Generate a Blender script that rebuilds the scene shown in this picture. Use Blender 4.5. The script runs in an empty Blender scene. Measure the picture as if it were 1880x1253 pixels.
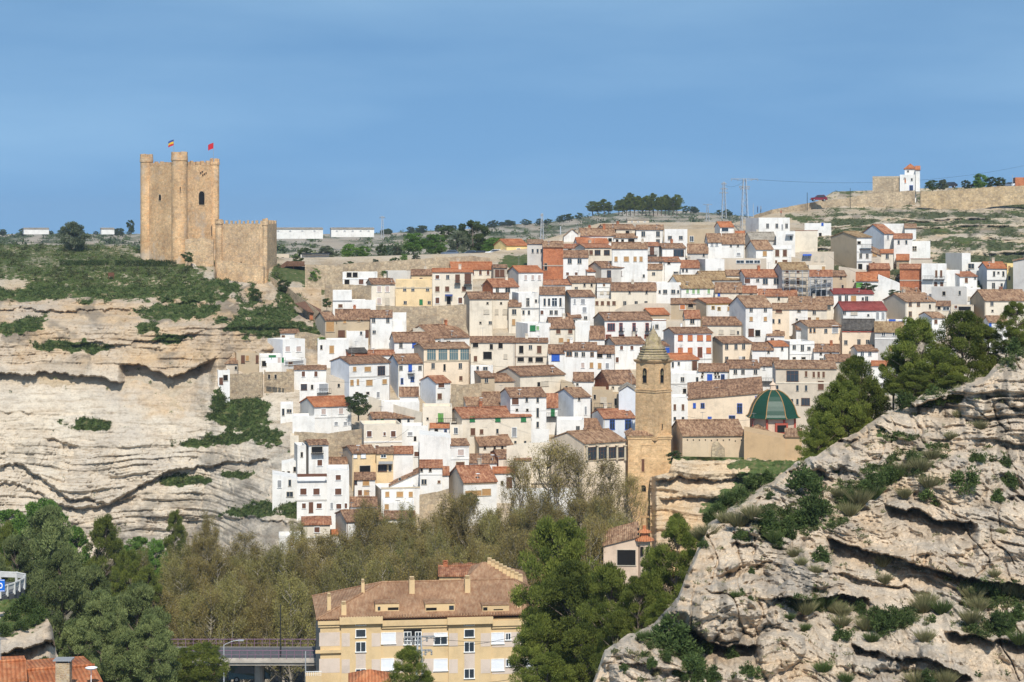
import bpy, math, random
import numpy as np
from mathutils import Vector
R = math.radians
sc = bpy.context.scene
# ---------------- camera, sky, sun, exposure ----------------
F = 3655.6; HY = 430.0; CZ = 60.0
cd = bpy.data.cameras.new('camera'); cam = bpy.data.objects.new('camera', cd)
sc.collection.objects.link(cam); sc.camera = cam
cam.location = (0, 0, CZ); cam.rotation_euler = (R(90), 0, 0)
cd.lens = 70; cd.sensor_width = 36; cd.shift_y = -(626.5 - HY) / 1880; cd.clip_start = 1; cd.clip_end = 30000
SUN_EL, SUN_AZ = R(46), R(174)       # azimuth clockwise from +Y (view direction)
w = bpy.data.worlds.new('World'); sc.world = w; w.use_nodes = True
nt = w.node_tree; nt.nodes.clear()
out = nt.nodes.new('ShaderNodeOutputWorld'); bg = nt.nodes.new('ShaderNodeBackground')
sky = nt.nodes.new('ShaderNodeTexSky'); sky.sky_type = 'NISHITA'; sky.sun_disc = False
sky.sun_elevation = SUN_EL; sky.sun_rotation = SUN_AZ; sky.altitude = 600
sky.air_density = 1.0; sky.dust_density = 0.6; sky.ozone_density = 2.2
tc = nt.nodes.new('ShaderNodeTexCoord'); va = nt.nodes.new('ShaderNodeVectorMath'); va.operation = 'ADD'
va.inputs[1].default_value = (0, 0, 0.30)
vn = nt.nodes.new('ShaderNodeVectorMath'); vn.operation = 'NORMALIZE'
mx = nt.nodes.new('ShaderNodeMix'); mx.data_type = 'RGBA'; mx.inputs[0].default_value = 0.10
mx.inputs[7].default_value = (7.5, 8.0, 9.0, 1)
# thin high veil of cloud
vm = nt.nodes.new('ShaderNodeMapping'); vm.inputs['Scale'].default_value = (1.5, 1.5, 8)
cn = nt.nodes.new('ShaderNodeTexNoise'); cn.inputs['Scale'].default_value = 1.6; cn.inputs['Detail'].default_value = 7
cr = nt.nodes.new('ShaderNodeMapRange'); cr.inputs[1].default_value = .42; cr.inputs[2].default_value = .78
cr.inputs[3].default_value = .04; cr.inputs[4].default_value = .26
L = nt.links.new
L(tc.outputs['Generated'], va.inputs[0]); L(va.outputs[0], vn.inputs[0]); L(vn.outputs[0], sky.inputs[0])
L(tc.outputs['Generated'], vm.inputs[0]); L(vm.outputs[0], cn.inputs[0]); L(cn.outputs[0], cr.inputs[0]); L(cr.outputs[0], mx.inputs[0])
mt = nt.nodes.new('ShaderNodeMix'); mt.data_type = 'RGBA'; mt.blend_type = 'MULTIPLY'; mt.inputs[0].default_value = 1; mt.inputs[7].default_value = (.80, 1.06, 1.10, 1)
L(sky.outputs[0], mx.inputs[6]); L(mx.outputs[2], mt.inputs[6]); L(mt.outputs[2], bg.inputs[0]); bg.inputs[1].default_value = 0.118
L(bg.outputs[0], out.inputs[0])
sd = bpy.data.lights.new('sun', 'SUN'); sun = bpy.data.objects.new('sun', sd); sc.collection.objects.link(sun)
sd.energy = 4.3; sd.angle = R(0.55); sd.color = (1.0, .95, .87)
tos = Vector((math.sin(SUN_AZ) * math.cos(SUN_EL), math.cos(SUN_AZ) * math.cos(SUN_EL), math.sin(SUN_EL)))
sun.rotation_euler = tos.to_track_quat('Z', 'Y').to_euler()
sc.view_settings.view_transform = 'Standard'; sc.view_settings.look = 'None'
sc.view_settings.exposure = 0.2; sc.view_settings.gamma = 1
# ---------------- helpers ----------------
C = sc.collection
rnd = random.Random(7)
def P(px, py, D): return Vector(((px - 940) / F * D, D, CZ + (HY - py) / F * D))
def link(name, me, mats, parent=None):
    o = bpy.data.objects.new(name, me); C.objects.link(o)
    if mats is not None and len(me.materials) == 0:
        for m in (mats if isinstance(mats, (list, tuple)) else [mats]): me.materials.append(m)
    if parent: o.parent = parent
    return o
def tag(o, label=None, cat=None, group=None, kind=None):
    if label: o['label'] = label
    if cat: o['category'] = cat
    if group: o['group'] = group
    if kind: o['kind'] = kind
    return o
def empty(name, loc, rz=0, **k):
    o = bpy.data.objects.new(name, None); C.objects.link(o); o.location = loc; o.rotation_euler = (0, 0, rz)
    o.empty_display_size = .2
    tag(o, **k); return o
class MB:
    def __init__(s): s.v = []; s.f = []; s.m = []
    def quad(s, a, b, c, d, m=0):
        n = len(s.v); s.v += [tuple(a), tuple(b), tuple(c), tuple(d)]; s.f.append((n, n+1, n+2, n+3)); s.m.append(m)
    def poly(s, pts, m=0):
        n = len(s.v); s.v += [tuple(p) for p in pts]; s.f.append(tuple(range(n, n+len(pts)))); s.m.append(m)
    def box(s, x0, x1, y0, y1, z0, z1, m=0):
        n = len(s.v)
        s.v += [(x0,y0,z0),(x1,y0,z0),(x1,y1,z0),(x0,y1,z0),(x0,y0,z1),(x1,y0,z1),(x1,y1,z1),(x0,y1,z1)]
        for f in ((0,3,2,1),(4,5,6,7),(0,1,5,4),(1,2,6,5),(2,3,7,6),(3,0,4,7)):
            s.f.append(tuple(n+i for i in f)); s.m.append(m)
    def tube(s, a, b, r0, r1=None, n=6, m=0, cap=True):
        a = Vector(a); b = Vector(b); r1 = r0 if r1 is None else r1
        d = (b - a).normalized(); u = d.orthogonal().normalized(); v = d.cross(u); k = len(s.v)
        for c, r in ((a, r0), (b, r1)):
            for i in range(n):
                t = 2*math.pi*i/n; s.v.append(tuple(c + u*math.cos(t)*r + v*math.sin(t)*r))
        for i in range(n):
            j = (i+1) % n; s.f.append((k+i, k+j, k+n+j, k+n+i)); s.m.append(m)
        if cap:
            s.f.append(tuple(k+i for i in range(n))[::-1]); s.m.append(m)
            s.f.append(tuple(k+n+i for i in range(n))); s.m.append(m)
    def lathe(s, c, prof, n=16, m=0, a0=0, a1=2*math.pi):
        k = len(s.v); full = abs(a1-a0-2*math.pi) < 1e-6; nn = n if full else n+1
        for r, z in prof:
            for i in range(nn):
                t = a0+(a1-a0)*i/n; s.v.append((c[0]+r*math.cos(t), c[1]+r*math.sin(t), c[2]+z))
        for j in range(len(prof)-1):
            for i in range(n):
                i2 = (i+1) % nn; s.f.append((k+j*nn+i, k+j*nn+i2, k+(j+1)*nn+i2, k+(j+1)*nn+i)); s.m.append(m)
        s.f.append(tuple(k+(len(prof)-1)*nn+i for i in range(nn))); s.m.append(m)
    def build(s, name, mats, parent=None, smooth=False):
        me = bpy.data.meshes.new(name); me.from_pydata(s.v, [], s.f); 
        if any(s.m): me.polygons.foreach_set('material_index', s.m)
        if smooth: me.polygons.foreach_set('use_smooth', [True]*len(s.f))
        me.update(); return link(name, me, mats, parent)
def npmesh(name, V, Fc, nper, mats, parent=None, smooth=False, attrs=None):
    me = bpy.data.meshes.new(name); V = np.asarray(V, np.float32); Fc = np.asarray(Fc, np.int32)
    me.vertices.add(len(V)); me.vertices.foreach_set('co', V.ravel())
    nf = len(Fc); me.loops.add(nf*nper); me.loops.foreach_set('vertex_index', Fc.ravel())
    me.polygons.add(nf); me.polygons.foreach_set('loop_start', np.arange(nf, dtype=np.int32)*nper)
    me.polygons.foreach_set('loop_total', np.full(nf, nper, np.int32))
    if smooth: me.polygons.foreach_set('use_smooth', np.ones(nf, bool))
    if attrs:
        for k, a in attrs.items():
            at = me.attributes.new(k, 'FLOAT', 'POINT'); at.data.foreach_set('value', np.asarray(a, np.float32))
    me.update(calc_edges=True); me.validate()
    return link(name, me, mats, parent)
# ---- numpy noise
_rs = np.random.RandomState(3); PERM = np.concatenate([_rs.permutation(256)]*3); GR = _rs.normal(size=(256, 3)); GR /= np.linalg.norm(GR, axis=1)[:, None]
def pn(x, y, z=0.0, s=0):
    x, y, z = np.broadcast_arrays(np.asarray(x, float)+s*17.3, np.asarray(y, float)+s*5.7, np.asarray(z, float)+s*3.1)
    xi = np.floor(x).astype(int); yi = np.floor(y).astype(int); zi = np.floor(z).astype(int)
    xf = x-xi; yf = y-yi; zf = z-zi; u = xf**3*(xf*(xf*6-15)+10); v = yf**3*(yf*(yf*6-15)+10); ww = zf**3*(zf*(zf*6-15)+10)
    def g(i, j, k):
        h = PERM[PERM[PERM[(xi+i) & 255]+((yi+j) & 255)]+((zi+k) & 255)]; G = GR[h]
        return G[..., 0]*(xf-i)+G[..., 1]*(yf-j)+G[..., 2]*(zf-k)
    l = lambda a, b, t: a+(b-a)*t
    return l(l(l(g(0,0,0), g(1,0,0), u), l(g(0,1,0), g(1,1,0), u), v), l(l(g(0,0,1), g(1,0,1), u), l(g(0,1,1), g(1,1,1), u), v), ww)*1.5
def fbm(x, y, z=0.0, o=4, s=0, g=.5):
    r = 0; a = 1
    for i in range(o):
        r = r+a*pn(x*2**i, y*2**i, z*2**i, s+i*7); a *= g
    return r
# ---------------- materials ----------------
def mk(name):
    m = bpy.data.materials.new(name); m.use_nodes = True; t = m.node_tree; b = t.nodes['Principled BSDF']
    b.inputs['Specular IOR Level'].default_value = .2
    return m, t, b
def nd(t, ty, **k):
    n = t.nodes.new(ty)
    for a, v in k.items():
        if a in n.inputs: n.inputs[a].default_value = v
        else: setattr(n, a, v)
    return n
def coords(t, scale=(1,1,1), rand=True, src='Object'):
    c = nd(t, 'ShaderNodeTexCoord'); mp = nd(t, 'ShaderNodeMapping'); mp.inputs['Scale'].default_value = scale
    if rand and src == 'Object':
        oi = nd(t, 'ShaderNodeObjectInfo'); mm = nd(t, 'ShaderNodeMath', operation='MULTIPLY'); mm.inputs[1].default_value = 90
        t.links.new(oi.outputs['Random'], mm.inputs[0]); va = nd(t, 'ShaderNodeVectorMath', operation='ADD')
        t.links.new(c.outputs['Object'], va.inputs[0]); t.links.new(mm.outputs[0], va.inputs[1]); t.links.new(va.outputs[0], mp.inputs[0])
    else: t.links.new(c.outputs[src], mp.inputs[0])
    return mp.outputs[0]
def noise(t, vec, sc_, det=5, rough=.6):
    n = nd(t, 'ShaderNodeTexNoise'); n.inputs['Scale'].default_value = sc_; n.inputs['Detail'].default_value = det; n.inputs['Roughness'].default_value = rough
    t.links.new(vec, n.inputs['Vector']); return n.outputs[0]
def ramp(t, fac, stops):
    r = nd(t, 'ShaderNodeValToRGB'); e = r.color_ramp.elements
    while len(e) < len(stops): e.new(.5)
    for i, (p, c) in enumerate(stops): e[i].position = p; e[i].color = (*[min(1.3, q_) for q_ in c], 1)
    t.links.new(fac, r.inputs[0]); return r.outputs[0]
def mixc(t, fac, a, b, mode='MIX'):
    m = nd(t, 'ShaderNodeMix', data_type='RGBA', blend_type=mode)
    for s, i in ((fac, 0), (a, 6), (b, 7)):
        if hasattr(s, 'is_output'): t.links.new(s, m.inputs[i])
        else: m.inputs[i].default_value = s if not isinstance(s, tuple) else ((*s, 1) if len(s) == 3 else s)
    return m.outputs[2]
def bump(t, b, h, strength=.4, dist=.05):
    n = nd(t, 'ShaderNodeBump'); n.inputs['Strength'].default_value = strength; n.inputs['Distance'].default_value = dist
    t.links.new(h, n.inputs['Height']); t.links.new(n.outputs[0], b.inputs['Normal'])
def mul(c, k): return tuple(min(1, x*k) for x in c)
def stucco(name, col, stain=(.38,.32,.25), amt=.35, rough=.9):
    m, t, b = mk(name); v = coords(t); v2 = coords(t, (1.6, 1.6, .22))
    c = ramp(t, noise(t, v, .45, 6, .7), [(.3, mul(col, .80)), (.5, col), (.7, mul(col, 1.05))])
    st = ramp(t, noise(t, v2, 1.0, 6, .7), [(.50, (0,0,0)), (.78, (amt,)*3)])
    c2 = mixc(t, st, c, stain); n2 = noise(t, v, 3.5, 4)
    bl = ramp(t, n2, [(.62, (0,0,0)), (.74, (amt*.45,)*3)]); c3 = mixc(t, bl, c2, mul(stain, .8))
    t.links.new(c3, b.inputs['Base Color']); b.inputs['Roughness'].default_value = rough
    bump(t, b, n2, .25, .03); return m
def tiles(name, c1, c2, c3, rough=.9, ps=1.0, bmp=.6):
    m, t, b = mk(name); v = coords(t, (1, .35, .35)); v2 = coords(t)
    a = noise(t, v, 2.6, 6, .75); g = noise(t, v2, .35, 4)
    c = ramp(t, a, [(.37, c1), (.5, c2), (.61, c3)])
    gg = ramp(t, g, [(.35, (.74,.70,.66)), (.65, (1.12,1.1,1.05))]); c = mixc(t, 1.0, c, gg, 'MULTIPLY')
    wv = nd(t, 'ShaderNodeTexWave', wave_type='BANDS', bands_direction='X'); wv.inputs['Scale'].default_value = 1.25*ps; wv.inputs['Distortion'].default_value = .6
    wv.inputs['Detail'].default_value = 2
    cc = nd(t, 'ShaderNodeTexCoord'); t.links.new(cc.outputs['Object'], wv.inputs['Vector'])
    dk = ramp(t, wv.outputs[1], [(.0, (.55,.52,.5)), (.45, (1,1,1))]); c = mixc(t, .75, c, dk, 'MULTIPLY')
    lich = ramp(t, noise(t, v2, 1.9, 5, .7), [(.6, (0,0,0)), (.72, (.45,)*3)]); c = mixc(t, lich, c, (.33,.29,.2))
    t.links.new(c, b.inputs['Base Color']); b.inputs['Roughness'].default_value = rough
    bump(t, b, wv.outputs[1], bmp, .08); return m
def plain(name, col, rough=.6, metal=0, var=.12, scale=3):
    m, t, b = mk(name); v = coords(t)
    c = ramp(t, noise(t, v, scale, 4), [(.3, mul(col, 1-var)), (.7, mul(col, 1+var))]); t.links.new(c, b.inputs['Base Color'])
    b.inputs['Roughness'].default_value = rough; b.inputs['Metallic'].default_value = metal; return m
def stone(name, c1, c2, c3, scale=1.0, mortar=(.42,.33,.22), rx=2.2, rz=3.4, amt=.5):
    m, t, b = mk(name); v = coords(t, (rx*scale, rx*scale, rz*scale))
    vo = nd(t, 'ShaderNodeTexVoronoi', feature='F1'); vo.inputs['Scale'].default_value = 1; vo.inputs['Randomness'].default_value = .8; t.links.new(v, vo.inputs['Vector'])
    ve = nd(t, 'ShaderNodeTexVoronoi', feature='DISTANCE_TO_EDGE'); ve.inputs['Scale'].default_value = 1; ve.inputs['Randomness'].default_value = .8; t.links.new(v, ve.inputs['Vector'])
    sep = nd(t, 'ShaderNodeSeparateColor'); t.links.new(vo.outputs['Color'], sep.inputs[0])
    c = ramp(t, sep.outputs[0], [(.1, c1), (.5, c2), (.9, c3)])
    e = ramp(t, ve.outputs['Distance'], [(.02, (1,1,1)), (.12, (0,0,0))]); f = mixc(t, amt, (0,0,0), e); c = mixc(t, f, c, mortar)
    big = ramp(t, noise(t, coords(t), .22, 5), [(.35, (.76,.74,.72)), (.65, (1.12,1.1,1.06))]); c = mixc(t, 1.0, c, big, 'MULTIPLY')
    mid = ramp(t, noise(t, coords(t), 1.7, 6, .75), [(.36, (.66,.63,.60)), (.5, (1,1,1)), (.64, (1.16,1.14,1.1))]); c = mixc(t, .8, c, mid, 'MULTIPLY')
    t.links.new(c, b.inputs['Base Color']); b.inputs['Roughness'].default_value = .95
    bump(t, b, ve.outputs['Distance'], .5, .08); return m
# ---------------- terrain ----------------
def rockmat(name, pale, tan, grey, fine=1.0, green=(.045,.066,.017), dry=(.13,.12,.05), strat=1.0, crack=.5):
    m, t, b = mk(name); v = coords(t, (1,1,1), False); vs = coords(t, (.12, .12, 1.0), False)
    a1 = nd(t, 'ShaderNodeAttribute', attribute_name='tone'); a2 = nd(t, 'ShaderNodeAttribute', attribute_name='veg'); a3 = nd(t, 'ShaderNodeAttribute', attribute_name='stain')
    big = noise(t, v, .16*fine, 6, .65); str_ = noise(t, vs, 1.5*strat, 6, .7); f = noise(t, v, 2.2*fine, 7, .72)
    c = mixc(t, a1.outputs['Fac'], pale, tan)
    g = ramp(t, big, [(.42, (0,0,0)), (.66, (.75,)*3)]); c = mixc(t, g, c, grey)
    s = ramp(t, str_, [(.32, (.66,.60,.53)), (.5, (1,1,1)), (.68, (1.1,1.07,1.02))]); c = mixc(t, .85, c, s, 'MULTIPLY')
    ff = ramp(t, f, [(.30, (.56,.52,.48)), (.47, (1,1,1)), (.7, (1.13,1.12,1.1))]); c = mixc(t, .8, c, ff, 'MULTIPLY')
    spk = ramp(t, noise(t, v, 9*fine, 4, .6), [(.34, (.5,.47,.43)), (.46, (1,1,1))]); c = mixc(t, .55, c, spk, 'MULTIPLY')
    vo = nd(t, 'ShaderNodeTexVoronoi', feature='DISTANCE_TO_EDGE'); vo.inputs['Scale'].default_value = .8*fine
    vw = nd(t, 'ShaderNodeVectorMath', operation='ADD'); nn = nd(t, 'ShaderNodeTexNoise'); nn.inputs['Scale'].default_value = .9*fine; nn.inputs['Detail'].default_value = 5
    t.links.new(coords(t, (.8,.8,1.7), False), nn.inputs['Vector']); 
    sc3 = nd(t, 'ShaderNodeVectorMath', operation='SCALE'); sc3.inputs['Scale'].default_value = 1.6; t.links.new(nn.outputs['Color'], sc3.inputs[0])
    t.links.new(coords(t, (.8,.8,1.7), False), vw.inputs[0]); t.links.new(sc3.outputs[0], vw.inputs[1]); t.links.new(vw.outputs[0], vo.inputs['Vector'])
    ck = ramp(t, vo.outputs['Distance'], [(.0, (.45,.41,.37)), (.035, (1,1,1))]); c = mixc(t, crack, c, ck, 'MULTIPLY')
    c = mixc(t, a3.outputs['Fac'], c, (.10,.09,.075))
    gn = ramp(t, noise(t, v, 1.3*fine, 6, .7), [(.36, green), (.5, mul(green, 1.5)), (.62, dry)])
    vm_ = nd(t, 'ShaderNodeMath', operation='ADD'); nz = nd(t, 'ShaderNodeMapRange'); nz.inputs[1].default_value = .3; nz.inputs[2].default_value = .7; nz.inputs[3].default_value = -.6; nz.inputs[4].default_value = .6
    t.links.new(noise(t, v, 1.1*fine, 6, .7), nz.inputs[0]); t.links.new(a2.outputs['Fac'], vm_.inputs[0]); t.links.new(nz.outputs[0], vm_.inputs[1])
    vf = ramp(t, vm_.outputs[0], [(.46, (0,0,0)), (.58, (1,1,1))]); c = mixc(t, vf, c, gn)
    t.links.new(c, b.inputs['Base Color']); b.inputs['Roughness'].default_value = .95
    bump(t, b, f, .55, .22/fine); return m
M_cliff = rockmat('cliff_limestone', (.57,.50,.40), (.46,.33,.20), (.42,.37,.31), .6, strat=1.1, crack=.0)
M_crag = rockmat('golden_crag', (.56,.46,.33), (.58,.39,.21), (.42,.36,.28), 1.0, strat=1.0, crack=.3)
M_hill = rockmat('hillside_earth', (.46,.38,.28), (.42,.32,.20), (.40,.36,.30), .8, green=(.045,.062,.018), dry=(.12,.11,.05), strat=.6, crack=.25)
M_far = rockmat('plateau_earth', (.42,.36,.28), (.36,.27,.18), (.36,.34,.30), .35, green=(.05,.062,.028), strat=.4, crack=0)
M_rock = rockmat('weathered_limestone', (.59,.49,.375), (.51,.38,.25), (.37,.33,.28), 1.9, strat=1.3, crack=.45)

YS = [300, 340, 380, 400, 440, 500, 600, 700, 800, 900, 1000, 1100, 1300]
DTW = [580, 545, 510, 485, 456, 428, 394, 370, 346, 326, 306, 288, 255]
DCL = [700, 640, 580, 540, 475, 406, 375, 365, 358, 353, 349, 345, 340]
def sst(a, b, x): t = np.clip((x-a)/(b-a), 0, 1); return t*t*(3-2*t)
def DT(x, y):
    k = sst(370, 570, x + 0.12*(y-700)); return float(DCL_(y)*(1-k)+DTW_(y)*k)
def DTW_(y): return np.interp(y, YS, DTW)
def DCL_(y): return np.interp(y, YS, DCL)
def DTa(x, y):
    k = sst(370, 570, x + 0.12*(y-700)); return DCL_(y)*(1-k)+DTW_(y)*k
def blob(x, y, L_, s=1, jag=.5, sc_=.045):
    """1 inside hand-placed patches (x,y,rx,ry,tilt)"""
    m = np.zeros(np.shape(x)); n = fbm(x*sc_, y*sc_*1.6, 0, 4, s)*jag
    for q in L_:
        cx, cy, rx, ry = q[:4]; tl = math.radians(q[4]) if len(q) > 4 else 0
        dx = (x-cx)*math.cos(tl)+(y-cy)*math.sin(tl); dy = -(x-cx)*math.sin(tl)+(y-cy)*math.cos(tl)
        d = 1.25-np.sqrt((dx/rx)**2+(dy/ry)**2); m = np.maximum(m, sst(-.25, .35, d+n))
    return m
def lips(x, y, L_, s=5):
    """overhanging ledges: polyline, recess depth, decay below, bulge above"""
    r = np.zeros(np.shape(x)); wob = fbm(x*.03, y*.01, 0, 4, s)*7+fbm(x*.12, y*.03, 0, 3, s+3)*2.2
    for pts, A, h, B in L_:
        xs = [p[0] for p in pts]; ys = [p[1] for p in pts]
        ly = np.interp(x, xs, ys)+wob; tp = sst(xs[0], xs[0]+18, x)*(1-sst(xs[-1]-18, xs[-1], x)); dy = y-ly
        r += tp*np.where(dy > 0, A*sst(0, 4, dy)*np.exp(-dy/h), -B*np.exp(dy/12.0))
    return r
def sheet(name, x0, x1, y0f, y1, step, depth, mats, vegf, tonef, stainf=None, parent=None, ny=None, tail=None):
    nx = int((x1-x0)/step)+1; xs = np.linspace(x0, x1, nx)
    top = np.array([y0f(x) for x in xs]) if callable(y0f) else np.full(nx, float(y0f))
    ny = ny or int((y1-top.min())/step)+1; v = np.linspace(0, 1, ny)[:, None]
    Y = y1+(top[None, :]-y1)*v; X = np.broadcast_to(xs[None, :], Y.shape)
    D = depth(X, Y); veg = vegf(X, Y); tone = tonef(X, Y); st = stainf(X, Y) if stainf else np.zeros_like(X)
    if tail:
        for kd, dz in tail:
            X = np.vstack([X, X[-1]]); D2 = D[-1]*kd; Yn = HY-(HY-Y[-1])/1.0+dz; Y = np.vstack([Y, Yn]); D = np.vstack([D, D2])
            veg = np.vstack([veg, veg[-1]]); tone = np.vstack([tone, tone[-1]]); st = np.vstack([st, st[-1]])
    V = np.stack([(X-940)/F*D, D, CZ+(HY-Y)/F*D], -1).reshape(-1, 3); n0, n1 = X.shape
    i = np.arange(n0*n1).reshape(n0, n1); Fc = np.stack([i[:-1, :-1], i[:-1, 1:], i[1:, 1:], i[1:, :-1]], -1).reshape(-1, 4)
    o = npmesh(name, V, Fc, 4, mats, parent, True, {'veg': veg.ravel(), 'tone': tone.ravel(), 'stain': st.ravel()})
    return o, V.reshape(n0, n1, 3), veg, X, Y
def saw(s):  # bed profile: 0 recess at base, lip at top
    s = s-np.floor(s); return np.where(s < .16, s/.16*.25, np.where(s < .3, .25+(s-.16)/.14*.75, 1-(s-.3)/.7*.35))
# ----- left cliff
CL_VEG = [(60,522,75,26),(200,512,120,30),(320,520,110,26),(370,545,40,12),(90,482,100,22),(250,492,140,16),(20,500,60,20),(330,571,58,14),(25,603,42,9),(130,636,60,8),(270,602,20,9),(42,598,36,12,-10),(165,642,18,6),(315,622,28,7),
          (495,598,66,22,4),(520,575,30,14,15),(545,608,32,14,12),(440,757,48,34,28),(412,738,22,26),(470,790,42,18,26),(160,780,32,9),(335,882,42,8),(478,936,58,11,-4),(545,935,22,14),(500,800,14,10),(455,748,30,20),(438,872,26,6),(360,815,30,7),(415,806,40,9)]
def cl_depth(X, Y):
    D0 = DTa(X, Y); D = D0+3.0; h = CZ+(HY-Y)/F*D0; wx = (X-940)/F*D0
    trough = -1.8*np.exp(-((X-140)/75)**2)*sst(780, 900, Y)
    hh = h-trough+.9*pn(wx/22, h/8, 0, 1)+.35*pn(wx/5, h/3, 0, 2)+.12*pn(wx/1.6, h/1.5, 0, 22)+.012*wx
    per = 1.25; q = hh/per+.55*pn(0, hh/2.6, 0, 4)
    thick = sst(-.25, .35, pn(wx/22, hh/5, 0, 9))
    zone = np.interp(Y, [525, 545, 650, 680, 740, 800, 830, 1010], [.0, 1.1, 1.2, .35, .18, .4, 1.15, 1.25])
    lq = np.floor(q); lay = pn(lq*.77, wx/30, 0, 21)
    A = (.55+.75*thick+.7*lay)*zone
    brk = sst(-.35, .15, pn(wx/7, lq*.9, 0, 63)); D = D-A*saw(q)*.85*(.25+.75*brk)-.36*zone*saw(q*3.3+.8*pn(wx/9, 0, 0, 6))*(.4+.6*sst(-.3, .3, pn(wx/5, q, 0, 64)))-1.6*pn(wx/14, h/10, 0, 11)-.8*fbm(wx/4.5, h/3, 0, 5, 12)*np.interp(Y, [650, 700, 800], [1, .5, 1])
    vj = np.abs(pn(wx/2.6+.5*pn(wx, h, 0, 3), lq*3.3, 0, 66)); D += .5*np.exp(-(vj/.05)**2)*np.interp(Y, [540, 660, 700, 790, 830], [1, 1, .15, .15, .9])
    D -= .22*fbm(wx/.9, h/.7, 0, 3, 67)*np.interp(Y, [650, 700, 800], [1, .4, 1])
    L1 = [([(-80,690),(60,684),(180,690),(235,700)], 4.2, 34, 1.0), ([(215,668),(270,672),(310,688),(360,672),(400,655)], 5.5, 58, 1.2),
          ([(-80,566),(120,567),(270,566)], 2.2, 9, .5), ([(285,556),(340,556),(385,548)], 2.0, 8, .6), ([(120,628),(220,632),(350,612),(385,602)], 1.4, 8, .5),
          ([(75,795),(120,812),(150,825)], 1.6, 10, .4), ([(-80,748),(60,756),(120,762)], .8, 6, .2), ([(-80,855),(40,852),(80,880),(130,915),(200,920),(300,868),(420,848),(500,845)], 2.4, 12, .8),
          ([(-80,885),(30,885),(90,915),(150,935),(260,905)], 1.5, 10, .6), ([(540,650),(500,640),(470,645)][::-1], 2.0, 20, .4), ([(300,946),(420,950),(560,960)], 1.6, 12, .4)]
    D += .95*lips(X, Y, L1)
    # buttress ridge running down from the castle
    ridge = np.exp(-((X-(408-(Y-560)*.12))/26)**2)*sst(500, 600, Y)*(1-sst(720, 790, Y)); D -= 4.5*ridge
    D -= 5*sst(395, 440, X)*sst(700, 800, Y)*0
    return D
def cl_veg(X, Y):
    top = 1-sst(545, 556, Y+6*pn(X/30, 0, 0, 3)); v = np.maximum(blob(X, Y, CL_VEG, 2, .7), top*.8*(X < 400))
    bare = blob(X, Y, [(20,520,32,10,8),(176,518,20,8),(195,495,24,5),(110,490,10,4)], 6, .3); return np.clip(v*(1-bare), 0, 1)
def cl_tone(X, Y):
    t = np.interp(Y, [540, 660, 700, 740, 1000], [.95, .8, .22, .12, .22]); n = fbm(X*.02, Y*.03, 0, 4, 8)
    t = t+.55*blob(X, Y, [(300,715,60,40,10),(345,630,30,26),(395,650,18,40),(400,590,34,70),(440,520,50,30)], 3, .5)+.25*n
    return np.clip(t, 0, 1)
def cl_stain(X, Y):
    return np.clip(.55*sst(.1, .5, fbm(X*.018, Y*.03, 0, 5, 15))*np.interp(Y, [540, 640, 690, 800, 840], [.95, 1.1, .15, .1, .85]), 0, .7)
cliff, cV, cveg, cX, cY = sheet('cliff', -200, 590, 528, 1110, 1.35, cl_depth, M_cliff, cl_veg, cl_tone, cl_stain)
tag(cliff, kind='structure')
def cc_depth(X, Y):
    D0 = DTa(X, Y); h = CZ+(HY-Y)/F*D0; wx = (X-940)/F*D0; q = h/2.1+.5*pn(wx/6, h/4, 0, 5)
    D = D0+2.2-1.2*saw(q)*(.4+.6*sst(-.3, .3, pn(wx/4, np.floor(q), 0, 6)))-1.3*(1-np.abs(pn(wx/3, h/2, 0, 44)))**3-.7*fbm(wx/2.2, h/1.6, 0, 5, 46)-1.6*pn(wx/8, h/6, 0, 47)
    e = np.minimum(np.minimum((X-372)/30, (575-X)/30), (612-Y)/16); return D+5*(1-np.clip(e, 0, 1))**2
ccrag, qV, qveg, qX, qY = sheet('castle_crag', 372, 575, lambda x: float(np.interp(x, [372, 395, 440, 490, 530, 575], [520, 514, 516, 522, 534, 548]))+3*float(fbm(x*.06, 0, 0, 3, 14)), 612, 1.4, cc_depth, M_cliff, lambda X, Y: blob(X, Y, CL_VEG+[(540,548,22,10,20),(448,548,20,12),(470,560,16,8)], 2, .9), lambda X, Y: np.clip(.75+.4*fbm(X*.03, Y*.03, 0, 4, 8), 0, 1), lambda X, Y: np.clip(.5*sst(.0, .4, fbm(X*.04, Y*.04, 0, 4, 18)), 0, .4), tail=[(1.03, 1)])
tag(ccrag, kind='structure')
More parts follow.
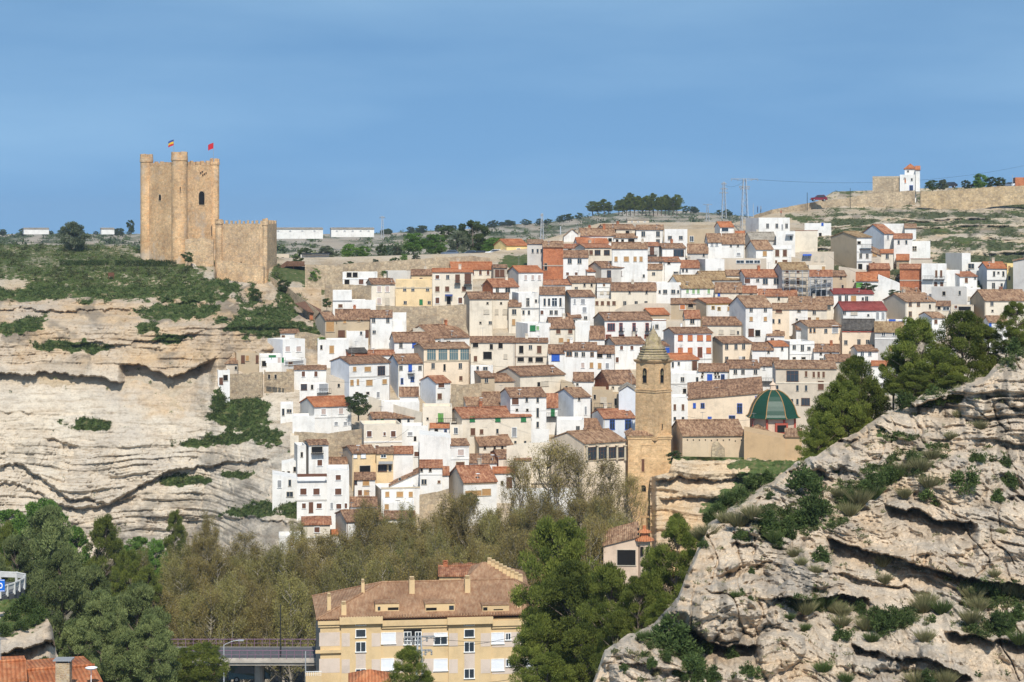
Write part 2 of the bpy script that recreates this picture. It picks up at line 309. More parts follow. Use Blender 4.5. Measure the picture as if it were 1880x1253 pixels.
# ----- hillside under the town and castle plateau
HSX = [-90, 240, 250, 490, 500, 640, 900, 1000, 1100, 1300, 1345, 1390, 1440, 1480, 1500, 1530, 1600, 1700, 1880, 1990]
HSY = [450, 452, 462, 470, 474, 472, 464, 440, 410, 408, 410, 396, 384, 374, 370, 352, 350, 346, 342, 340]
def hs_depth(X, Y):
    D0 = DTa(X, Y); h = CZ+(HY-Y)/F*D0; wx = (X-940)/F*D0
    D = D0+5.5+1.2*fbm(wx/12, h/6, 0, 4, 31)
    k = sst(1440, 1560, X)*(1-sst(455, 520, Y-(X-1600)*.22)); q = h/2.4+.5*pn(wx/20, 0, 0, 3)+.01*wx
    D -= k*(3.2*saw(q)*(.5+.5*sst(-.3, .3, pn(wx/12, q, 0, 35)))+.8*saw(q*3.1+pn(wx/6, 0, 0, 3))+1.6*fbm(wx/4, h/2, 0, 5, 33)); 
    D += lips(X, Y, [([(1500,394),(1600,398),(1680,396)], 3, 8, 1), ([(1640,388),(1760,392),(1860,398)], 2.5, 8, 1), ([(1740,414),(1880,412)], 2, 8, 1)])
    kk = sst(1150, 1200, X)*(1-sst(1480, 1530, X))*sst(842, 856, Y)
    D = D+26*sst(392, 402, X)*(1-sst(486, 494, X))*sst(482, 488, Y)*(1-sst(516, 524, Y))
    return D*(1-kk)+360*kk
def hs_veg(X, Y):
    hill = sst(1440, 1520, X)*(1-sst(470, 540, Y-(X-1600)*.2)); wx = X/9; 
    v = hill*(.36+.75*fbm(X*.022, Y*.13, 0, 5, 41)); v = np.maximum(v, blob(X, Y, [(1660,372,60,9,3),(1560,404,100,6,2),(1720,404,60,5,5),(1770,440,70,8,14),(1860,470,60,10),(1640,410,50,5,0),(962,482,34,12),(560,505,60,14),(600,520,40,14),(1012,510,26,6),(1720,478,16,10),(1880,380,70,8)], 4, .6))
    cas = (X < 520)*(1-sst(545, 556, Y)); v = np.maximum(v, cas*(.82+.35*fbm(X*.03, Y*.08, 0, 4, 6))*(1-.9*sst(395, 430, X)*sst(470, 480, Y)))
    cliffs = blob(X, Y, [(440,500,50,24),(20,522,30,8),(300,470,40,4)], 6, .3); return np.clip(v*(1-cliffs), 0, 1)
def hs_tone(X, Y): return np.clip(.5*blob(X, Y, [(440,500,60,40)], 3, .5)+.35+.6*fbm(X*.012, Y*.02, 0, 4, 9)+.2*(X < 520), 0, 1)
def hs_stain(X, Y): return np.clip(sst(1440, 1560, X)*.6*sst(.12, .45, fbm(X*.03, Y*.07, 0, 5, 16)), 0, .5)
hill, hV, hveg, hX, hY = sheet('hillside', -220, 2250, lambda x: np.interp(x, HSX, HSY), 1110, 3.2, hs_depth, M_hill, hs_veg, hs_tone, hs_stain, ny=240, tail=[(1.06, .8), (1.25, 4)])
tag(hill, kind='structure')
M_ridge = rockmat('ridge_limestone', (.50,.42,.31), (.44,.32,.19), (.36,.32,.27), 1.0, green=(.04,.052,.02), dry=(.12,.11,.055), strat=.7, crack=.25)
def hr_depth(X, Y):
    D0 = DTa(X, Y); h = CZ+(HY-Y)/F*D0; wx = (X-940)/F*D0; hh = h+.9*pn(wx/20, h/5, 0, 3)+.35*pn(wx/5, h/2.5, 0, 4)+.012*wx
    q = hh/2.7+.4*pn(0, hh/4, 0, 7); lq = np.floor(q); brk = sst(-.25, .25, pn(wx/13, lq*1.7, 0, 35)); D = D0+3.6-3.4*saw(q)*(.12+.88*brk)-.9*saw(q*3.2+pn(wx/6, 0, 0, 3))*(.3+.7*brk)-1.5*fbm(wx/4, h/2, 0, 5, 33)-.5*fbm(wx/1.2, h/.9, 0, 3, 37)
    ed = np.minimum(np.minimum((X-1470)/70, 1), np.clip((532+(X-1600)*.16-Y)/22, -.3, 1)); return D+7*(1-np.clip(ed, 0, 1))**2
def hr_veg(X, Y):
    D0 = DTa(X, Y); h = CZ+(HY-Y)/F*D0; wx = (X-940)/F*D0; hh = h+.9*pn(wx/20, h/5, 0, 3)+.35*pn(wx/5, h/2.5, 0, 4)+.012*wx; q = hh/2.7+.4*pn(0, hh/4, 0, 7); s = q-np.floor(q)
    top = np.where((s > .45) | (s < .08), 1., 0.); return np.clip(.58*top+.30+.75*fbm(X*.03, Y*.08, 0, 5, 41)+.12*sst(400, 480, Y)-.1, 0, 1)
ridge_, gV, gveg, gX, gY = sheet('ridge_slope', 1470, 2240, lambda x: float(np.interp(x, [1470, 1530, 1600, 1700, 1880, 2000], [386, 372, 360, 362, 358, 350])), 600, 1.5, hr_depth, M_ridge, hr_veg, lambda X, Y: np.clip(.35+.7*fbm(X*.02, Y*.05, 0, 4, 9), 0, 1), lambda X, Y: np.clip(.6*sst(.05, .45, fbm(X*.03, Y*.07, 0, 5, 16)), 0, .5))
tag(ridge_, kind='structure')
# ----- far plateau
FSX = [-150, 120, 250, 500, 700, 860, 930, 1000, 1070, 1150, 1250, 1330, 1400, 1600, 2000]
FSY = [431, 430, 430, 431, 429, 420, 413, 410, 399, 388, 387, 394, 399, 400, 400]
def fr_depth(X, Y):
    top = np.interp(X, FSX, FSY); v = np.clip((500-Y)/(500-top), 0, 1); D = 470*(2.9**(v**1.3))
    wx = (X-940)/F*D; return D+(D-460)*.03*fbm(wx/40, Y/9, 0, 4, 51)
def fr_veg(X, Y): return np.clip(.50+.75*fbm(X*.02, Y*.16, 0, 5, 61)-.2*blob(X, Y, [(560,450,120,12)], 2), 0, 1)
far, fV, fveg, fX, fY = sheet('plateau', -150, 2000, lambda x: float(np.interp(x, FSX, FSY))+.9*float(fbm(x*.02, 0, 0, 4, 71)), 500, 4, fr_depth, M_far, fr_veg, lambda X, Y: np.clip(.3+.6*fbm(X*.02, Y*.08, 0, 4, 62), 0, 1), ny=110, tail=[(1.3, .4), (1.6, .3)])
tag(far, kind='structure')
# ----- valley floor
mb = MB(); mb.quad((-400, -60, CZ-57.2), (500, -60, CZ-57.2), (500, 420, CZ-57.2), (-400, 420, CZ-57.2))
m_g, t_, b_ = mk('valley_ground'); c_ = ramp(t_, noise(t_, coords(t_, (1,1,1), False), .25, 7, .7), [(.35, (.05,.06,.025)), (.5, (.12,.10,.06)), (.65, (.2,.17,.11))]); t_.links.new(c_, b_.inputs['Base Color'])
tag(mb.build('valley_ground', m_g), kind='structure')
# ----- foreground limestone slope (right)
RKX = [1085, 1110, 1150, 1195, 1245, 1262, 1285, 1300, 1340, 1380, 1420, 1460, 1500, 1560, 1600, 1650, 1700, 1760, 1810, 1840, 1880, 2050, 2400]
RKY = [1262, 1195, 1165, 1150, 1095, 1050, 1000, 960, 930, 905, 880, 850, 835, 800, 775, 748, 722, 705, 690, 660, 638, 600, 560]
RK_VEG = [(1600,880,60,22,-35),(1560,905,40,24,-30),(1690,850,50,18,-30),(1800,1150,40,14),(1420,960,40,24,-30),(1350,900,50,20,-35),(1290,940,30,16,-30),(1640,1140,60,14,-10),(1820,1100,50,30),(1500,1110,50,12),(1240,1180,50,20),(1640,800,30,10),(1740,700,60,14,-20),(1860,655,40,16,-20),(1500,940,40,30)]
RK_LIPS = [([(1515,988),(1600,1008),(1700,1040),(1780,1062),(1960,1085)], 5.0, 42, 1.2), ([(1620,925),(1680,935),(1720,950),(1800,962)], 5.5, 34, 1.3),
  ([(1630,728),(1680,742),(1720,735),(1775,718)][:], 5.5, 38, .8), ([(1525,800),(1560,808),(1580,802)], 2.5, 18, .5), ([(1255,1148),(1300,1178),(1360,1188),(1400,1180)], 4.0, 26, 1.6),
  ([(1405,1095),(1470,1098),(1540,1092),(1600,1100)], 3.4, 32, 1.3), ([(1560,1180),(1640,1205),(1720,1215),(1790,1245)], 4.2, 34, 1.2), ([(1730,1155),(1800,1170),(1960,1190)], 4.0, 44, 1.0),
  ([(1335,998),(1400,1000)], 1.8, 12, .8), ([(1440,860),(1500,866),(1550,860)], 1.8, 12, .7), ([(1330,960),(1380,955),(1430,945)], 1.6, 12, .6), ([(1640,700),(1700,712)], 1.2, 10, .3),
  ([(1780,800),(1840,812),(1960,820)], 1.6, 14, .6), ([(1820,905),(1880,912),(1960,918)], 1.8, 14, .7), ([(1480,1040),(1560,1056),(1640,1075),(1720,1092)], 1.6, 14, .5), ([(1130,1215),(1200,1222),(1260,1230)], 1.4, 14, .5)]
def rk_depth(X, Y):
    crest = np.interp(X, RKX, RKY); v = np.clip((Y-crest)/(1262-crest+1e-6), 0, 1)
    D0 = 137-(Y-640)*.054-6*sst(1350, 1100, X)*0
    h = CZ+(HY-Y)/F*D0; wx = (X-940)/F*D0
    hh = h+.085*(wx-14)+.9*pn(wx/7, h/4, 0, 1)+.35*pn(wx/2.2, h/1.6, 0, 2)
    q = hh/1.75+.5*pn(0, hh/3, 0, 5); blk = .5+.9*sst(-.2, .4, pn(wx/4.5, hh/2.2, 0, 7)); rough = sst(-.1, .5, pn(wx/9, h/7, 0, 23)+.15)
    D = D0-.95*blk*saw(q)*(.5+.6*rough)-.42*saw(q*2.7+.8*pn(wx/2.5, 0, 0, 8))*(.4+.8*rough)-.16*saw(q*7.3+.9*pn(wx/1.5, 0, 0, 9))
    bil = 1-np.abs(pn(wx/3.3, hh/1.9, 0, 13)); D -= .75*bil**3
    bil2 = 1-np.abs(pn(wx/1.1, hh/.7, 0, 17)); D -= .42*bil2**4
    bil3 = 1-np.abs(pn(wx/.42, hh/.3, 0, 19)); D -= .17*bil3**4
    D -= .6*pn(wx/7, h/4.5, 0, 14)+.36*fbm(wx/1.4, h/.9, 0, 3, 16)+.20*fbm(wx/.40, h/.28, 0, 4, 18, .62)
    wc = wx+.8*fbm(wx/2, h/2, 0, 3, 41); crk = np.abs(pn(wc/1.9, hh/2.6, np.floor(q)*1.7, 43)); D += .7*np.exp(-(crk/.04)**2)*(.3+.7*rough)
    nzx = X+26*fbm(X*.02, Y*.03, 0, 3, 71); nzy = Y+20*fbm(X*.03, Y*.03, 0, 3, 72)
    for bx, by, rx, ry, a in ((1325,1112,120,62,3.4),(1270,1150,60,40,1.6),(1445,1120,40,48,2.0),(1470,1062,75,44,2.6),(1388,962,40,28,1.7),(1500,850,60,26,1.6),(1700,1010,90,22,1.2),(1850,700,80,60,2.2),(1180,1220,80,60,2.4),(1640,1215,100,24,2.0),(1430,1190,40,60,2.0),(1760,870,110,50,1.4)):
        d = 1-((nzx-bx)/rx)**2-((nzy-by)/ry)**2; D -= a*np.clip(d, 0, 1)**.75
    D += .6*lips(X, Y, RK_LIPS, 9)
    edge = np.clip((Y-crest)/14, 0, 1); D += 2.2*(1-edge)**2
    return D
def rk_veg(X, Y): return np.clip(blob(X, Y, RK_VEG, 3, .8)*.55+.25*fbm(X*.03, Y*.05, 0, 4, 19)-.02, 0, 1)
def rk_tone(X, Y):
    t = .30+.5*fbm(X*.012, Y*.02, 0, 4, 24); return np.clip(t+.35*blob(X, Y, [(1690,1040,150,26,12),(1660,960,80,22),(1620,900,50,14),(1420,1230,50,20)], 5, .4), 0, 1)
def rk_stain(X, Y):
    n = fbm(X*.045, Y*.016, 0, 5, 29); z = blob(X, Y, [(1310,1130,90,60),(1430,1060,60,40),(1480,1020,40,40),(1850,760,60,80),(1830,700,60,50),(1200,1215,50,50),(1560,870,40,20)], 7, .7)
    return np.clip(sst(.02, .5, n)*(.22+.5*z), 0, .6)
rock, rV, rveg, rX, rY = sheet('rocky_slope', 1085, 2380, lambda x: float(np.interp(x, RKX, RKY))+5*float(fbm(x*.035, 0, 0, 5, 81)), 1330, 1.25, rk_depth, M_rock, rk_veg, rk_tone, rk_stain, tail=[(1.05, 4), (1.2, 30), (1.4, 120)])
tag(rock, kind='structure')
# ----- rock under the church
def cr_depth(X, Y):
    D0 = 322.5-(Y-838)*.045; h = CZ+(HY-Y)/F*D0; wx = (X-940)/F*D0
    q = h/3.0+.35*pn(wx/9, 0, 0, 5)+.1; D = D0-2.2*saw(q)*(.6+.5*pn(wx/5, h/3, 0, 6))-.3*saw(q*4+pn(wx/4, 0, 0, 4))-.9*fbm(wx/3.5, h/2.4, 0, 4, 26)-.3*fbm(wx/.9, h/.9, 0, 4, 36)-1.2*pn(wx/6, h/9, 0, 27)
    D += lips(X, Y, [([(1195,878),(1300,880),(1400,872)], 3.0, 10, .8), ([(1205,912),(1300,918),(1380,908)], 1.8, 14, .6)])
    D += 6*(1-sst(1195, 1206, X)); return D-5*sst(1350, 1480, X)*sst(842, 900, Y)
crock, kV, kveg, kX, kY = sheet('church_crag', 1194, 1500, lambda x: float(np.interp(x, [1194, 1228, 1237, 1400, 1470, 1500], [876, 868, 838, 841, 846, 850])), 1130, 1.5, cr_depth, M_crag, lambda X, Y: np.clip(blob(X, Y, [(1300,841,70,4),(1380,852,40,6),(1420,855,60,10),(1390,880,36,22,-30),(1335,915,40,14,-30)], 3, .7), 0, 1), lambda X, Y: np.clip(.35+.3*fbm(X*.02, Y*.03, 0, 3, 5)+.6*sst(915, 950, Y), 0, 1), tail=[(1.05, 1)])
tag(crock, kind='structure')
# ----- left foreground outcrop
LKX = [-90, 0, 30, 60, 80, 96, 104]; LKY = [1104, 1104, 1098, 1112, 1124, 1150, 1200]
def lk_depth(X, Y):
    D0 = 145-(Y-1100)*.10; h = CZ+(HY-Y)/F*D0; wx = (X-940)/F*D0
    D = D0-1.0*saw(h/2.2+.4*pn(wx/4, 0, 0, 2))-1.6*(1-np.abs(pn(wx/3, h/2, 0, 33)))**3-.5*fbm(wx/1.6, h/1.2, 0, 5, 35)
    D += lips(X, Y, [([(-90,1200),(20,1196),(60,1184),(110,1180)], 3.5, 26, 1.5), ([(-90,1232),(40,1236),(110,1225)], 2, 16, .6)]); D += 5*sst(85, 106, X)**2
    return D
lrock, lV, lveg, lX, lY = sheet('outcrop', -320, 106, lambda x: float(np.interp(x, LKX, LKY))+3*float(fbm(x*.06, 0, 0, 4, 91)), 1330, 1.4, lk_depth, M_rock, lambda X, Y: blob(X, Y, [(40,1112,44,16,10),(50,1135,26,16),(10,1150,24,16)], 4, .7)*.9, lambda X, Y: np.clip(.4+.4*fbm(X*.03, Y*.03, 0, 3, 5), 0, 1), tail=[(1.06, 2), (1.3, 60)])
tag(lrock, kind='structure')
# ---------------- materials for buildings ----------------
WALL = {}
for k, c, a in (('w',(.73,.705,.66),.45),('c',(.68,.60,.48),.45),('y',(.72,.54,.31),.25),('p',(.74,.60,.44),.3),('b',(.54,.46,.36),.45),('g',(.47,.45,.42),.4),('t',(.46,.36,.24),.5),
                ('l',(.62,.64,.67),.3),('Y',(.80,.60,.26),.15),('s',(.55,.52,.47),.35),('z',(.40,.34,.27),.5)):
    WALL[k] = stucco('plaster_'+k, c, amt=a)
m_brick = stone('brickwork', (.42,.14,.06), (.48,.18,.08), (.36,.12,.06), 1.0, (.35,.22,.15), 4, 9, .4); WALL['k'] = m_brick
m_rubble = stone('rubble_masonry', (.44,.34,.23), (.52,.42,.29), (.36,.29,.21), 1.0, (.30,.24,.17), 1.7, 2.4, .6); WALL['r'] = m_rubble
ROOF = {'b': tiles('old_clay_tiles', (.11,.062,.042), (.29,.165,.10), (.44,.28,.175)), 't': tiles('weathered_tan_tiles', (.14,.08,.05), (.34,.20,.12), (.48,.33,.21)),
        'o': tiles('new_orange_tiles', (.36,.12,.05), (.48,.18,.08), (.52,.24,.12)), 'r': tiles('red_metal_sheets', (.22,.045,.04), (.27,.06,.052), (.31,.085,.07)),
        'k': tiles('dark_slate_sheets', (0.065,0.058,0.052), (0.104,0.091,0.078), (0.156,0.143,0.130)), 'y': tiles('ochre_tiles', (.18,.11,.06), (.36,.24,.125), (.46,.34,.20)),
        'g': tiles('grey_roof_sheets', (0.260,0.234,0.195), (0.364,0.325,0.273), (0.455,0.416,0.351)), 'x': tiles('reddish_brown_tiles', (0.221,0.091,0.052), (0.390,0.169,0.091), (0.520,0.286,0.169))}
PM = {n: plain('paint_'+n, c, .6) for n, c in dict(brown=(.13,.06,.035), blue=(.03,.10,.42), green=(.03,.17,.06), lgreen=(.25,.38,.18), orange=(.48,.17,.06), pink=(.48,.38,.33), white=(.8,.8,.78),
     tan=(.42,.24,.10), dark=(.022,.022,.025), grey=(.28,.28,.28), red=(.38,.08,.05), yellow=(.7,.42,.08), stone=(.5,.42,.3), beige=(.5,.44,.35), black=(.03,.03,.03), lime=(.12,.30,.06), rust=(.13,.055,.03), navy=(.03,.06,.2)).items()}
m_glass, t_, b_ = mk('window_glass'); b_.inputs['Base Color'].default_value = (.03,.04,.05,1); b_.inputs['Roughness'].default_value = .12; b_.inputs['Specular IOR Level'].default_value = .5
m_teal, t_, b_ = mk('gallery_glass'); b_.inputs['Base Color'].default_value = (.10,.16,.17,1); b_.inputs['Roughness'].default_value = .15; b_.inputs['Specular IOR Level'].default_value = .5
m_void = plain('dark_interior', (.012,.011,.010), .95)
# kind: (surround material, infill material, infill name, mullions)
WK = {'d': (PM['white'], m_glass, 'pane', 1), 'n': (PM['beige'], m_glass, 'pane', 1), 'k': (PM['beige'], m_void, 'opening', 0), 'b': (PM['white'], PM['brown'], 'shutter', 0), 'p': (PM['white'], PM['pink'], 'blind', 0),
      'B': (PM['blue'], m_glass, 'pane', 1), 'U': (PM['blue'], PM['blue'], 'shutter', 0), 'G': (PM['green'], PM['green'], 'shutter', 0), 'L': (PM['white'], PM['lgreen'], 'shutter', 0), 'o': (PM['red'], PM['orange'], 'shutter', 0),
      'r': (PM['red'], m_glass, 'pane', 2), 't': (PM['tan'], m_glass, 'pane', 1), 'T': (PM['stone'], PM['tan'], 'shutter', 0), 'w': (PM['grey'], PM['white'], 'blind', 0), 'y': (PM['yellow'], m_glass, 'pane', 1),
      'g': (PM['white'], PM['grey'], 'blind', 0), 's': (PM['stone'], PM['brown'], 'shutter', 0), 'V': (PM['stone'], m_teal, 'pane', 3), 'e': (PM['beige'], PM['beige'], 'blind', 0), 'q': (PM['brown'], m_glass, 'pane', 2),
      'N': (PM['brown'], PM['brown'], 'panel', 0), 'O': (PM['white'], PM['orange'], 'shutter', 0), 'R': (PM['red'], PM['brown'], 'shutter', 0), 'I': (PM['lime'], PM['lime'], 'panel', 0), 'a': (PM['white'], m_glass, 'pane', 0)}
_wc = {}
def win_meshes(k, w_, h_, arch=False):
    w_ = max(.35, round(w_*5)/5); h_ = max(.4, round(h_*5)/5); key = (k, w_, h_, arch)
    if key in _wc: return _wc[key]
    sm, im, nm, mu = WK[k]; e = .07 if w_ > .7 else .05; x = w_/2; z = h_/2
    a = MB()
    a.box(-x-e, -x, -.07, .02, -z, z); a.box(x, x+e, -.07, .02, -z, z); a.box(-x-e, x+e, -.07, .02, z, z+e); a.box(-x-e-.04, x+e+.04, -.14, .02, -z-e, -z)
    if mu and w_ > .5:
        f = .05; nn = mu if w_ > .9 else 1
        for i in range(nn): cx = -x+w_*(i+1)/(nn+1); a.box(cx-f/2, cx+f/2, -.055, 0, -z, z)
        if h_ > 1.5: a.box(-x, x, -.05, 0, z*.35, z*.35+f)
    ma = bpy.data.meshes.new('window'); ma.from_pydata(a.v, [], a.f); ma.materials.append(sm)
    b = MB(); b.box(-x, x, -.035, -.004, -z, z)
    if nm in ('shutter', 'blind', 'panel') and h_ > .7:
        n = int(h_/.25)
        for i in range(n): zz = -z+h_*(i+.5)/n; b.box(-x+.03, x-.03, -.05, -.034, zz-.05, zz+.05)
    mb_ = bpy.data.meshes.new(nm); mb_.from_pydata(b.v, [], b.f); mb_.materials.append(im)
    _wc[key] = (ma, mb_, nm); return _wc[key]
HOUSES = []
def solve_yaw(C0, s, x0, dep):
    tgt = x0-s if s >= 0 else None
    lo, hi = R(-75), R(75)
    for _ in range(40):
        mid = (lo+hi)/2; x = C0.x-dep*math.sin(mid); y = C0.y+dep*math.cos(mid); px = 940+F*x/y
        if px > tgt: lo = mid
        else: hi = mid
    return mid
_chimney_n = 0
def house(label, wall, x0, x1, ye, yb, roof='b', yr=None, s=4, sc_=None, dep=7.5, W=(), D=None, kind='gable', name='house', cat='house', dD=0, chim=None, back=None, low=4.5, parap=.5, band=None, bal=(), grp=None, bandc=None, awn=()):
    """front face x0..x1 px, eave ye, base yb, ridge yr; s>0 left side visible s px, s<0 right side visible"""
    D = (D if D else DT((x0+x1)/2, yb))+dD
    if s >= 0:
        c = P(x0, yb, D); th = solve_yaw(c, s, x0, dep)
    else:  # right side visible: mirror
        c1 = P(x1, yb, D); lo, hi = R(-75), R(75)
        for _ in range(40):
            mid = (lo+hi)/2; x = c1.x-dep*math.sin(mid); y = c1.y+dep*math.cos(mid)
            if 940+F*x/y > x1-s: lo = mid
            else: hi = mid
        th = mid; k = (x0-940)/F; t = (k*c1.y-c1.x)/(math.cos(th)-k*math.sin(th)); c = Vector((c1.x+t*math.cos(th), c1.y+t*math.sin(th), c1.z))
    ct, st = math.cos(th), math.sin(th)
    k1 = (x1-940)/F; Lx = (k1*c.y-c.x)/(ct-k1*st); Lx = abs(Lx)
    z0 = c.z; e = empty(name, (c.x, c.y, z0), th, label=label, cat=cat, group=grp)
    def hz(py, d): return CZ+(HY-py)/F*d-z0
    dm = c.y+st*Lx*.5; ze = hz(ye, dm)
    def loc(px, py):
        k = (px-940)/F; t = (k*c.y-c.x)/(ct-k*st); d = c.y+t*st; return t, hz(py, d), d
    sw = 1 if sc_ else 0; mats = [WALL[wall]]+([WALL[sc_]] if sc_ else [])  # greyer sides on white houses carry painted side-wall shade; other sides are bare material
    b = MB(); zb = -low
    if kind == 'gable':
        dr = dep/2; zr = max(ze+.35, hz(yr if yr else ye-9, dm+dr*ct)); 
        b.quad((0,0,zb),(Lx,0,zb),(Lx,0,ze),(0,0,ze)); b.quad((Lx,dep,zb),(0,dep,zb),(0,dep,ze),(Lx,dep,ze))
        b.poly([(0,dep,zb),(0,0,zb),(0,0,ze),(0,dr,zr-.1),(0,dep,ze)], sw); b.poly([(Lx,0,zb),(Lx,dep,zb),(Lx,dep,ze),(Lx,dr,zr-.1),(Lx,0,ze)], sw)
    elif kind == 'mono':   # rises to the back
        zr = max(ze+.3, hz(yr if yr else ye-10, dm+dep*ct))
        b.quad((0,0,zb),(Lx,0,zb),(Lx,0,ze),(0,0,ze)); b.quad((Lx,dep,zb),(0,dep,zb),(0,dep,zr-.1),(Lx,dep,zr-.1))
        b.poly([(0,dep,zb),(0,0,zb),(0,0,ze),(0,dep,zr-.1)], sw); b.poly([(Lx,0,zb),(Lx,dep,zb),(Lx,dep,zr-.1),(Lx,0,ze)], sw)
    elif kind == 'front':  # gable faces the viewer; yr = peak
        zr = max(ze+.3, hz(yr, dm)); xm = Lx*.5
        b.poly([(0,0,zb),(Lx,0,zb),(Lx,0,ze),(xm,0,zr-.1),(0,0,ze)]); b.poly([(Lx,dep,zb),(0,dep,zb),(0,dep,ze),(xm,dep,zr-.1),(Lx,dep,ze)])
        b.quad((0,dep,zb),(0,0,zb),(0,0,ze),(0,dep,ze), sw); b.quad((Lx,0,zb),(Lx,dep,zb),(Lx,dep,ze),(Lx,0,ze), sw)
    elif kind == 'slant':  # top edge slopes across the front: ye left, yr right
        zr = hz(yr, c.y+st*Lx)
        b.poly([(0,0,zb),(Lx,0,zb),(Lx,0,zr),(0,0,ze)]); b.poly([(Lx,dep,zb),(0,dep,zb),(0,dep,ze),(Lx,dep,zr)])
        b.quad((0,dep,zb),(0,0,zb),(0,0,ze),(0,dep,ze), sw); b.quad((Lx,0,zb),(Lx,dep,zb),(Lx,dep,zr),(Lx,0,zr), sw)
        if roof is None: b.quad((0,0,ze),(Lx,0,zr),(Lx,dep,zr),(0,dep,ze))
    elif kind == 'hip':
        zr = max(ze+.3, hz(yr, dm+dep/2*ct))
        b.box(0, Lx, 0, dep, zb, ze)
    else:  # flat with parapet
        T = .22; zp = ze-parap
        b.quad((0,0,zb),(Lx,0,zb),(Lx,0,ze),(0,0,ze)); b.quad((Lx,dep,zb),(0,dep,zb),(0,dep,ze),(Lx,dep,ze))
        b.quad((0,dep,zb),(0,0,zb),(0,0,ze),(0,dep,ze), sw); b.quad((Lx,0,zb),(Lx,dep,zb),(Lx,dep,ze),(Lx,0,ze), sw)
        for q in (((0,0),(Lx,0),(Lx-T,T),(T,T)), ((Lx,0),(Lx,dep),(Lx-T,dep-T),(Lx-T,T)), ((Lx,dep),(0,dep),(T,dep-T),(Lx-T,dep-T)), ((0,dep),(0,0),(T,T),(T,dep-T))):
            b.quad(*[(p[0], p[1], ze) for p in q]); b.quad((*q[3], zp), (*q[2], zp), (*q[2], ze), (*q[3], ze))
        b.quad((T,T,zp),(Lx-T,T,zp),(Lx-T,dep-T,zp),(T,dep-T,zp))
    b.build('wall', mats, e)
    # roof
    if kind != 'flat' and roof:
        o = .28; so = .12; T = .16; r = MB(); rr = random.Random(int(x0*7+ye))
        def slope(A, B, Cc, Dd):   # A,B front eave l/r ; C,D ridge r/l
            nx = max(2, int((Vector(B)-Vector(A)).length/.9)); ny = 4; n = len(r.v)
            for j in range(ny+1):
                for i in range(nx+1):
                    u = i/nx; v = j/ny; p = Vector(A).lerp(Vector(B), u).lerp(Vector(Dd).lerp(Vector(Cc), u), v)
                    r.v.append((p.x, p.y, p.z+rr.uniform(-.05, .05)*(1 if 0 < i < nx else .5)-.07*math.sin(math.pi*u)*v*min(1, Lx/8)))
            for j in range(ny):
                for i in range(nx): k = n+j*(nx+1)+i; r.f.append((k, k+1, k+nx+2, k+nx+1)); r.m.append(0)
            q = [Vector(p)-Vector((0,0,T)) for p in (A, B, Cc, Dd)]; r.quad(q[3], q[2], q[1], q[0]); 
            P4 = [Vector(A), Vector(B), Vector(Cc), Vector(Dd)]
            for i in range(4): j = (i+1) % 4; r.quad(q[i], q[j], P4[j]+Vector((0,0,.02)), P4[i]+Vector((0,0,.02)))
        if kind == 'gable':
            dz = (zr-ze)/dr*o
            slope((-so,-o,ze-dz+T), (Lx+so,-o,ze-dz+T), (Lx+so,dr,zr+T), (-so,dr,zr+T)); slope((Lx+so,dep+o,ze-dz+T), (-so,dep+o,ze-dz+T), (-so,dr,zr+T+.003), (Lx+so,dr,zr+T+.003))
            if Lx > 3: r.tube((-so,dr,zr+T+.03),(Lx+so,dr,zr+T+.03),.11,.11,6)
        elif kind == 'mono':
            dz = (zr-ze)/dep*o; slope((-so,-o,ze-dz+T), (Lx+so,-o,ze-dz+T), (Lx+so,dep+.1,zr+T), (-so,dep+.1,zr+T))
        elif kind == 'front':
            xm = Lx*.5; dz = (zr-ze)/xm*so; slope((xm,-o,zr+T),(Lx+so,-o,ze-dz+T),(Lx+so,dep+o,ze-dz+T),(xm,dep+o,zr+T)); slope((-so,-o,ze-dz+T),(xm,-o,zr+T+.003),(xm,dep+o,zr+T+.003),(-so,dep+o,ze-dz+T))
        elif kind == 'slant':
            slope((-so,-o,ze+T),(Lx+so,-o,zr+T),(Lx+so,dep,zr+T+(back or 0)),(-so,dep,ze+T+(back or 0)))
            if back: b2 = MB(); b2.poly([(0,.02,ze-.3),(0,dep,ze-.3),(0,dep,ze+back),(0,.02,ze)]); b2.build('gable_wall', mats, e)
        elif kind == 'hip':
            h2 = min(dep/2, Lx/2)*.95; a_ = (-o,-o,ze+T); b1 = (Lx+o,-o,ze+T); c1_ = (Lx+o,dep+o,ze+T); d1 = (-o,dep+o,ze+T); e1 = (h2,dep/2,zr+T); f1 = (Lx-h2,dep/2,zr+T)
            for q in ((a_,b1,f1,e1), (c1_,d1,e1,f1)): r.quad(*q)
            r.poly((b1,c1_,f1)); r.poly((d1,a_,e1)); r.quad(*[(p[0],p[1],p[2]-T) for p in (d1,c1_,b1,a_)])
            for p, q in ((a_,b1),(b1,c1_),(c1_,d1),(d1,a_)): r.quad((p[0],p[1],p[2]-T),(q[0],q[1],q[2]-T),q,p)
        ro = r.build('roof', ROOF[roof], e)
        nch = chim if chim is not None else (1 if rr.random() < .45 and Lx > 4 else 0)
        if rr.random() < .5 and Lx > 3:
            ab = MB(); u = rr.uniform(.15, .85)*Lx; zz = zr if kind in ('gable', 'hip', 'front') else ze; hh = rr.uniform(1.1, 2.2); yy = dep*.5; ab.tube((u,yy,zz-.2),(u,yy,zz+hh),.03,.03,4)
            for k in range(4): ab.tube((u-.45+.06*k, yy-.3+.2*k, zz+hh-.1), (u+.45-.06*k, yy-.3+.2*k, zz+hh-.1), .015, .015, 3)
            ab.build('antenna', PM['grey'], ro)
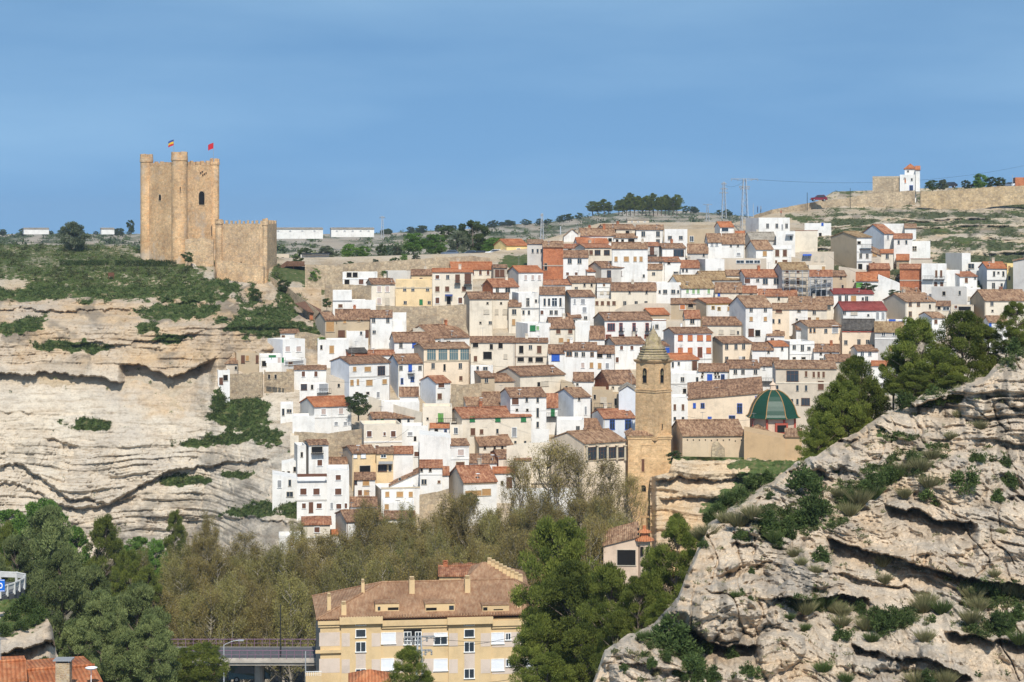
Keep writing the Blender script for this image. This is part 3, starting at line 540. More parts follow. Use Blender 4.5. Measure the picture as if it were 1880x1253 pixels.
        if rr.random() < .3 and Lx > 4:
            ab = MB(); u = rr.uniform(.1, .9)*Lx; zz = ze+.8; ab.tube((u,.6,zz-.7),(u,.6,zz+.3),.03,.03,4); ab.lathe((u,.5,zz+.3), [(.0,-.02),(.28,.06),(.38,.16),(.36,.17),(0,.02)], 10); ab.build('satellite_dish', PM['white'], ro)
        if rr.random() < .5 and Lx > 4 and ze > 2:
            ab = MB(); u = rr.choice([.12, Lx-.12]); ab.tube((u,-.07,-low+.5),(u,-.07,ze-.1),.045,.045,5); ab.build('downpipe', rr.choice([PM['grey'], PM['stone'], PM['brown']]), e)
        for i in range(nch):
            u = rr.uniform(.12, .88)*Lx if nch == 1 else Lx*(i+.7)/(nch+.4); yy = dep*.5*rr.uniform(.9, 1.2); zz = (zr if kind in ('gable','hip') else ze+.4)
            cb = MB(); hh = rr.uniform(.45, .9); cb.box(u-.28, u+.28, yy-.25, yy+.25, zz-.8, zz+hh); cb.box(u-.36, u+.36, yy-.33, yy+.33, zz+hh, zz+hh+.09); cb.box(u-.2, u+.2, yy-.18, yy+.18, zz+hh+.09, zz+hh+.26); cb.box(u-.34, u+.34, yy-.3, yy+.3, zz+hh+.26, zz+hh+.33)
            cb.build('chimney', rr.choice([WALL['w'], WALL['b'], WALL['c'], m_brick]), ro)
    elif kind == 'flat' and roof == 'cop':
        r = MB(); r.box(-.08, Lx+.08, -.08, .3, ze+.003, ze+.12); r.build('coping', ROOF['x'], e)
    if band:
        for i, (yy, cc) in enumerate(band):
            r = MB(); z = loc(x0, yy)[1]; r.box(-.02, Lx+.02, -.09-.004*i, .02, z-.12, z+.12); r.build('cornice', PM.get(cc) or WALL[cc], e)
    # windows: (kind, yc, h, [(x,w)...] or [x..] with w)
    for row in W:
        k, yc, h, ws, xs = row
        for x in xs:
            u, z, d = loc(x, yc); sx = ws/F*d/max(.3, (ct+abs(st)*.15)); sz = h/F*d
            if u < .05 or u > Lx-.05: u = min(max(u, sx/2+.1), Lx-sx/2-.1)
            ma, mi, nm = win_meshes(k, sx, sz)
            isdoor = abs(yc+h/2-yb) < 4 and sz > 1.5
            wo = bpy.data.objects.new('door' if isdoor else 'window', ma); C.objects.link(wo); wo.parent = e; wo.location = (u, -.005, z)
            io = bpy.data.objects.new(nm, mi); C.objects.link(io); io.parent = wo
    for (x, y, wpx, hpx) in bal:
        u, z, d = loc(x, y); sx = wpx/F*d; q = MB(); q.box(u-sx/2, u+sx/2, -.9, 0, z-.12, z); nn = max(4, int(sx/.3))
        hh = hpx/F*d
        for i in range(nn+1): xx = u-sx/2+.03+(sx-.06)*i/nn; q.box(xx-.02, xx+.02, -.88, -.84, z, z+hh)
        q.box(u-sx/2, u+sx/2, -.9, -.82, z+hh, z+hh+.06); q.build('balcony', PM['black'], e)
    for (x, y, wpx, cc) in awn:
        u, z, d = loc(x, y); sx = wpx/F*d; q = MB(); q.poly([(u-sx/2,0,z+.25),(u+sx/2,0,z+.25),(u+sx/2,-1.1,z),(u-sx/2,-1.1,z)]); q.poly([(u-sx/2,-1.1,z-.1),(u+sx/2,-1.1,z-.1),(u+sx/2,0,z+.1),(u-sx/2,0,z+.1)]); q.quad((u-sx/2,-1.1,z-.1),(u-sx/2,-1.1,z),(u+sx/2,-1.1,z),(u+sx/2,-1.1,z-.1)); q.build('awning', PM[cc] if cc in PM else ROOF[cc], e)
    HOUSES.append((e, label)); return e, loc, Lx, ze
# stone and plaster retaining walls, one thing each: points (x, ytop, ybot[, D])
def wallpoly(label, pts, mat, th=.6, name='stone_wall', cat='wall', dD=0, cren=None):
    q = MB(); V_ = []
    for p in pts:
        D = (p[3] if len(p) > 3 else DT(p[0], p[2]))+dD; a = P(p[0], p[1], D); b_ = P(p[0], p[2], D); b_.z -= 2.0; V_.append((a, b_))
    base = V_[0][1].copy(); off = Vector((0, th, 0))
    for i in range(len(V_)-1):
        (a, b1), (c, d) = V_[i], V_[i+1]; a, b1, c, d = [v-base for v in (a, b1, c, d)]
        n = max(1, int((c-a).length/1.2)); 
        for j in range(n):
            a0 = a.lerp(c, j/n); a1 = a.lerp(c, (j+1)/n); b0 = b1.lerp(d, j/n); b2 = b1.lerp(d, (j+1)/n)
            j0 = rnd.uniform(-.05, .07) if cren is None else 0; a0z = a0+Vector((0,0,j0)); a1z = a1+Vector((0,0,j0))
            q.quad(b0, b2, a1z, a0z); q.quad(a0z, a1z, a1z+off, a0z+off); q.quad(b2+off, b0+off, a0z+off, a1z+off); q.quad(b0, a0z, a0z+off, b0+off); q.quad(b2, b2+off, a1z+off, a1z)
    o = q.build(name, mat); o.location = base; return tag(o, label, cat)
# ---------------- the town ----------------
H = house
# --- upper row, left to right
H('flat-roofed beige farm building with two dark doors right of the castle','b',496,531,467,492,s=4,kind='flat',W=[('k',479,12,4,[509,519])],D=470,roof=None,dep=6)
H('white terrace house with dark openings under a vine pergola','w',629,693,500,524,s=0,kind='flat',W=[('k',495+10,9,9,[641,652]),('k',518,9,8,[637]),('b',517,10,9,[663])],roof=None,dep=6,band=[(512,'white')])
H('cream two storey house with beige blinds left of the peach house','c',682,725,522,561,'b',513,s=9,sc_='b',W=[('p',531,10,7,[696,711]),('p',553,10,7,[696]),('e',554,13,7,[711])])
H('grey white plain block above the cream house and the peach house','s',712,755,498,530,s=6,kind='flat',roof=None,dD=5)
H('peach house with small dark windows and a step in its roofline','y',726,793,514,560,s=0,kind='flat',roof=None,W=[('n',531,8,5,[743,758,785]),('n',556,6,6,[744,788]),('G',555,9,5,[773])],band=[(529,'stone')],parap=.2)
H('upper peach storey with one dark window and a low tiled roof','y',755,793,505,530,'b',497,s=0,W=[('n',513,6,6,[773])],dD=3,dep=5)
H('off-white three storey house with brown shutters and two brown balconies','c',794,868,500,560,'o',495,s=0,W=[('b',509,8,7,[803]),('n',509,7,6,[822]),('N',512,14,7,[840]),('N',512,18,11,[859]),('s',531,9,8,[803,821,852]),('b',552,10,8,[803,845]),('k',552,14,8,[824])],bal=[(840,521,11,6),(859,523,15,6)],awn=[(824,543,14,'navy')])
H('long white house under a wide bright orange roof in the top row','c',829,905,495,516,'o',483,s=4,W=[('b',501,8,6,[868,882,896])],dD=6,chim=1)
H('narrow ruin with brick-red double doors below the orange roofs','z',906,931,492,514,'b',487,s=3,W=[('N',502,12,7,[913,922])])
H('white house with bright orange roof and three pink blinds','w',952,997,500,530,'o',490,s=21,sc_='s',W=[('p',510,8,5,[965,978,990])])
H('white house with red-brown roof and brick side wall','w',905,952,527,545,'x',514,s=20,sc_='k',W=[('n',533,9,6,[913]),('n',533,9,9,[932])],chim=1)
H('yellow house with orange roof beside the parked cars','Y',930,969,451,469,'o',441,s=23,sc_='Y',W=[('g',462,11,7,[952])],D=452,chim=0)
H('tall grey house with three small attic windows','s',968,997,448,500,'t',441,s=0,kind='mono',W=[('n',461,7,4,[978,987,998])],sc_='s',chim=0)
H('tall house with bare orange brick facade and one black opening','k',997,1034,454,508,'t',445,s=0,W=[('k',490,12,6,[1002])],chim=1,band=[(488,'z')])
H('white house with two black square windows right of the brick house','w',1034,1080,473,508,'b',462,s=0,W=[('n',480,8,7,[1046,1064]),('b',503,6,6,[1042,1058])],band=[])
H('small white upper house with one dark opening behind the brick house','w',1034,1060,456,466,'x',450,s=0,W=[('k',460,5,6,[1046])],dD=2)
H('cream house with a row of three dark wide windows','c',1074,1123,455,482,'x',449,s=18,sc_='s',W=[('s',464,9,7,[1085]),('q',464,9,10,[1097,1114])])
H('big white house with four small stone-framed windows','w',1123,1189,457,515,'t',447,s=0,W=[('T',476,8,5,[1131,1166,1177]),('T',476,9,8,[1150]),('n',507,5,4,[1182])])
H('long white house at the skyline with two dark shaded openings','c',1110,1168,421,436,'t',414,s=14,W=[('k',424,6,15,[1124]),('k',427,6,11,[1154])],chim=1)
H('white house at the top edge with two tall dark windows','w',1168,1218,422,446,'t',415,s=0,W=[('n',430,10,7,[1181,1208]),('n',443,6,6,[1208])])
H('white gable end at the far left of the top row','w',1035,1066,434,446,'t',421,s=0,kind='front',dD=6)
H('tan roofed white house half hidden behind the top row','w',1066,1130,433,450,'t',421,s=4,dD=1,W=[('k',441,6,7,[1080,1120])],chim=2)
H('low house with orange-tan roof and satellite dish','w',1060,1117,447,456,'o',438,s=6,chim=1)
H('white annex with dark window frames below the skyline house','w',1127,1170,437,448,'t',431,s=0,W=[('k',443,7,5,[1133,1143]),('k',443,8,12,[1159])],chim=1)
H('brown beamed balcony house between two white houses','s',1185,1210,452,476,'x',447,s=4,W=[('N',461,13,7,[1197])],bal=[(1197,468,18,5)])
H('plain white flat house with two small dark windows near the top','w',1220,1262,421,458,kind='flat',s=0,roof=None,W=[('n',437,7,6,[1230,1250])],dep=7)
H('tan cubic house with one window and a wall chimney','t',1262,1312,421,450,kind='flat',s=0,roof=None,W=[('d',439,9,6,[1270])])
H('white house with a big dark glazed veranda','w',1216,1259,456,477,'b',449,s=12,W=[('q',465,12,18,[1246])])
H('grey walled house with tan roof and white annex','s',1262,1300,465,482,'t',450,s=0,W=[('n',468,7,4,[1292])],chim=0)
H('white house with brown roof and slim dark openings','w',1189,1243,480,504,'b',474,s=0,W=[('n',486,8,5,[1213]),('k',484,8,5,[1228]),('k',501,3,8,[1240])])
H('cream house under short tan roof left of the white house with slim openings','c',1189,1216,495,516,'t',487,s=0,W=[('n',503,6,5,[1200])])
H('square white house with tall brown door and one grey window','s',1104,1168,492,520,'b',482,s=25,sc_='b',W=[('q',505,15,7,[1118]),('q',503,8,9,[1145])])
H('small white house with red-tan roof left of the white house with the tall brown door','w',1078,1104,499,512,'x',491,s=13,sc_='s',W=[('k',506,6,4,[1095])])
H('low white house with red-brown roof and one brown window','w',998,1049,523,540,'x',515,s=0,W=[('s',533,5,6,[1035])])
H('white house with tan roof and small dormer window','c',1048,1096,519,540,'b',509,s=10,W=[('k',524,5,3,[1073,1086]),('n',529,4,6,[1058])])
H('white house with projecting white balcony and brown shutter','w',1096,1122,519,545,'b',512,s=0,W=[('s',524,6,4,[1109]),('e',538,6,5,[1105,1117])],band=[(527,'w'),(534,'w')])
H('long white terrace of houses with two rows of tiny windows','c',1122,1205,534,559,'b',521,s=0,W=[('n',537,6,4,[1156,1187]),('n',557,8,5,[1096,1106,1117,1128,1147]),('n',556,6,5,[1168,1186])],dep=8)
H('white flat-topped house with four small windows in a row','w',1205,1250,519,551,kind='flat',roof=None,s=15,W=[('n',536,5,3,[1211,1245]),('n',536,8,7,[1221,1236])])
H('low cream terrace of houses with dark doors above the grey retaining wall','c',1092,1130,550,566,kind='flat',roof=None,s=0,W=[('s',557,8,5,[1096,1106,1117,1127])],dep=5)
# --- middle left
H('small white flat house with a narrow grey ledge by the rock','w',611,646,534,570,kind='flat',roof=None,s=0,W=[('s',562,6,7,[625])],dep=6,band=[(553,'grey')])
H('low white wall house joined to the small flat house','w',646,690,551,572,kind='flat',roof=None,s=0,dep=5)
H('long tan farmhouse with brown roof and garage door','t',616,680,587,612,'b',570,s=0,W=[('T',591,6,5,[633]),('T',588,6,6,[659]),('k',588,4,3,[664]),('N',613,12,12,[627])])
H('tan farmhouse wing with large orange brick doorway','t',597,617,588,617,'b',574,s=18,sc_='b',W=[('T',600,18,15,[606])])
H('low white shed front with dark door below the tan farmhouse','w',636,676,608,620,kind='flat',roof=None,s=0,W=[('n',612,5,3,[663]),('N',613,13,5,[674])],dep=4,dD=-1)
H('bright white house with two black windows beside the tan farmhouse','w',680,720,583,620,'b',572,s=0,W=[('n',588,9,6,[686,712]),('n',610,6,5,[687])],chim=0)
H('stepped white block with rounded top right of the two-window house','w',720,746,574,612,kind='flat',roof=None,s=0,dD=2,W=[])
H('large beige plain-walled house with two tiny windows','c',862,905,549,597,'b',538,s=10,sc_='b',W=[('k',557,4,3,[895]),('e',573,8,9,[893]),('n',593,5,6,[900]),('k',593,3,3,[882])],chim=0)
H('beige house sharing the roof of the plain-walled house','c',905,934,549,585,'b',540,s=0,W=[('k',557,4,3,[920]),('e',573,9,5,[912]),('e',573,9,8,[927])],chim=0)
H('white house with dark round-topped window and tan door','c',934,957,563,592,'b',552,s=2,W=[('n',573,9,8,[944]),('T',592,11,6,[943])])
H('white cubist house with one tall dark window','w',952,991,538,586,kind='flat',roof=None,s=12,W=[('n',555,14,6,[969]),('n',553,6,4,[984]),('n',574,7,3,[961,971])],band=[(567,'grey')])
H('white house with four tall dark gallery windows','w',991,1037,541,588,'b',529,s=0,W=[('n',555,13,4,[1000,1008]),('d',555,14,9,[1018]),('n',555,14,4,[1029]),('b',574,8,5,[995]),('n',574,8,5,[1012,1021])],band=[(566,'w')])
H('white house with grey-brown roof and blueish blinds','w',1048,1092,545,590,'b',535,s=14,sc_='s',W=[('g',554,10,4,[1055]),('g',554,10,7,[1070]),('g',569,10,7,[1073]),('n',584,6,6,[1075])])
H('white block with a green shuttered window','w',969,1011,594,640,kind='flat',roof=None,s=22,W=[('G',603,9,9,[978]),('L',603,8,5,[987])])
H('cream house with four brown shutters under a wide brown roof','c',1010,1055,603,635,'b',585,s=8,W=[('s',609,8,8,[1025,1047]),('T',625,8,8,[1030]),('T',626,5,7,[1045])],dep=9)
H('narrow house with one tan-framed window above the cream house with four brown shutters','w',1044,1067,584,603,'b',576,s=6,W=[('k',590,6,4,[1047]),('n',590,5,8,[1056])],dD=2)
H('blank white cube beside the wide brown roof','w',1056,1083,592,630,kind='flat',roof=None,s=0)
H('white house with steep brown roof left of the red-trimmed house','w',1083,1110,622,640,'b',600,s=0)
H('white house with red window surrounds and three narrow balconies','w',1110,1197,588,627,'b',575,s=20,sc_='z',W=[('r',601,14,14,[1122]),('r',601,15,6,[1140,1164,1188]),('R',618,6,9,[1117,1141,1165,1188])],bal=[(1140,608,9,5),(1164,608,9,5),(1188,608,9,5)],dep=9)
H('tan house with bright orange roof above the red-trimmed house','t',1195,1229,578,592,'o',568,s=20,sc_='t')
H('white house with thin red cornice and one dark window','w',1197,1223,589,628,kind='flat',roof='cop',s=0,W=[('n',600,7,6,[1206])])
# --- ground of the left cluster
H('white cave-side house with two pink blinds under the green slope','w',519,560,623,657,kind='flat',roof=None,s=28,sc_='l',W=[('p',641,9,9,[528]),('p',641,9,9,[548])],dep=6)
H('white attic storey with a small brown window above the pink blinds','w',515,550,612,630,'b',607,s=6,W=[('s',619,6,5,[520])],dD=3,dep=5)
H('white terraced house with purple awning and laundry line','w',518,562,660,676,kind='flat',roof=None,s=36,W=[('s',668,6,8,[533]),('g',666,6,36,[540])],dep=5,dD=-1)
H('white low house with orange door and terrace','w',583,640,624,655,kind='flat',roof=None,s=0,W=[('T',642,14,7,[609]),('k',638,8,4,[590])],dep=6)
H('small brick outbuilding with dark tiled roof','k',640,675,648,664,'k',641,s=12,W=[('k',655,8,5,[648])],chim=0)
H('white house with small blue window at the long tan roof','w',724,798,628,660,'b',612,s=8,W=[('n',634,9,5,[736]),('U',634,9,5,[760]),('U',652,4,6,[748])],chim=1,dep=9)
H('wide house with a huge tan tiled roof and low white wall','w',798,862,620,634,'b',598,s=56,sc_='c',W=[('n',628,4,7,[807,823])],dep=11,chim=1)
H('gallery house with four tall greenish glazed bays over blotchy ochre wall','p',778,862,640,705,'t',631,s=18,sc_='b',W=[('V',651,20,16,[792,813,833,853]),('n',672,9,6,[795,845]),('k',675,12,3,[816]),('s',695,7,6,[846])],band=[(664,'stone')],bal=[],dep=8)
H('long cream house with black square openings and broad dark door','c',864,945,629,674,'b',620,s=0,W=[('k',634,8,10,[873]),('k',637,9,6,[902]),('k',635,9,8,[919]),('k',653,13,16,[895]),('s',659,9,6,[873]),('e',655,8,6,[928])],dep=8)
H('cream house with tall openings and a grey box bay below','c',945,1006,629,673,'b',623,s=0,W=[('k',642,14,7,[957]),('n',638,7,6,[974]),('s',642,14,7,[990]),('k',660,8,12,[956]),('k',660,9,7,[974]),('k',660,9,13,[990])],band=[(655,'z')],dep=8)
H('white ground floor strip below the long cream house','w',864,905,673,690,kind='flat',roof=None,s=0,dep=4,dD=-1,W=[('n',676,5,4,[877]),('n',677,5,8,[891])])
H('white house with a big blue framed window','w',1007,1036,649,684,'b',634,s=0,W=[('U',656,14,13,[1020])],dep=8)
H('white house with four small brown shuttered windows in a row','w',1036,1096,643,684,'b',631,s=0,W=[('t',650,8,9,[1045]),('n',651,8,6,[1058,1071]),('t',651,7,5,[1087]),('p',671,9,5,[1070]),('T',671,9,5,[1086])],dep=8)
H('white house with dark veranda window at its upper left','w',1096,1128,649,682,'b',637,s=0,W=[('k',653,7,9,[1101]),('n',653,7,7,[1118]),('T',672,9,5,[1101]),('g',672,9,6,[1115])])
H('white house with two brown shutters left of the bell tower','w',1129,1186,632,662,'b',621,s=20,sc_='s',W=[('b',639,8,5,[1141,1160]),('b',642,9,7,[1178]),('b',661,9,6,[1133])])
H('white house with orange-red roof right of the bell tower','w',1222,1283,661,692,'o',651,s=30,sc_='w',W=[('n',670,10,4,[1235]),('n',668,6,3,[1246]),('s',672,17,10,[1275])],bal=[(1275,681,12,5)])
H('white lower house with two dark windows right of the bell tower','w',1232,1284,686,720,kind='flat',roof=None,s=0,W=[('n',697,9,7,[1253]),('n',697,9,5,[1280]),('U',714,9,6,[1278]),('k',718,9,6,[1257])],band=[(705,'s')])
# --- middle right upper
H('little pavilion with orange roof and one wide window at the hilltop','w',1322,1347,417,430,'o',409,s=10,sc_='w',W=[('a',422,7,12,[1331])],dep=5,chim=0)
H('low bright orange brick shed beside the pylon','k',1349,1368,424,431,kind='flat',roof=None,s=0,dep=3)
H('large white cubic house with four windows below the pylon','w',1393,1450,400,433,kind='flat',roof=None,s=24,sc_='w',W=[('n',415,8,4,[1409,1426,1444]),('g',417,9,3,[1436])],dep=8)
H('grey-roofed white house below the large cubic house','s',1378,1426,441,450,'g',428,s=12,chim=1)
H('white terrace house with a grey awning and black chimney pipe','w',1425,1460,425,460,kind='flat',roof=None,s=0,W=[('n',437,6,4,[1452])],awn=[(1450,432,14,'grey')])
H('long cream wall house with thin red coping','c',1460,1501,424,452,kind='flat',roof='cop',s=10)
H('sunlit white courtyard house half buried in the green hillside','w',1477,1526,410,436,kind='flat',roof=None,s=0,W=[('k',432,8,4,[1506]),('U',412,4,3,[1510])],dep=5,dD=4)
H('house with a tall blank tan gable and white balconied front','w',1573,1600,436,497,'y',427,s=48,sc_='t',W=[('n',470,9,5,[1580,1592]),('k',490,10,9,[1579]),('n',491,9,4,[1592]),('k',446,5,6,[1577])],bal=[(1588,457,24,8)],dep=11,band=[(462,'w'),(481,'grey')])
H('tall white house with blank left gable and one grey window','w',1623,1641,429,470,'x',413,s=40,sc_='l',W=[('g',436,8,5,[1630])],dep=9)
H('white middle house with two small grey windows and red roof edge','w',1641,1675,438,478,'x',431,s=0,W=[('n',445,7,3,[1650,1664])],dep=6)
H('white stepped block behind the house with red roof edge','w',1618,1660,411,440,kind='flat',roof=None,s=0,dD=7)
H('small white house with tan roof at the end of the stepped block','w',1661,1682,419,446,'t',412,s=0,dD=5)
H('white low terrace with three dark slots on its wall','w',1675,1708,443,478,kind='flat',roof=None,s=0,W=[('k',456,6,3,[1677,1681]),('k',459,3,6,[1668])],dD=3)
H('white house with two grey windows under a steep tan roof','w',1300,1326,445,478,'t',431,s=6,W=[('g',449,7,5,[1307,1316])],dep=9)
H('long white house under a steep tan roof with small square windows','w',1326,1367,448,478,'t',431,s=0,W=[('n',451,5,4,[1342,1355]),('g',467,5,6,[1356])],dep=9,chim=0)
H('white house with tan roof and one orange blind','w',1388,1419,458,490,'t',443,s=20,W=[('T',466,8,6,[1404])],chim=0)
H('white house with balustraded roof terrace and two brown windows','w',1418,1453,451,486,kind='flat',roof=None,s=0,W=[('s',465,11,7,[1427,1441]),('s',481,6,8,[1441]),('s',481,5,4,[1425])],band=[(457,'w')])
H('modern tan house with a long strip of three dark windows','b',1325,1407,475,500,kind='flat',roof=None,s=0,W=[('d',481,5,14,[1359]),('d',481,5,13,[1376]),('d',481,5,11,[1390])],dep=7)
H('white stepped house with two white garage niches','w',1295,1330,476,512,kind='flat',roof=None,s=16,sc_='s',W=[('w',502,4,10,[1304,1317])],dep=6)
H('tiny white house with reddish roof left of the stepped house','w',1250,1284,492,508,'x',480,s=0,W=[('n',497,5,3,[1254,1261])],chim=1)
H('white house with reddish roof at the centre of the upper town','w',1220,1250,481,506,'x',474,s=10,W=[('k',483,5,5,[1228]),('n',501,4,8,[1241])])
H('beige flat house with blue awning terrace','b',1468,1531,463,505,kind='flat',roof=None,s=0,W=[('e',476,8,5,[1498,1510]),('w',470,6,9,[1480])],awn=[(1482,469,16,'blue')],dep=8)
H('cream lower block with long white band beneath the blue awning house','c',1485,1516,487,508,kind='flat',roof=None,s=4,dD=-2,dep=4,W=[('T',494,9,5,[1512])])
H('large white house with dark framed windows and brown roof in the upper centre','w',1368,1436,509,538,'x',497,s=14,W=[('b',516,8,10,[1372]),('n',515,6,5,[1391]),('n',517,11,8,[1405]),('n',517,11,9,[1425])],dep=8)
H('tan roofed low house left of the large white upper house','c',1334,1370,506,522,'t',498,s=4)
H('long house under a mossy tan roof with a grey wall strip','s',1290,1367,514,527,'y',500,s=18,dep=8)
H('white row house with pale green shutters','w',1251,1313,529,551,'y',507,s=30,sc_='w',W=[('L',535,8,6,[1262,1273,1282,1301])],dep=9)
H('cream house with two blue-grey slit windows below the mossy roof','c',1313,1362,537,553,'t',521,s=0,W=[('U',541,6,4,[1320]),('n',539,5,5,[1359])])
H('small cream house with curved gable and blue window','c',1362,1390,538,553,'x',527,s=2,W=[('n',543,8,5,[1379])])
H('cream house with reddish roof and a small arched window','c',1392,1463,544,560,'x',533,s=0,W=[('k',549,5,4,[1430])])
H('house wrapped in metal scaffolding with ochre roof','b',1436,1485,496,548,'y',484,s=14,sc_='s',W=[('s',499,5,5,[1445,1465]),('s',517,13,6,[1445,1465]),('w',533,6,7,[1452,1470])],dep=8,chim=0)
H('second scaffolded house with dark garage at street level','s',1486,1528,508,548,'x',498,s=0,W=[('n',516,7,5,[1498]),('n',516,6,5,[1515]),('a',538,13,28,[1502])],dep=7,chim=0)
H('small stone house with tan roof and one slit window','t',1528,1554,507,538,'b',498,s=10,sc_='t',W=[('k',509,7,3,[1544]),('k',527,7,3,[1547])])
H('low house with bright orange roof behind a dark green tree','w',1572,1612,516,538,'o',502,s=0,chim=0,W=[('I',527,14,10,[1562])])
H('white blank gable sloping down right of the orange roof','w',1612,1652,505,540,kind='slant',yr=521,roof=None,s=0)
H('white house with a long dark red metal roof and four dark doors','w',1530,1604,540,560,'r',532,s=13,W=[('n',548,11,6,[1542,1554]),('T',549,11,9,[1567]),('n',549,5,3,[1584]),('n',550,11,5,[1591])],chim=0)
H('white house with a large red metal roof and loggia','w',1548,1628,570,595,'r',556,s=17,W=[('n',575,6,6,[1550]),('e',574,9,12,[1568]),('n',579,3,4,[1594]),('g',580,13,5,[1611,1621])],chim=0)
H('cream long house with a wide tan roof left of the red metal roof','c',1448,1530,559,578,'t',547,s=0,W=[('n',565,7,5,[1522]),('k',563,5,5,[1467])])
H('white house with tan roof and small square window by the red roof house','c',1480,1518,569,594,'t',560,s=0,W=[('n',574,7,5,[1495]),('s',586,6,6,[1486]),('T',587,7,6,[1501])])
H('beige house below the street with an orange roof strip','b',1600,1617,462,494,kind='slant',yr=470,roof='t',s=0,W=[('T',467,8,3,[1604,1608]),('s',484,5,3,[1604])],back=1)
H('cream house with one greenish window and orange roof edge','c',1617,1640,465,493,'o',459,s=0,W=[('n',471,8,5,[1629]),('s',487,4,6,[1627])])
H('stone house with steep orange roof','r',1646,1669,478,492,'o',468,s=0)
H('plain beige wall house right of the steep orange roof','b',1672,1712,476,500,kind='flat',roof='cop',s=0)
H('white house with two tall dark doors and a white balcony','w',1692,1738,485,535,kind='flat',roof=None,s=0,W=[('s',503,12,4,[1719,1728]),('s',522,8,5,[1718]),('s',523,8,5,[1729])],bal=[(1704,513,20,6),(1725,513,18,5)],band=[(517,'w')])
H('bare brick house with brown roof in the upper right','k',1652,1694,494,528,'x',487,s=0,band=[(515,'z')])
H('grey-sided white house with upper turret block','w',1766,1782,465,505,kind='flat',roof=None,s=30,sc_='s',dep=6)
H('white house with one dark double window beside the turret block','w',1781,1812,483,508,kind='flat',roof=None,s=0,W=[('n',489,8,10,[1779+4])])
H('white house with red-tan roof and two tiny windows low on the right','w',1762,1794,508,543,'x',501,s=24,W=[('s',515,8,5,[1774]),('n',511,4,3,[1790]),('n',530,6,4,[1784])])
H('white plain side house with brick patch','w',1737,1762,497,535,kind='flat',roof=None,s=0)
H('white house with bright orange roof and grey left wall','w',1812,1848,493,534,'o',483,s=15,sc_='l',W=[('n',503,8,4,[1825,1842]),('n',501,4,3,[1833]),('n',525,10,6,[1824]),('n',525,8,4,[1839])],band=[(515,'grey')])
H('ochre yellow house at the right edge','Y',1849,1862,484,534,kind='flat',roof=None,s=12,sc_='Y',W=[('T',492,7,4,[1853]),('k',511,7,4,[1853])])
H('tall grey blank gable at the right edge of the photo','g',1860,1905,480,560,'t',471,s=0,kind='slant')
H('grey-brown flat unplastered house with two square openings','g',1710,1775,528,562,kind='flat',roof=None,s=0,sc_='g',W=[('k',539,8,6,[1733]),('n',538,7,4,[1762]),('k',555,5,4,[1730,1735])])
H('white house front beside the unplastered grey-brown house','w',1775,1800,530,565,kind='flat',roof=None,s=0,W=[('e',549,8,8,[1781])])
H('stone-sided white house with a broad tan roof near the right edge','c',1808,1890,552,592,'t',534,s=26,sc_='t',W=[('n',558,7,5,[1821]),('k',571,4,4,[1822])],dep=9)
H('big beige house with sagging two-level tan roof','c',1662,1718,554,588,'t',540,s=40,sc_='b',W=[('t',559,8,6,[1671,1686]),('k',563,7,3,[1707]),('t',577,10,6,[1671])],dep=9)
H('upper roof level of the beige house with an open attic','c',1640,1700,540,556,'b',524,s=22,sc_='b',W=[('k',539,9,14,[1630])],dD=6)
H('white house with pale blue window right of the beige house','c',1719,1745,562,582,'b',554,s=0,W=[('k',565,7,6,[1724]),('d',567,6,11,[1737])])
H('house with dark shaded roof terrace above the pine trees','b',1746,1788,562,590,kind='flat',roof=None,s=0,W=[('k',567,7,22,[1771]),('b',564,6,5,[1755])])
H('white house with tan roof and grey gable above the pines','w',1711,1736,584,605,'t',574,s=28,sc_='l',W=[('s',591,7,6,[1718])])
H('house with a wide black roof over a peach wall with red band','p',1546,1606,606,636,'k',588,s=0,W=[('n',608,4,4,[1558,1577,1594]),('n',629,8,5,[1553]),('n',629,11,6,[1577]),('n',628,7,5,[1593])],band=[(609,'red')],chim=0,dep=10)
H('grey and tan house with mossy roof and two white framed windows','g',1606,1660,610,665,'y',593,s=0,W=[('d',614,6,5,[1622,1642]),('T',640,9,8,[1636])],band=[(622,'w')],dep=9)
H('peach house with paired small brown windows and glazed corner','p',1483,1545,600,636,'t',590,s=28,sc_='s',W=[('t',607,7,4,[1488,1495]),('n',608,7,6,[1516]),('g',605,14,12,[1533])],chim=0)
# --- centre right
H('tan house with an orange brick panel and dark loggia','t',1232,1279,558,576,'b',550,s=0,W=[('O',564,10,9,[1253]),('k',561,7,9,[1268])])
H('white house with yellow-orange cornice and yellow window frames','w',1297,1352,557,590,'x',549,s=31,sc_='t',W=[('y',565,5,5,[1309]),('y',567,6,6,[1320]),('T',567,7,6,[1338]),('y',587,6,5,[1338]),('T',586,7,6,[1320])],band=[(559,'yellow')])
H('tall white house with a wide tan roof and four small windows','w',1369,1418,564,630,'t',545,s=30,sc_='w',W=[('n',569,7,6,[1379,1405]),('T',586,8,6,[1379,1405]),('N',611,13,9,[1379]),('k',612,11,9,[1391])],dep=9)
H('beige house with terracotta eaves and three small windows','p',1418,1449,568,614,'t',559,s=0,W=[('s',572,6,12,[1430]),('n',590,7,4,[1420,1431]),('s',609,5,10,[1427])])
H('white upper house with a single small dark window by the beige eaves','w',1449,1483,568,596,'t',559,s=0,W=[('n',571,5,5,[1467]),('n',587,3,4,[1463])])
H('white house with a dark window and bluish porch beside the yellow-trimmed house','w',1258,1286,585,603,'x',572,s=4,W=[('n',590,9,7,[1271])])
H('cream house with reddish roof slope and three beige blinds','c',1290,1361,597,622,'b',584,s=0,W=[('e',610,8,7,[1324,1345]),('n',611,5,2,[1355])])
H('pale plain house behind the white house with orange shutters','b',1217,1258,590,618,kind='flat',roof=None,s=0,W=[('w',598,8,2,[1251])])
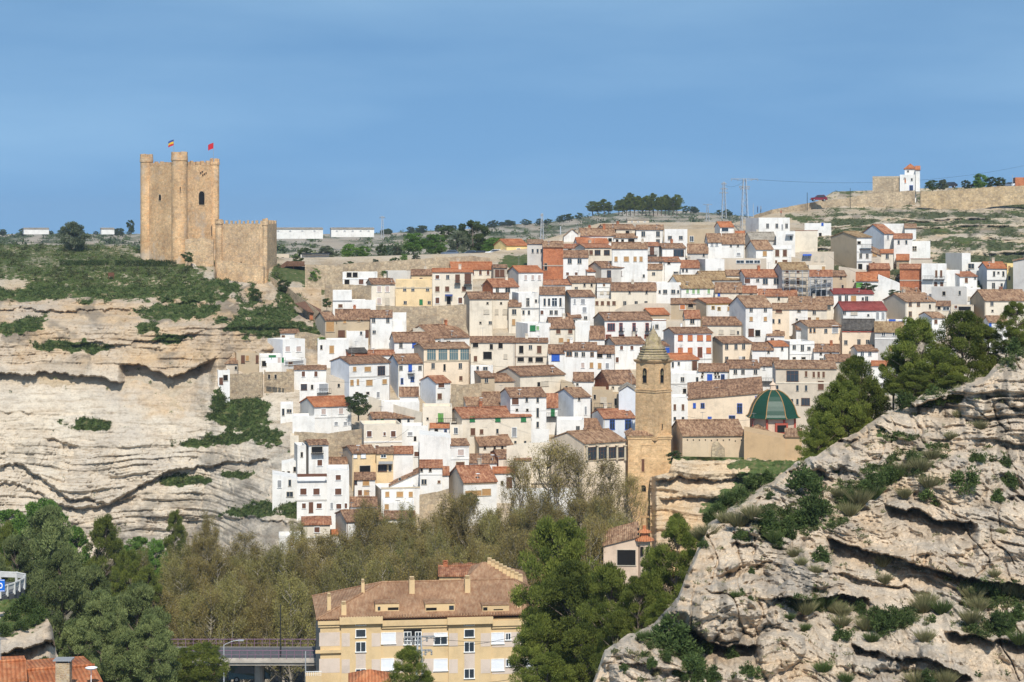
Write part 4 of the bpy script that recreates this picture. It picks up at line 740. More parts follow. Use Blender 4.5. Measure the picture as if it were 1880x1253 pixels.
H('white house with two rows of four orange-brown shutters','w',1238,1308,612,670,'b',603,s=20,sc_='s',W=[('o',621,10,7,[1249,1267,1301]),('o',621,10,9,[1285]),('o',644,10,7,[1249,1267,1301]),('R',647,17,8,[1285])],band=[(660,'s')],dep=8)
H('beige flat-fronted house with three tall narrow dark windows','p',1327,1380,630,664,'b',620,s=29,sc_='b',W=[('n',637,10,5,[1334,1351,1365]),('n',658,6,5,[1334,1365])],dep=8)
H('white house with orange-red roof beside the beige flat-fronted house','w',1420,1447,636,668,'o',627,s=20,sc_='w',W=[('n',641,5,4,[1436])])
H('white house with brown roof behind the beige flat-fronted house','w',1381,1420,643,668,'b',631,s=0,W=[('n',647,4,4,[1411])])
H('white balustraded villa with three hooded windows','w',1450,1495,627,668,kind='flat',roof=None,s=22,sc_='s',W=[('n',638,8,6,[1458]),('n',639,11,5,[1473]),('n',640,6,5,[1485]),('k',658,4,6,[1458]),('k',658,4,8,[1475])],band=[(632,'w'),(650,'w')],dep=7)
H('white house with low tan roof and one square window above the villa','w',1408,1440,617,632,'t',611,s=0,W=[('n',624,6,5,[1418])])
H('white house with small blue window right of the bell tower spire','w',1215,1241,635,655,'b',628,s=0,W=[('U',644,10,8,[1226])])
H('white house hung with dark plates around a blue door','w',1283,1338,682,716,'b',670,s=0,W=[('U',696,16,9,[1303]),('B',695,14,7,[1327]),('k',686,3,2,[1290,1313,1318]),('k',692,3,2,[1289,1314,1320]),('k',701,3,2,[1312,1319,1290]),('U',713,4,8,[1302])],bal=[(1303,705,13,5)])
H('white house with three grey windows right of the plate house','w',1339,1395,676,708,'b',663,s=10,W=[('n',683,7,6,[1350,1364,1387]),('k',702,6,5,[1386]),('k',705,6,6,[1363])])
H('white house with brown roof behind a terrace railing','w',1395,1430,672,700,'b',659,s=0,W=[('g',675,8,4,[1403])],bal=[(1408,700,24,6)])
H('big beige apartment house with a glazed brown loggia behind the dome','b',1424,1536,677,770,'t',664,s=6,sc_='s',W=[('q',691,19,20,[1455]),('s',687,11,5,[1480]),('s',688,10,5,[1494,1503,1512]),('n',713,10,5,[1427,1464,1480]),('n',738,10,5,[1454,1464]),('q',738,12,15,[1479]),('s',708,16,10,[1507])],band=[(703,'c')],dep=11)
H('long pale peach house with five blue framed windows','p',1263,1400,734,775,'b',yr=722,kind='slant',back=2.2,s=0,W=[('U',745,8,5,[1275]),('B',745,8,6,[1290]),('B',750,16,9,[1358]),('U',769,6,6,[1303]),('B',768,8,10,[1344]),('U',731,7,5,[1389])],dep=8)
H('small white house with two tall windows beside the bell tower','w',1233,1263,729,775,kind='flat',roof=None,s=0,W=[('s',748,11,5,[1239,1254]),('n',769,6,5,[1239,1254])],dep=6)
H('white house with brown roof and grey blue window above the red roof edge','w',1494,1541,646,670,'b',634,s=0,W=[('n',662,8,6,[1508]),('k',650,3,4,[1507,1525])])
H('white house with two tall windows left of the big pines','w',1574,1612,645,672,'b',636,s=12,sc_='w',W=[('d',650,8,5,[1583,1597])],chim=0)
H('cluster house with two low brown roofs behind the green pine','b',1520,1566,664,690,'b',653,s=10)
H('white house low behind the pines with a slate blue shutter','w',1815,1850,592,625,'t',582,s=10,sc_='w',W=[('U',597,6,3,[1814+4])])
H('pale blue-grey shed roof house seen between the pines','w',1830,1858,565,585,'t',560,s=0,W=[('k',571,4,5,[1843])])
H('white house at the right behind the pines','w',1700,1755,640,680,kind='flat',roof=None,s=0)
H('low white house with reddish roof under the pines','w',1600,1650,672,700,'o',665,s=0,W=[('k',684,7,5,[1650])])
# --- lower left
H('big white house with wooden brown windows and yellow plinth','w',641,716,667,728,'b',656,s=34,sc_='l',W=[('T',678,9,6,[651]),('T',678,9,11,[675]),('q',681,15,14,[700]),('T',703,11,6,[646]),('T',702,11,4,[657]),('T',703,11,12,[678]),('T',701,7,7,[706]),('g',725,9,6,[694]),('k',722,4,6,[655,675])],band=[(693,'s')],dep=8)
H('white house with blue windows and a small black balcony','w',731,780,667,708,'b',652,s=18,sc_='l',W=[('n',676,7,5,[736]),('U',676,11,5,[753]),('n',676,8,5,[771]),('B',700,9,4,[738]),('B',697,7,6,[757])],bal=[(754,686,12,5)],dep=8)
H('white house with two brown shutters above an open terrace','w',540,599,679,704,'b',674,s=0,W=[('b',687,10,6,[557]),('b',687,10,6,[580])],dep=6,chim=0)
H('white terrace floor with dark brown double door','w',550,600,705,722,kind='flat',roof=None,s=0,W=[('q',711,11,11,[558]),('k',711,9,5,[573]),('g',712,14,17,[594])],bal=[(595,722,26,8)],dep=4,dD=-1)
H('ruined roofless stone house with brick-red patches','r',485,540,683,708,kind='flat',roof=None,s=0,W=[('k',692,7,4,[494]),('k',692,8,4,[506])])
H('tiny white cave dwelling with porch at the cliff edge','w',400,422,680,720,kind='flat',roof=None,s=4,W=[('N',700,13,7,[406]),('k',694,10,8,[414])],dep=5)
H('tan cave house with brown doors on a small terrace','t',434,475,648,674,kind='flat',roof=None,s=4,W=[('N',660,14,5,[446]),('T',658,9,5,[454]),('N',660,14,4,[472])],dep=5)
H('low tan shed with weathered lean-to roof','b',409,436,668,680,'t',655,s=0,kind='mono',dep=6,W=[('k',676,6,5,[433])])
H('white laundry terrace house with green awning','w',476,517,652,676,kind='flat',roof=None,s=0,W=[('G',656,6,12,[500]),('k',668,10,7,[485])],dep=5)
H('white house with bright orange roof and sign band on its balcony','w',577,645,746,790,'o',730,s=26,sc_='s',W=[('p',756,11,8,[594]),('p',755,10,8,[626]),('g',778,7,7,[617,634])],band=[(767,'w')],dep=9)
H('white rendered terrace wall block below the orange roof house','w',537,578,764,798,kind='flat',roof=None,s=0,dep=5)
H('small white house with a dark door at the foot of the ruin','w',515,538,742,765,kind='flat',roof=None,s=0,W=[('n',757,13,5,[520]),('n',755,7,8,[531])],dep=5)
H('off-white flat house with three brown shutters and roof room','c',668,738,780,828,kind='flat',roof=None,s=8,sc_='b',W=[('b',797,11,8,[678]),('b',797,6,5,[706]),('b',797,11,8,[722]),('b',820,4,7,[678,692]),('b',820,4,4,[719])],band=[(812,'w')],dep=8)
H('roof room with green door and dark tiled slope','w',684,722,768,783,'b',759,s=8,W=[('n',773,7,5,[689]),('G',774,11,5,[702])],dep=5,dD=3,chim=0)
H('white upper house with dark porch and brown roof','w',722,762,768,784,'b',758,s=0,W=[('k',773,8,9,[732]),('n',774,8,5,[750])],dD=3)
H('white plain house with one grey window below the dark porch','w',738,786,782,812,kind='flat',roof=None,s=0,W=[('g',797,7,8,[753])],dep=6)
H('small gabled tile house with brown windows and porch','w',800,827,703,733,'x',691,s=28,sc_='l',W=[('b',708,9,12,[810]),('s',728,10,8,[807])],dep=7)
H('ruined tan tower house with one opening','t',883,908,693,724,'b',682,s=12,sc_='z',kind='mono',W=[('n',699,8,6,[893])])
H('cream barn-like house with long brown roof and blank gable','c',955,1037,689,722,'b',674,s=42,sc_='b',W=[('k',706,7,5,[989]),('e',705,7,13,[1000])],dep=9,chim=0)
H('white three storey house with brown veranda window in the centre','w',937,1003,729,800,'b',714,s=18,sc_='w',W=[('b',737,13,13,[946]),('n',734,8,4,[967]),('n',735,8,4,[987]),('n',758,17,5,[987]),('n',780,10,5,[987]),('k',753,3,5,[949,968])],dep=9)
H('white house under a low tan roof with two skylights','w',856,940,744,760,'t',722,s=12,dep=12,chim=0)
H('tall white house with grey gable side and slim window','w',1053,1084,729,775,'t',714,s=34,sc_='l',W=[('n',733,6,4,[1063]),('g',754,14,5,[1075])],dep=8,chim=0)
H('porch house with green door under a brown roof','w',1002,1024,748,770,'x',724,s=0,W=[('G',758,13,6,[1015])],bal=[(1013,765,20,7)],dep=8,dD=-1)
H('long cream house with three green shuttered attic windows','c',848,975,766,818,'x',749,s=26,sc_='b',W=[('G',770,9,8,[867,914,961]),('s',793,13,8,[868]),('s',793,9,7,[884]),('n',792,8,5,[913]),('g',794,17,9,[944]),('n',812,5,4,[946,964])],band=[(768,'t')],dep=9,chim=1)
H('cream flat house with bright green door and roof terrace railing','c',776,830,748,800,kind='flat',roof=None,s=0,W=[('I',767,14,8,[809]),('k',769,5,3,[785])],bal=[(824,776,46,8)],dep=8)
H('cream projecting block with tall framed window','c',826,850,780,815,kind='flat',roof=None,s=0,W=[('d',791,11,7,[837])],dep=6,dD=-3)
H('small white house with red tiled canopy and blue window','w',790,826,786,806,'o',781,s=0,W=[('B',793,8,5,[818]),('k',791,7,7,[801])],dD=-2,dep=5)
H('white house with blue trim and a shaded grey front','l',1108,1166,768,806,'x',753,s=22,sc_='w',W=[('B',780,16,8,[1124]),('B',780,16,10,[1153])],band=[(769,'blue')],dep=9)  # front's shade is put into its blue-grey plaster; the side stays white
H('white flat house with one dark window left of the blue trim house','w',1022,1072,771,800,kind='flat',roof=None,s=0,sc_='s',W=[('n',787,9,6,[1061])],dep=6)
H('low house with brown roof between flat white and blue trim houses','c',1072,1108,787,800,'b',771,s=0,W=[('k',790,4,5,[1078])],dep=7)
H('low white house with brown roof above the tan ruin','w',1053,1090,700,715,'b',686,s=0,W=[('n',706,4,4,[1060])])
H('roofless tan ruin with an iron balcony','t',1087,1125,716,756,kind='flat',roof=None,s=0,W=[('k',729,9,4,[1092]),('e',735,10,10,[1108])],bal=[(1107,750,32,10)])
H('house with wide brown roof and brick gable left of the bell tower','c',1118,1170,705,735,'b',682,s=26,sc_='k',W=[('k',712,5,4,[1125])],dep=11)
H('pale blue-white shed with a pipe left of the bell tower','l',1136,1168,718,785,yr=708,kind='front',roof='g',s=0,sc_='l',dep=6)
H('narrow tan wall house right of the iron balcony ruin','t',1124,1138,724,756,kind='flat',roof=None,s=0,W=[('k',738,12,4,[1130])],dep=5)
H('brown roofed white house left of the barn-like house','w',883,905,688,700,'b',680,s=0,dD=3)
# bottom rows
H('white tower-like house with a dark covered terrace on top','w',567,603,817,872,'b',811,s=8,sc_='s',W=[('k',826,10,20,[582]),('b',850,10,9,[587])],bal=[(582,832,22,4)],dep=6,chim=0)
H('low house with dark tiled roof beside the tower-like white house','c',603,637,859,870,'b',842,s=0,dep=7)
H('large white flat house with brown shutters in the bottom left','w',545,600,884,945,kind='flat',roof=None,s=0,W=[('b',903,11,11,[557,581]),('b',929,9,8,[558]),('N',932,18,7,[571]),('b',929,9,9,[586])],awn=[(573,873,54,'rust')],dep=7,band=[(919,'s')])
H('tall white flat block with three stacked brown shutters','w',600,641,864,945,kind='flat',roof=None,s=0,W=[('b',877,9,9,[621]),('b',903,11,11,[621]),('g',929,11,5,[609]),('b',930,10,10,[622]),('b',929,9,5,[635])],dep=8)
H('white house with sloping roofline and glazed bay at the cliff foot','w',500,545,871,915,kind='slant',yr=879,roof=None,s=0,W=[('g',889,14,7,[513]),('n',887,12,5,[532]),('n',908,10,11,[532])],dep=6)
H('small white house with two dark windows above the sloping white house','w',517,547,852,872,kind='slant',yr=846,roof=None,s=0,W=[('k',870,9,4,[520,530]),('k',862,9,4,[541])],dep=5,dD=2)
H('narrow white house left of the tower-like house','w',546,562,818,870,kind='flat',roof=None,s=6,sc_='s',W=[('k',835,8,3,[554])],dep=5)
H('small pink-white hut below the ruined path','c',533,556,800,820,kind='flat',roof=None,s=0,dep=4)
H('yellow house with white shutters and brown roof in the lower left','y',647,691,832,874,'b',820,s=18,sc_='b',W=[('w',837,8,6,[652]),('w',837,8,9,[667]),('k',862,14,20,[670])],dep=8,chim=0)
H('yellow house with a big dark glazed door and grey awning','y',691,722,833,875,'b',822,s=0,W=[('d',838,5,8,[704]),('q',860,11,15,[702]),('n',860,10,4,[716])],awn=[(708,850,26,'grey')],dep=8,chim=0)
H('blank white house under the reddish brown roof','w',721,758,833,870,'x',822,s=0,dep=8)
H('large blank white wall house in the lower centre','w',770,828,798,862,kind='slant',yr=804,roof=None,s=0,W=[],dep=8)
H('white roof terrace block left of the large blank wall','w',752,770,818,845,kind='flat',roof=None,s=0,W=[('b',834,8,8,[765]),('k',806,8,5,[762])],dep=5)
H('white house with a white balcony loggia and dark slate-brown roof','w',828,861,818,862,'b',808,s=10,sc_='w',W=[('p',831,10,12,[846]),('s',853,8,16,[845])],band=[(821,'w'),(843,'w')],dep=7,chim=0)
H('brown-roofed low house with three tiny windows below the green shutters','c',880,941,818,832,'b',801,s=18,sc_='b',W=[('k',822,6,4,[890,908,922])],dep=8,chim=1)
H('low house under a dark brown roof beside the white loggia house','w',863,912,850,862,'b',836,s=0,dep=7,chim=0)
H('cream house with two beige blinds and dark tan roof','c',915,958,841,866,'b',828,s=15,sc_='k',W=[('e',851,8,8,[929,948])],dep=8)
H('white house with two small bright red roofs','w',905,946,869,897,'o',860,s=0,W=[('N',886,17,8,[935]),('k',887,6,4,[922])],dep=6,chim=0)
H('white house with orange-brown blinds under a dark roof in the lower left','w',651,689,881,912,'b',870,s=0,W=[('T',887,10,12,[672]),('q',885,10,4,[647+6]),('s',905,8,7,[661]),('T',905,9,8,[673])],dep=7)
H('white flat house with three orange-brown blinds and a grey side','w',700,771,898,924,kind='flat',roof=None,s=14,sc_='b',W=[('T',908,9,7,[711]),('T',908,9,11,[734]),('T',908,9,7,[754])],band=[(897,'stone')],dep=8)
H('white house with a sloping brown mono roof and terrace','w',715,772,893,906,kind='slant',yr=866,roof='b',s=0,W=[('n',880,5,5,[734])],dep=6,dD=3)
H('white strip below the three orange-brown blinds','w',703,760,924,945,kind='flat',roof=None,s=0,W=[('T',931,10,7,[710])],dep=6,dD=-1)
H('tall white house with a small grey balcony box in the lower centre','w',771,812,859,912,'x',847,s=0,W=[('k',863,6,4,[774,790]),('n',885,9,3,[776,781]),('s',885,5,4,[806])],band=[(871,'w')],dep=8)
H('narrow white house with brown roof right of the balcony box','w',812,824,872,908,'x',858,s=0,dep=5)
H('beige gabled house with wide orange-brown blinds','w',851,912,885,938,'x',857,s=27,sc_='b',W=[('T',906,10,30,[869]),('T',904,11,15,[893])],dep=10,chim=1,band=[(889,'t')])
H('low house under a curved brown tile roof in the lower left','w',643,692,930,945,'b',915,s=0,dep=7,chim=0)
H('low cream house with hipped red-brown roof and one brown shutter','c',556,606,964,1025,'x',949,s=0,kind='hip',W=[('b',973,9,10,[582]),('k',995,12,13,[589])],dep=8,band=[(987,'w')],chim=0)
H('tall white house with beige side wall half hidden by bare trees','w',636,704,957,1030,'b',938,s=20,sc_='b',W=[('s',970,11,10,[660,693]),('s',998,11,10,[660,693])],dep=9,chim=0)
H('white house with brown shutters seen through the bare trees','w',706,762,953,1020,'b',945,s=0,W=[('s',965,10,10,[716]),('s',965,10,11,[740]),('s',990,10,10,[719])],dep=8)
H('small white porch house between the hipped and the tall house','w',606,622,982,1000,'o',974,s=0,dep=4)
H('low white house with a grey door below the tall beige-sided house','w',618,636,1003,1030,kind='flat',roof=None,s=0,W=[('g',1009,9,5,[622])],dep=4)
H('pale house deep in the trees at the valley edge','w',512,556,985,1030,kind='flat',roof=None,s=0,W=[('b',1000,8,8,[535])],dep=5)
H('white house low behind the bare trees in the lower centre','w',730,800,1040-60,1030,kind='flat',roof=None,s=0,dep=5)
H('white house glimpsed behind the bare tree crowns under the pediment','w',940,1060,905,950,kind='flat',roof=None,s=0,dep=6)
H('white stepped terrace wall left of the small gabled tile house','w',700,770,738,758,kind='flat',roof=None,s=0,dep=4)
H('little white outbuilding with a sagging tile roof beside the blue-window house','w',734,768,727,742,'b',713,s=0,dep=4,chim=0)
H('white low block with two slots beneath the vine terrace wall','w',700,738,590,612,kind='flat',roof=None,s=0,dep=5,W=[('k',598,5,4,[712])])
H('white patio wall right of the tan farmhouse','w',724,790,612,628,kind='slant',yr=618,roof=None,s=0,dep=4)
H('small house with an orange-tan roof strip above the brick outbuilding','w',676,724,652,668,'x',645,s=0,dep=5,chim=0,W=[('U',662,4,6,[716]),('U',661,5,5,[683])])
H('pale ruined wall house between the rock and the big white house','b',600,640,690,722,kind='slant',yr=700,roof=None,s=0,dep=5,W=[('k',708,7,4,[622])])
H('low brown-roofed shed left of the cream barn-like house','b',906,950,700,716,'b',688,s=6,dep=6,chim=0)
H('half-ruined tan annex between the porch house and the tan ruin','t',1030,1056,700,722,kind='slant',yr=708,roof=None,s=0,dep=5,W=[('k',712,6,4,[1040])])
H('beige retaining block below the cream house with two beige blinds','c',945,975,845,870,'b',836,s=0,dep=5,chim=0)
H('plain beige-grey wall block above the bright orange shed roof','b',1540,1590,490,512,kind='slant',yr=497,roof=None,s=0,dep=5)
H('low rough brick shed left of the bare brick house','k',1598,1634,494,508,'x',486,s=4,dep=5,chim=0)
H('white low house with a brown roof between the balustraded villa and the peach house','w',1462,1492,606,622,'b',598,s=4,dep=5,chim=0)
H('small white house with a blue painted terrace below the big beige house','w',1628,1668,588,604,kind='flat',roof=None,s=0,dep=4,W=[('U',590,6,12,[1638]),('U',592,4,10,[1655])])
H('reddish brick wall block beside the vine terrace house','k',694,742,494,508,kind='flat',roof=None,s=0,dep=4,dD=7)
H('low grey pent roof behind the grey white plain block','s',744,796,497,502,'g',487,s=0,dep=5,dD=11,chim=0)
H('small white roof-room with a red door above the orange roofs','w',790,829,479,500,kind='flat',roof=None,s=0,dep=4,dD=9,W=[('N',491,9,5,[822])])
H('orange tiled little roof behind the small white roof-room','w',800,826,481,488,'o',474,s=0,dep=4,dD=14,chim=1)
# retaining walls
wallpoly('long pale stone retaining wall beneath the peach and white houses',[(690,562,600),(760,563,600),(856,560,600)],m_rubble)
wallpoly('stone retaining wall beneath the vine pergola',[(596,522,546),(640,523,550),(682,525,560)],m_rubble)
wallpoly('rubble wall below the wooden viewing platform',[(560,486,512),(600,487,516),(630,490,520)],m_rubble)
wallpoly('long stone parapet wall along the parking terrace',[(618,486,500),(680,482,496),(740,478,492),(800,474,488),(862,470,484),(900,474,486)],m_rubble)
wallpoly('stone wall below the orange roof house with the sign band',[(540,793,818),(600,797,830),(664,788,824)],m_rubble)
wallpoly('rubble wall above the bare trees in the lower centre',[(770,910,948),(800,905,945),(824,898,940)],m_rubble)
wallpoly('crenellated rough stone wall at the cave houses',[(421,688,714),(450,686,712),(482,684,712)],m_rubble)
wallpoly('stepped cream wall climbing right of the green tree',[(676,728,744),(700,736,750),(730,745,760),(775,757,776)],WALL['c'],.4,'plaster_wall')
wallpoly('curved grey-beige wall above the red-trimmed house',[(1130,570,584),(1150,560,580),(1190,557,578),(1232,558,576)],WALL['b'],.4,'plaster_wall')
wallpoly('rough stone wall left of the ruined tan tower house',[(828,706,742),(850,708,744),(884,704,742)],m_rubble)
wallpoly('white parapet wall with a red painted mark',[(976,790,812),(1008,789,812)],WALL['w'],.4,'plaster_wall')
wallpoly('whitewashed rock wall below the long cream house',[(930,820,868),(975,814,866),(1012,812,866)],WALL['c'],.8,'plaster_wall')
wallpoly('low wall of the road climbing the ridge to the fort',[(1385,395,404,488),(1420,385,398,500),(1470,376,392,505),(1500,370,388,510),(1540,366,384,512),(1600,356,378,512),(1680,350,370,512)],m_rubble)
wallpoly('tall stone retaining wall right of the fort',[(1690,352,366,506),(1740,350,372,506),(1780,347,374,506),(1820,343,366,506),(1860,342,362,506),(1900,340,360,506)],stone('golden_masonry',(.46,.34,.20),(.55,.42,.26),(.38,.29,.19),1,(.30,.24,.17),1.6,2.6,.5))
wallpoly('stone wall sloping down from the castle to the timber shelter',[(496,508,540,418),(530,530,560,410),(560,552,580,403),(598,584,612,396)], m_rubble)
wallpoly('short stone wall below the shelter next to the green slope',[(520,612,626,389),(560,610,630,388),(598,618,640,386)], m_rubble)
# ---------------- castle ----------------
m_castle = stone('castle_masonry', (.64,.39,.20), (.70,.47,.26), (.58,.38,.22), 1, (.36,.26,.16), 1.5, 2.4, .45)
nt_ = m_castle.node_tree; pb = nt_.nodes['Principled BSDF']; src_ = pb.inputs['Base Color'].links[0].from_socket
gf = ramp(nt_, noise(nt_, coords(nt_, (.12,.12,.09), False), 1.0, 5, .7), [(.52, (0,0,0)), (.60, (.6,)*3)])
nt_.links.new(mixc(nt_, gf, src_, (.50,.43,.34)), pb.inputs['Base Color'])
m_castlep = stone('weathered_castle_stone', (.60,.41,.24), (.66,.48,.29), (.52,.38,.25), 1, (.30,.24,.17), 1.6, 2.6, .5)
m_flagr = plain('flag_red', (.5,.02,.03), .7); m_flagy = plain('flag_yellow', (.65,.42,.03), .7); m_flagb = plain('flag_blue', (.03,.06,.25), .7)
def plane_loc(A, B):
    A = Vector(A); B = Vector(B); d = Vector((B.x-A.x, B.y-A.y, 0)).normalized(); n = Vector((d.y, -d.x, 0))
    def f(px, py, off=0):
        k = (px-940)/F; t = (k*A.y-A.x)/(d.x-k*d.y); p = A+d*t; return Vector((p.x, p.y, CZ+(HY-py)/F*p.y))+n*off
    return f, d, n
def arch_win(name, parent, org, A, B, px, py, wpx, hpx, mat_s, mat_i, arch=True, sur=.18, off=.02, iname='opening'):
    f, d, n = plane_loc(A, B); c = f(px, py); m = c.y/F; w_ = wpx*m/2/max(.4, abs(d.x)); h_ = hpx*m/2; pts = [(-w_,-h_),(w_,-h_)]
    if arch:
        zc = h_-w_
        for i in range(9): t = math.pi*i/8; pts.append((w_*math.cos(t), zc+w_*math.sin(t)))
    else: pts += [(w_,h_),(-w_,h_)]
    def to(p, o): return c+d*p[0]+Vector((0,0,p[1]))+n*o-org
    q = MB(); N = len(pts); out_ = [(x+(sur if x > 0 else -sur), z+(sur if z > 0 else -sur*.6)) for x, z in pts]
    for i in range(N):
        j = (i+1) % N; q.quad(to(pts[i], off+.06), to(pts[j], off+.06), to(out_[j], off+.06), to(out_[i], off+.06)); q.quad(to(out_[i], off+.06), to(out_[j], off+.06), to(out_[j], -.1), to(out_[i], -.1)); q.quad(to(pts[j], off+.06), to(pts[i], off+.06), to(pts[i], -.1), to(pts[j], -.1))
    wo = q.build(name, mat_s, parent); q = MB(); q.poly([to(p, off) for p in pts]); q.quad(to((-w_,-h_),-.05),to((w_,-h_),-.05),to((w_,-h_),off),to((-w_,-h_),off)); q.build(iname, mat_i, wo); return wo
def cren(q, A, B, z, mh, ml, gap, th, org, rag=0, seed=1, wh=None):
    """merlons along A-B at height z; th inward normal vector"""
    rr = random.Random(seed); A = Vector((A[0], A[1], 0)); B = Vector((B[0], B[1], 0)); L_ = (B-A).length; d = (B-A)/L_; t = .1
    while t < L_-ml*.6:
        l2 = min(ml*rr.uniform(.85, 1.15), L_-t); h = mh*(1-rag*rr.random()); a = A+d*t; b = A+d*(t+l2); c = b+th; e = a+th
        v = [Vector((p.x, p.y, zz))-org for zz in (z-.05, z+h) for p in (a, b, c, e)]
        for fidx in ((0,1,5,4),(1,2,6,5),(2,3,7,6),(3,0,4,7),(4,5,6,7)): q.quad(*[v[k] for k in fidx])
        t += l2+gap*rr.uniform(.8, 1.2)
def turret(q, c, r, z0, z1, ring, mh, org, n=30, nm=7, batter=0):
    q.lathe((c.x-org.x, c.y-org.y, -org.z), [(r+batter, z0), (r, z0+(z1-z0)*.4), (r, ring-.05), (r+.12, ring), (r+.12, ring+.3), (r+.06, z1), (r-.5, z1), (r-.5, z1-1.0), (0, z1-1.0)], n)
    for i in range(nm):
        a = 2*math.pi*i/nm; da = .30
        for k in (0,):
            ps = []
            for rr_, aa in ((r+.06, a-da), (r+.06, a+da), (r-.45, a+da), (r-.45, a-da)): ps.append(Vector((c.x+rr_*math.cos(aa), c.y+rr_*math.sin(aa), 0)))
            h = mh*rnd.uniform(.7, 1.0); v = [Vector((p.x, p.y, zz))-org for zz in (z1-.03, z1+h) for p in ps]
            for fi in ((0,1,5,4),(1,2,6,5),(2,3,7,6),(3,0,4,7),(4,5,6,7)): q.quad(*[v[j] for j in fi])
zc_ = lambda py, D: CZ+(HY-py)/F*D
kA, kB, kC = P(266, 472, 437.5), P(328, 478, 430), P(397, 470, 437.5); kD = kA+kC-kB
org = Vector((kB.x, kB.y, kB.z)); castle = empty('castle_keep', org, 0, label='tall golden stone castle keep with round corner turrets on the clifftop', cat='castle')
zt = zc_(303, 433); zb = kB.z-7; q = MB()
for a, b in ((kA, kB), (kB, kC), (kC, kD), (kD, kA)):
    q.quad(Vector((a.x, a.y, zb))-org, Vector((b.x, b.y, zb))-org, Vector((b.x, b.y, zt))-org, Vector((a.x, a.y, zt))-org)
q.quad(*[Vector((p.x, p.y, zt-.9))-org for p in (kA, kB, kC, kD)]); q.build('wall', m_castle, castle)
q = MB()
cren(q, kA, kB, zt, .95, .75, .6, Vector((.35, .5, 0)), org, .6, 3); cren(q, kB, kC, zt, 1.0, .8, .65, Vector((-.35, .5, 0)), org, .3, 5); cren(q, kC, kD, zt, 1.0, .8, .6, Vector((-.35,-.5,0)), org, .3); cren(q, kD, kA, zt, 1.0, .8, .6, Vector((.35,-.5,0)), org, .3)
q.build('battlement', m_castle, castle)
q = MB(); turret(q, kA+Vector((.35,.1,0)), 1.35, zb, zc_(289, 437), zc_(298, 437), .75, org); q.build('turret', m_castle, castle)
q = MB(); turret(q, kB+Vector((0,1.0,0)), 1.7, zb, zc_(285, 430), zc_(295, 430), .8, org, 30, 7); q.build('turret', m_castle, castle)
q = MB(); turret(q, kC+Vector((-.35,0,0)), 1.0, zb, zc_(298, 437), zc_(303, 437), .9, org, 14, 5); q.build('turret', m_castle, castle)
arch_win('window', castle, org, kA, kB, 294, 363, 5, 11, m_castlep, m_void); arch_win('window', castle, org, kB, kC, 370, 364, 9, 25, m_castlep, m_void); arch_win('door', castle, org, kB, kC, 391, 424, 6, 20, m_castlep, m_void)
for x_, y_ in ((368,318),(371,316),(375,320),(378,318),(372,322)): arch_win('drain_hole', castle, org, kB, kC, x_, y_, 2, 3, m_castle, m_void, False, .05)
arch_win('window', castle, org, kB+Vector((0,-.72,0)), kB+Vector((1,-.72,0)), 331, 348, 1.5, 9, m_castle, m_void, False, .05)
def flag(x, y0, y1, D, mats, label):
    a = P(x, y0, D); b = P(x, y1, D); e = empty('flag', a, 0, label=label, cat='flag'); q = MB(); h = b.z-a.z; q.tube((0,0,0),(0,0,h),.05,.035); q.build('flagpole', PM['grey'], e)
    q = MB(); nn = 6
    for k in range(3):
        for i in range(nn):
            x0_, x1_ = -1.2*i/nn, -1.2*(i+1)/nn; zt_ = h-.05-.42*k; s0, s1 = .12*math.sin(i*1.2), .12*math.sin((i+1)*1.2); dr0, dr1 = .5*(i/nn)**1.3, .5*((i+1)/nn)**1.3
            q.quad((x0_, s0, zt_-.42-dr0), (x1_, s1, zt_-.42-dr1), (x1_, s1, zt_-dr1), (x0_, s0, zt_-dr0), k)
    q.build('cloth', mats, e)
flag(319, 283, 256, 430, [m_flagb, m_flagy, m_flagr], 'small striped flag on the central castle turret'); flag(392, 302, 262, 437, [m_flagr]*3, 'red flag on the pole at the right corner of the castle')
# outer enclosure
eA, eB = P(398, 412, 431), P(486, 412, 425); eA.z = eB.z = zb-3; eo = Vector((eA.x, eA.y, zc_(500, 428))); enc = empty('castle_outer_wall', eo, 0, label='lower crenellated stone enclosure wall right of the keep', cat='castle wall')
z1 = zc_(411, 427); q = MB(); off = Vector((0, 1.0, 0)); eBb = eB+Vector((1.5, 9, 0))
def prism(q, a, b, z0, z1, off, org, n=10, rag=.0):
    for i in range(n):
        p = a.lerp(b, i/n); r_ = a.lerp(b, (i+1)/n); P4 = [Vector((v.x, v.y, z))-org for v in (p, r_) for z in (z0, z1)]
        q.quad(P4[0], P4[2], P4[3], P4[1]); q.quad(P4[1], P4[3], P4[3]+off, P4[1]+off); q.quad(P4[2]+off, P4[0]+off, P4[1]+off, P4[3]+off)
    a0 = Vector((a.x,a.y,z0))-org; a1 = Vector((a.x,a.y,z1))-org; q.quad(a0, a1, a1+off, a0+off); b0 = Vector((b.x,b.y,z0))-org; b1 = Vector((b.x,b.y,z1))-org; q.quad(b0, b0+off, b1+off, b1)
prism(q, eA, eB, zc_(520, 428)-4, z1, off, eo); prism(q, eB, eBb, zc_(520, 428)-4, z1, Vector((-1,0,0)), eo); cren(q, eA, eB, z1, .8, .62, .55, Vector((0,.5,0)), eo, .35, 8); cren(q, eB, eBb, z1, .8, .62, .55, Vector((-.5,0,0)), eo, .3, 9)
q.build('wall', m_castlep, enc)
q = MB(); turret(q, eB+Vector((.1,0,0)), .55, zc_(520, 425)-4, zc_(406, 425), zc_(414, 425), .6, eo, 12, 5, .1); turret(q, P(402, 412, 430.3), .75, zc_(500, 428), zc_(407, 429), zc_(412, 429), .5, eo, 14, 5, .2); q.build('turret', m_castlep, enc)
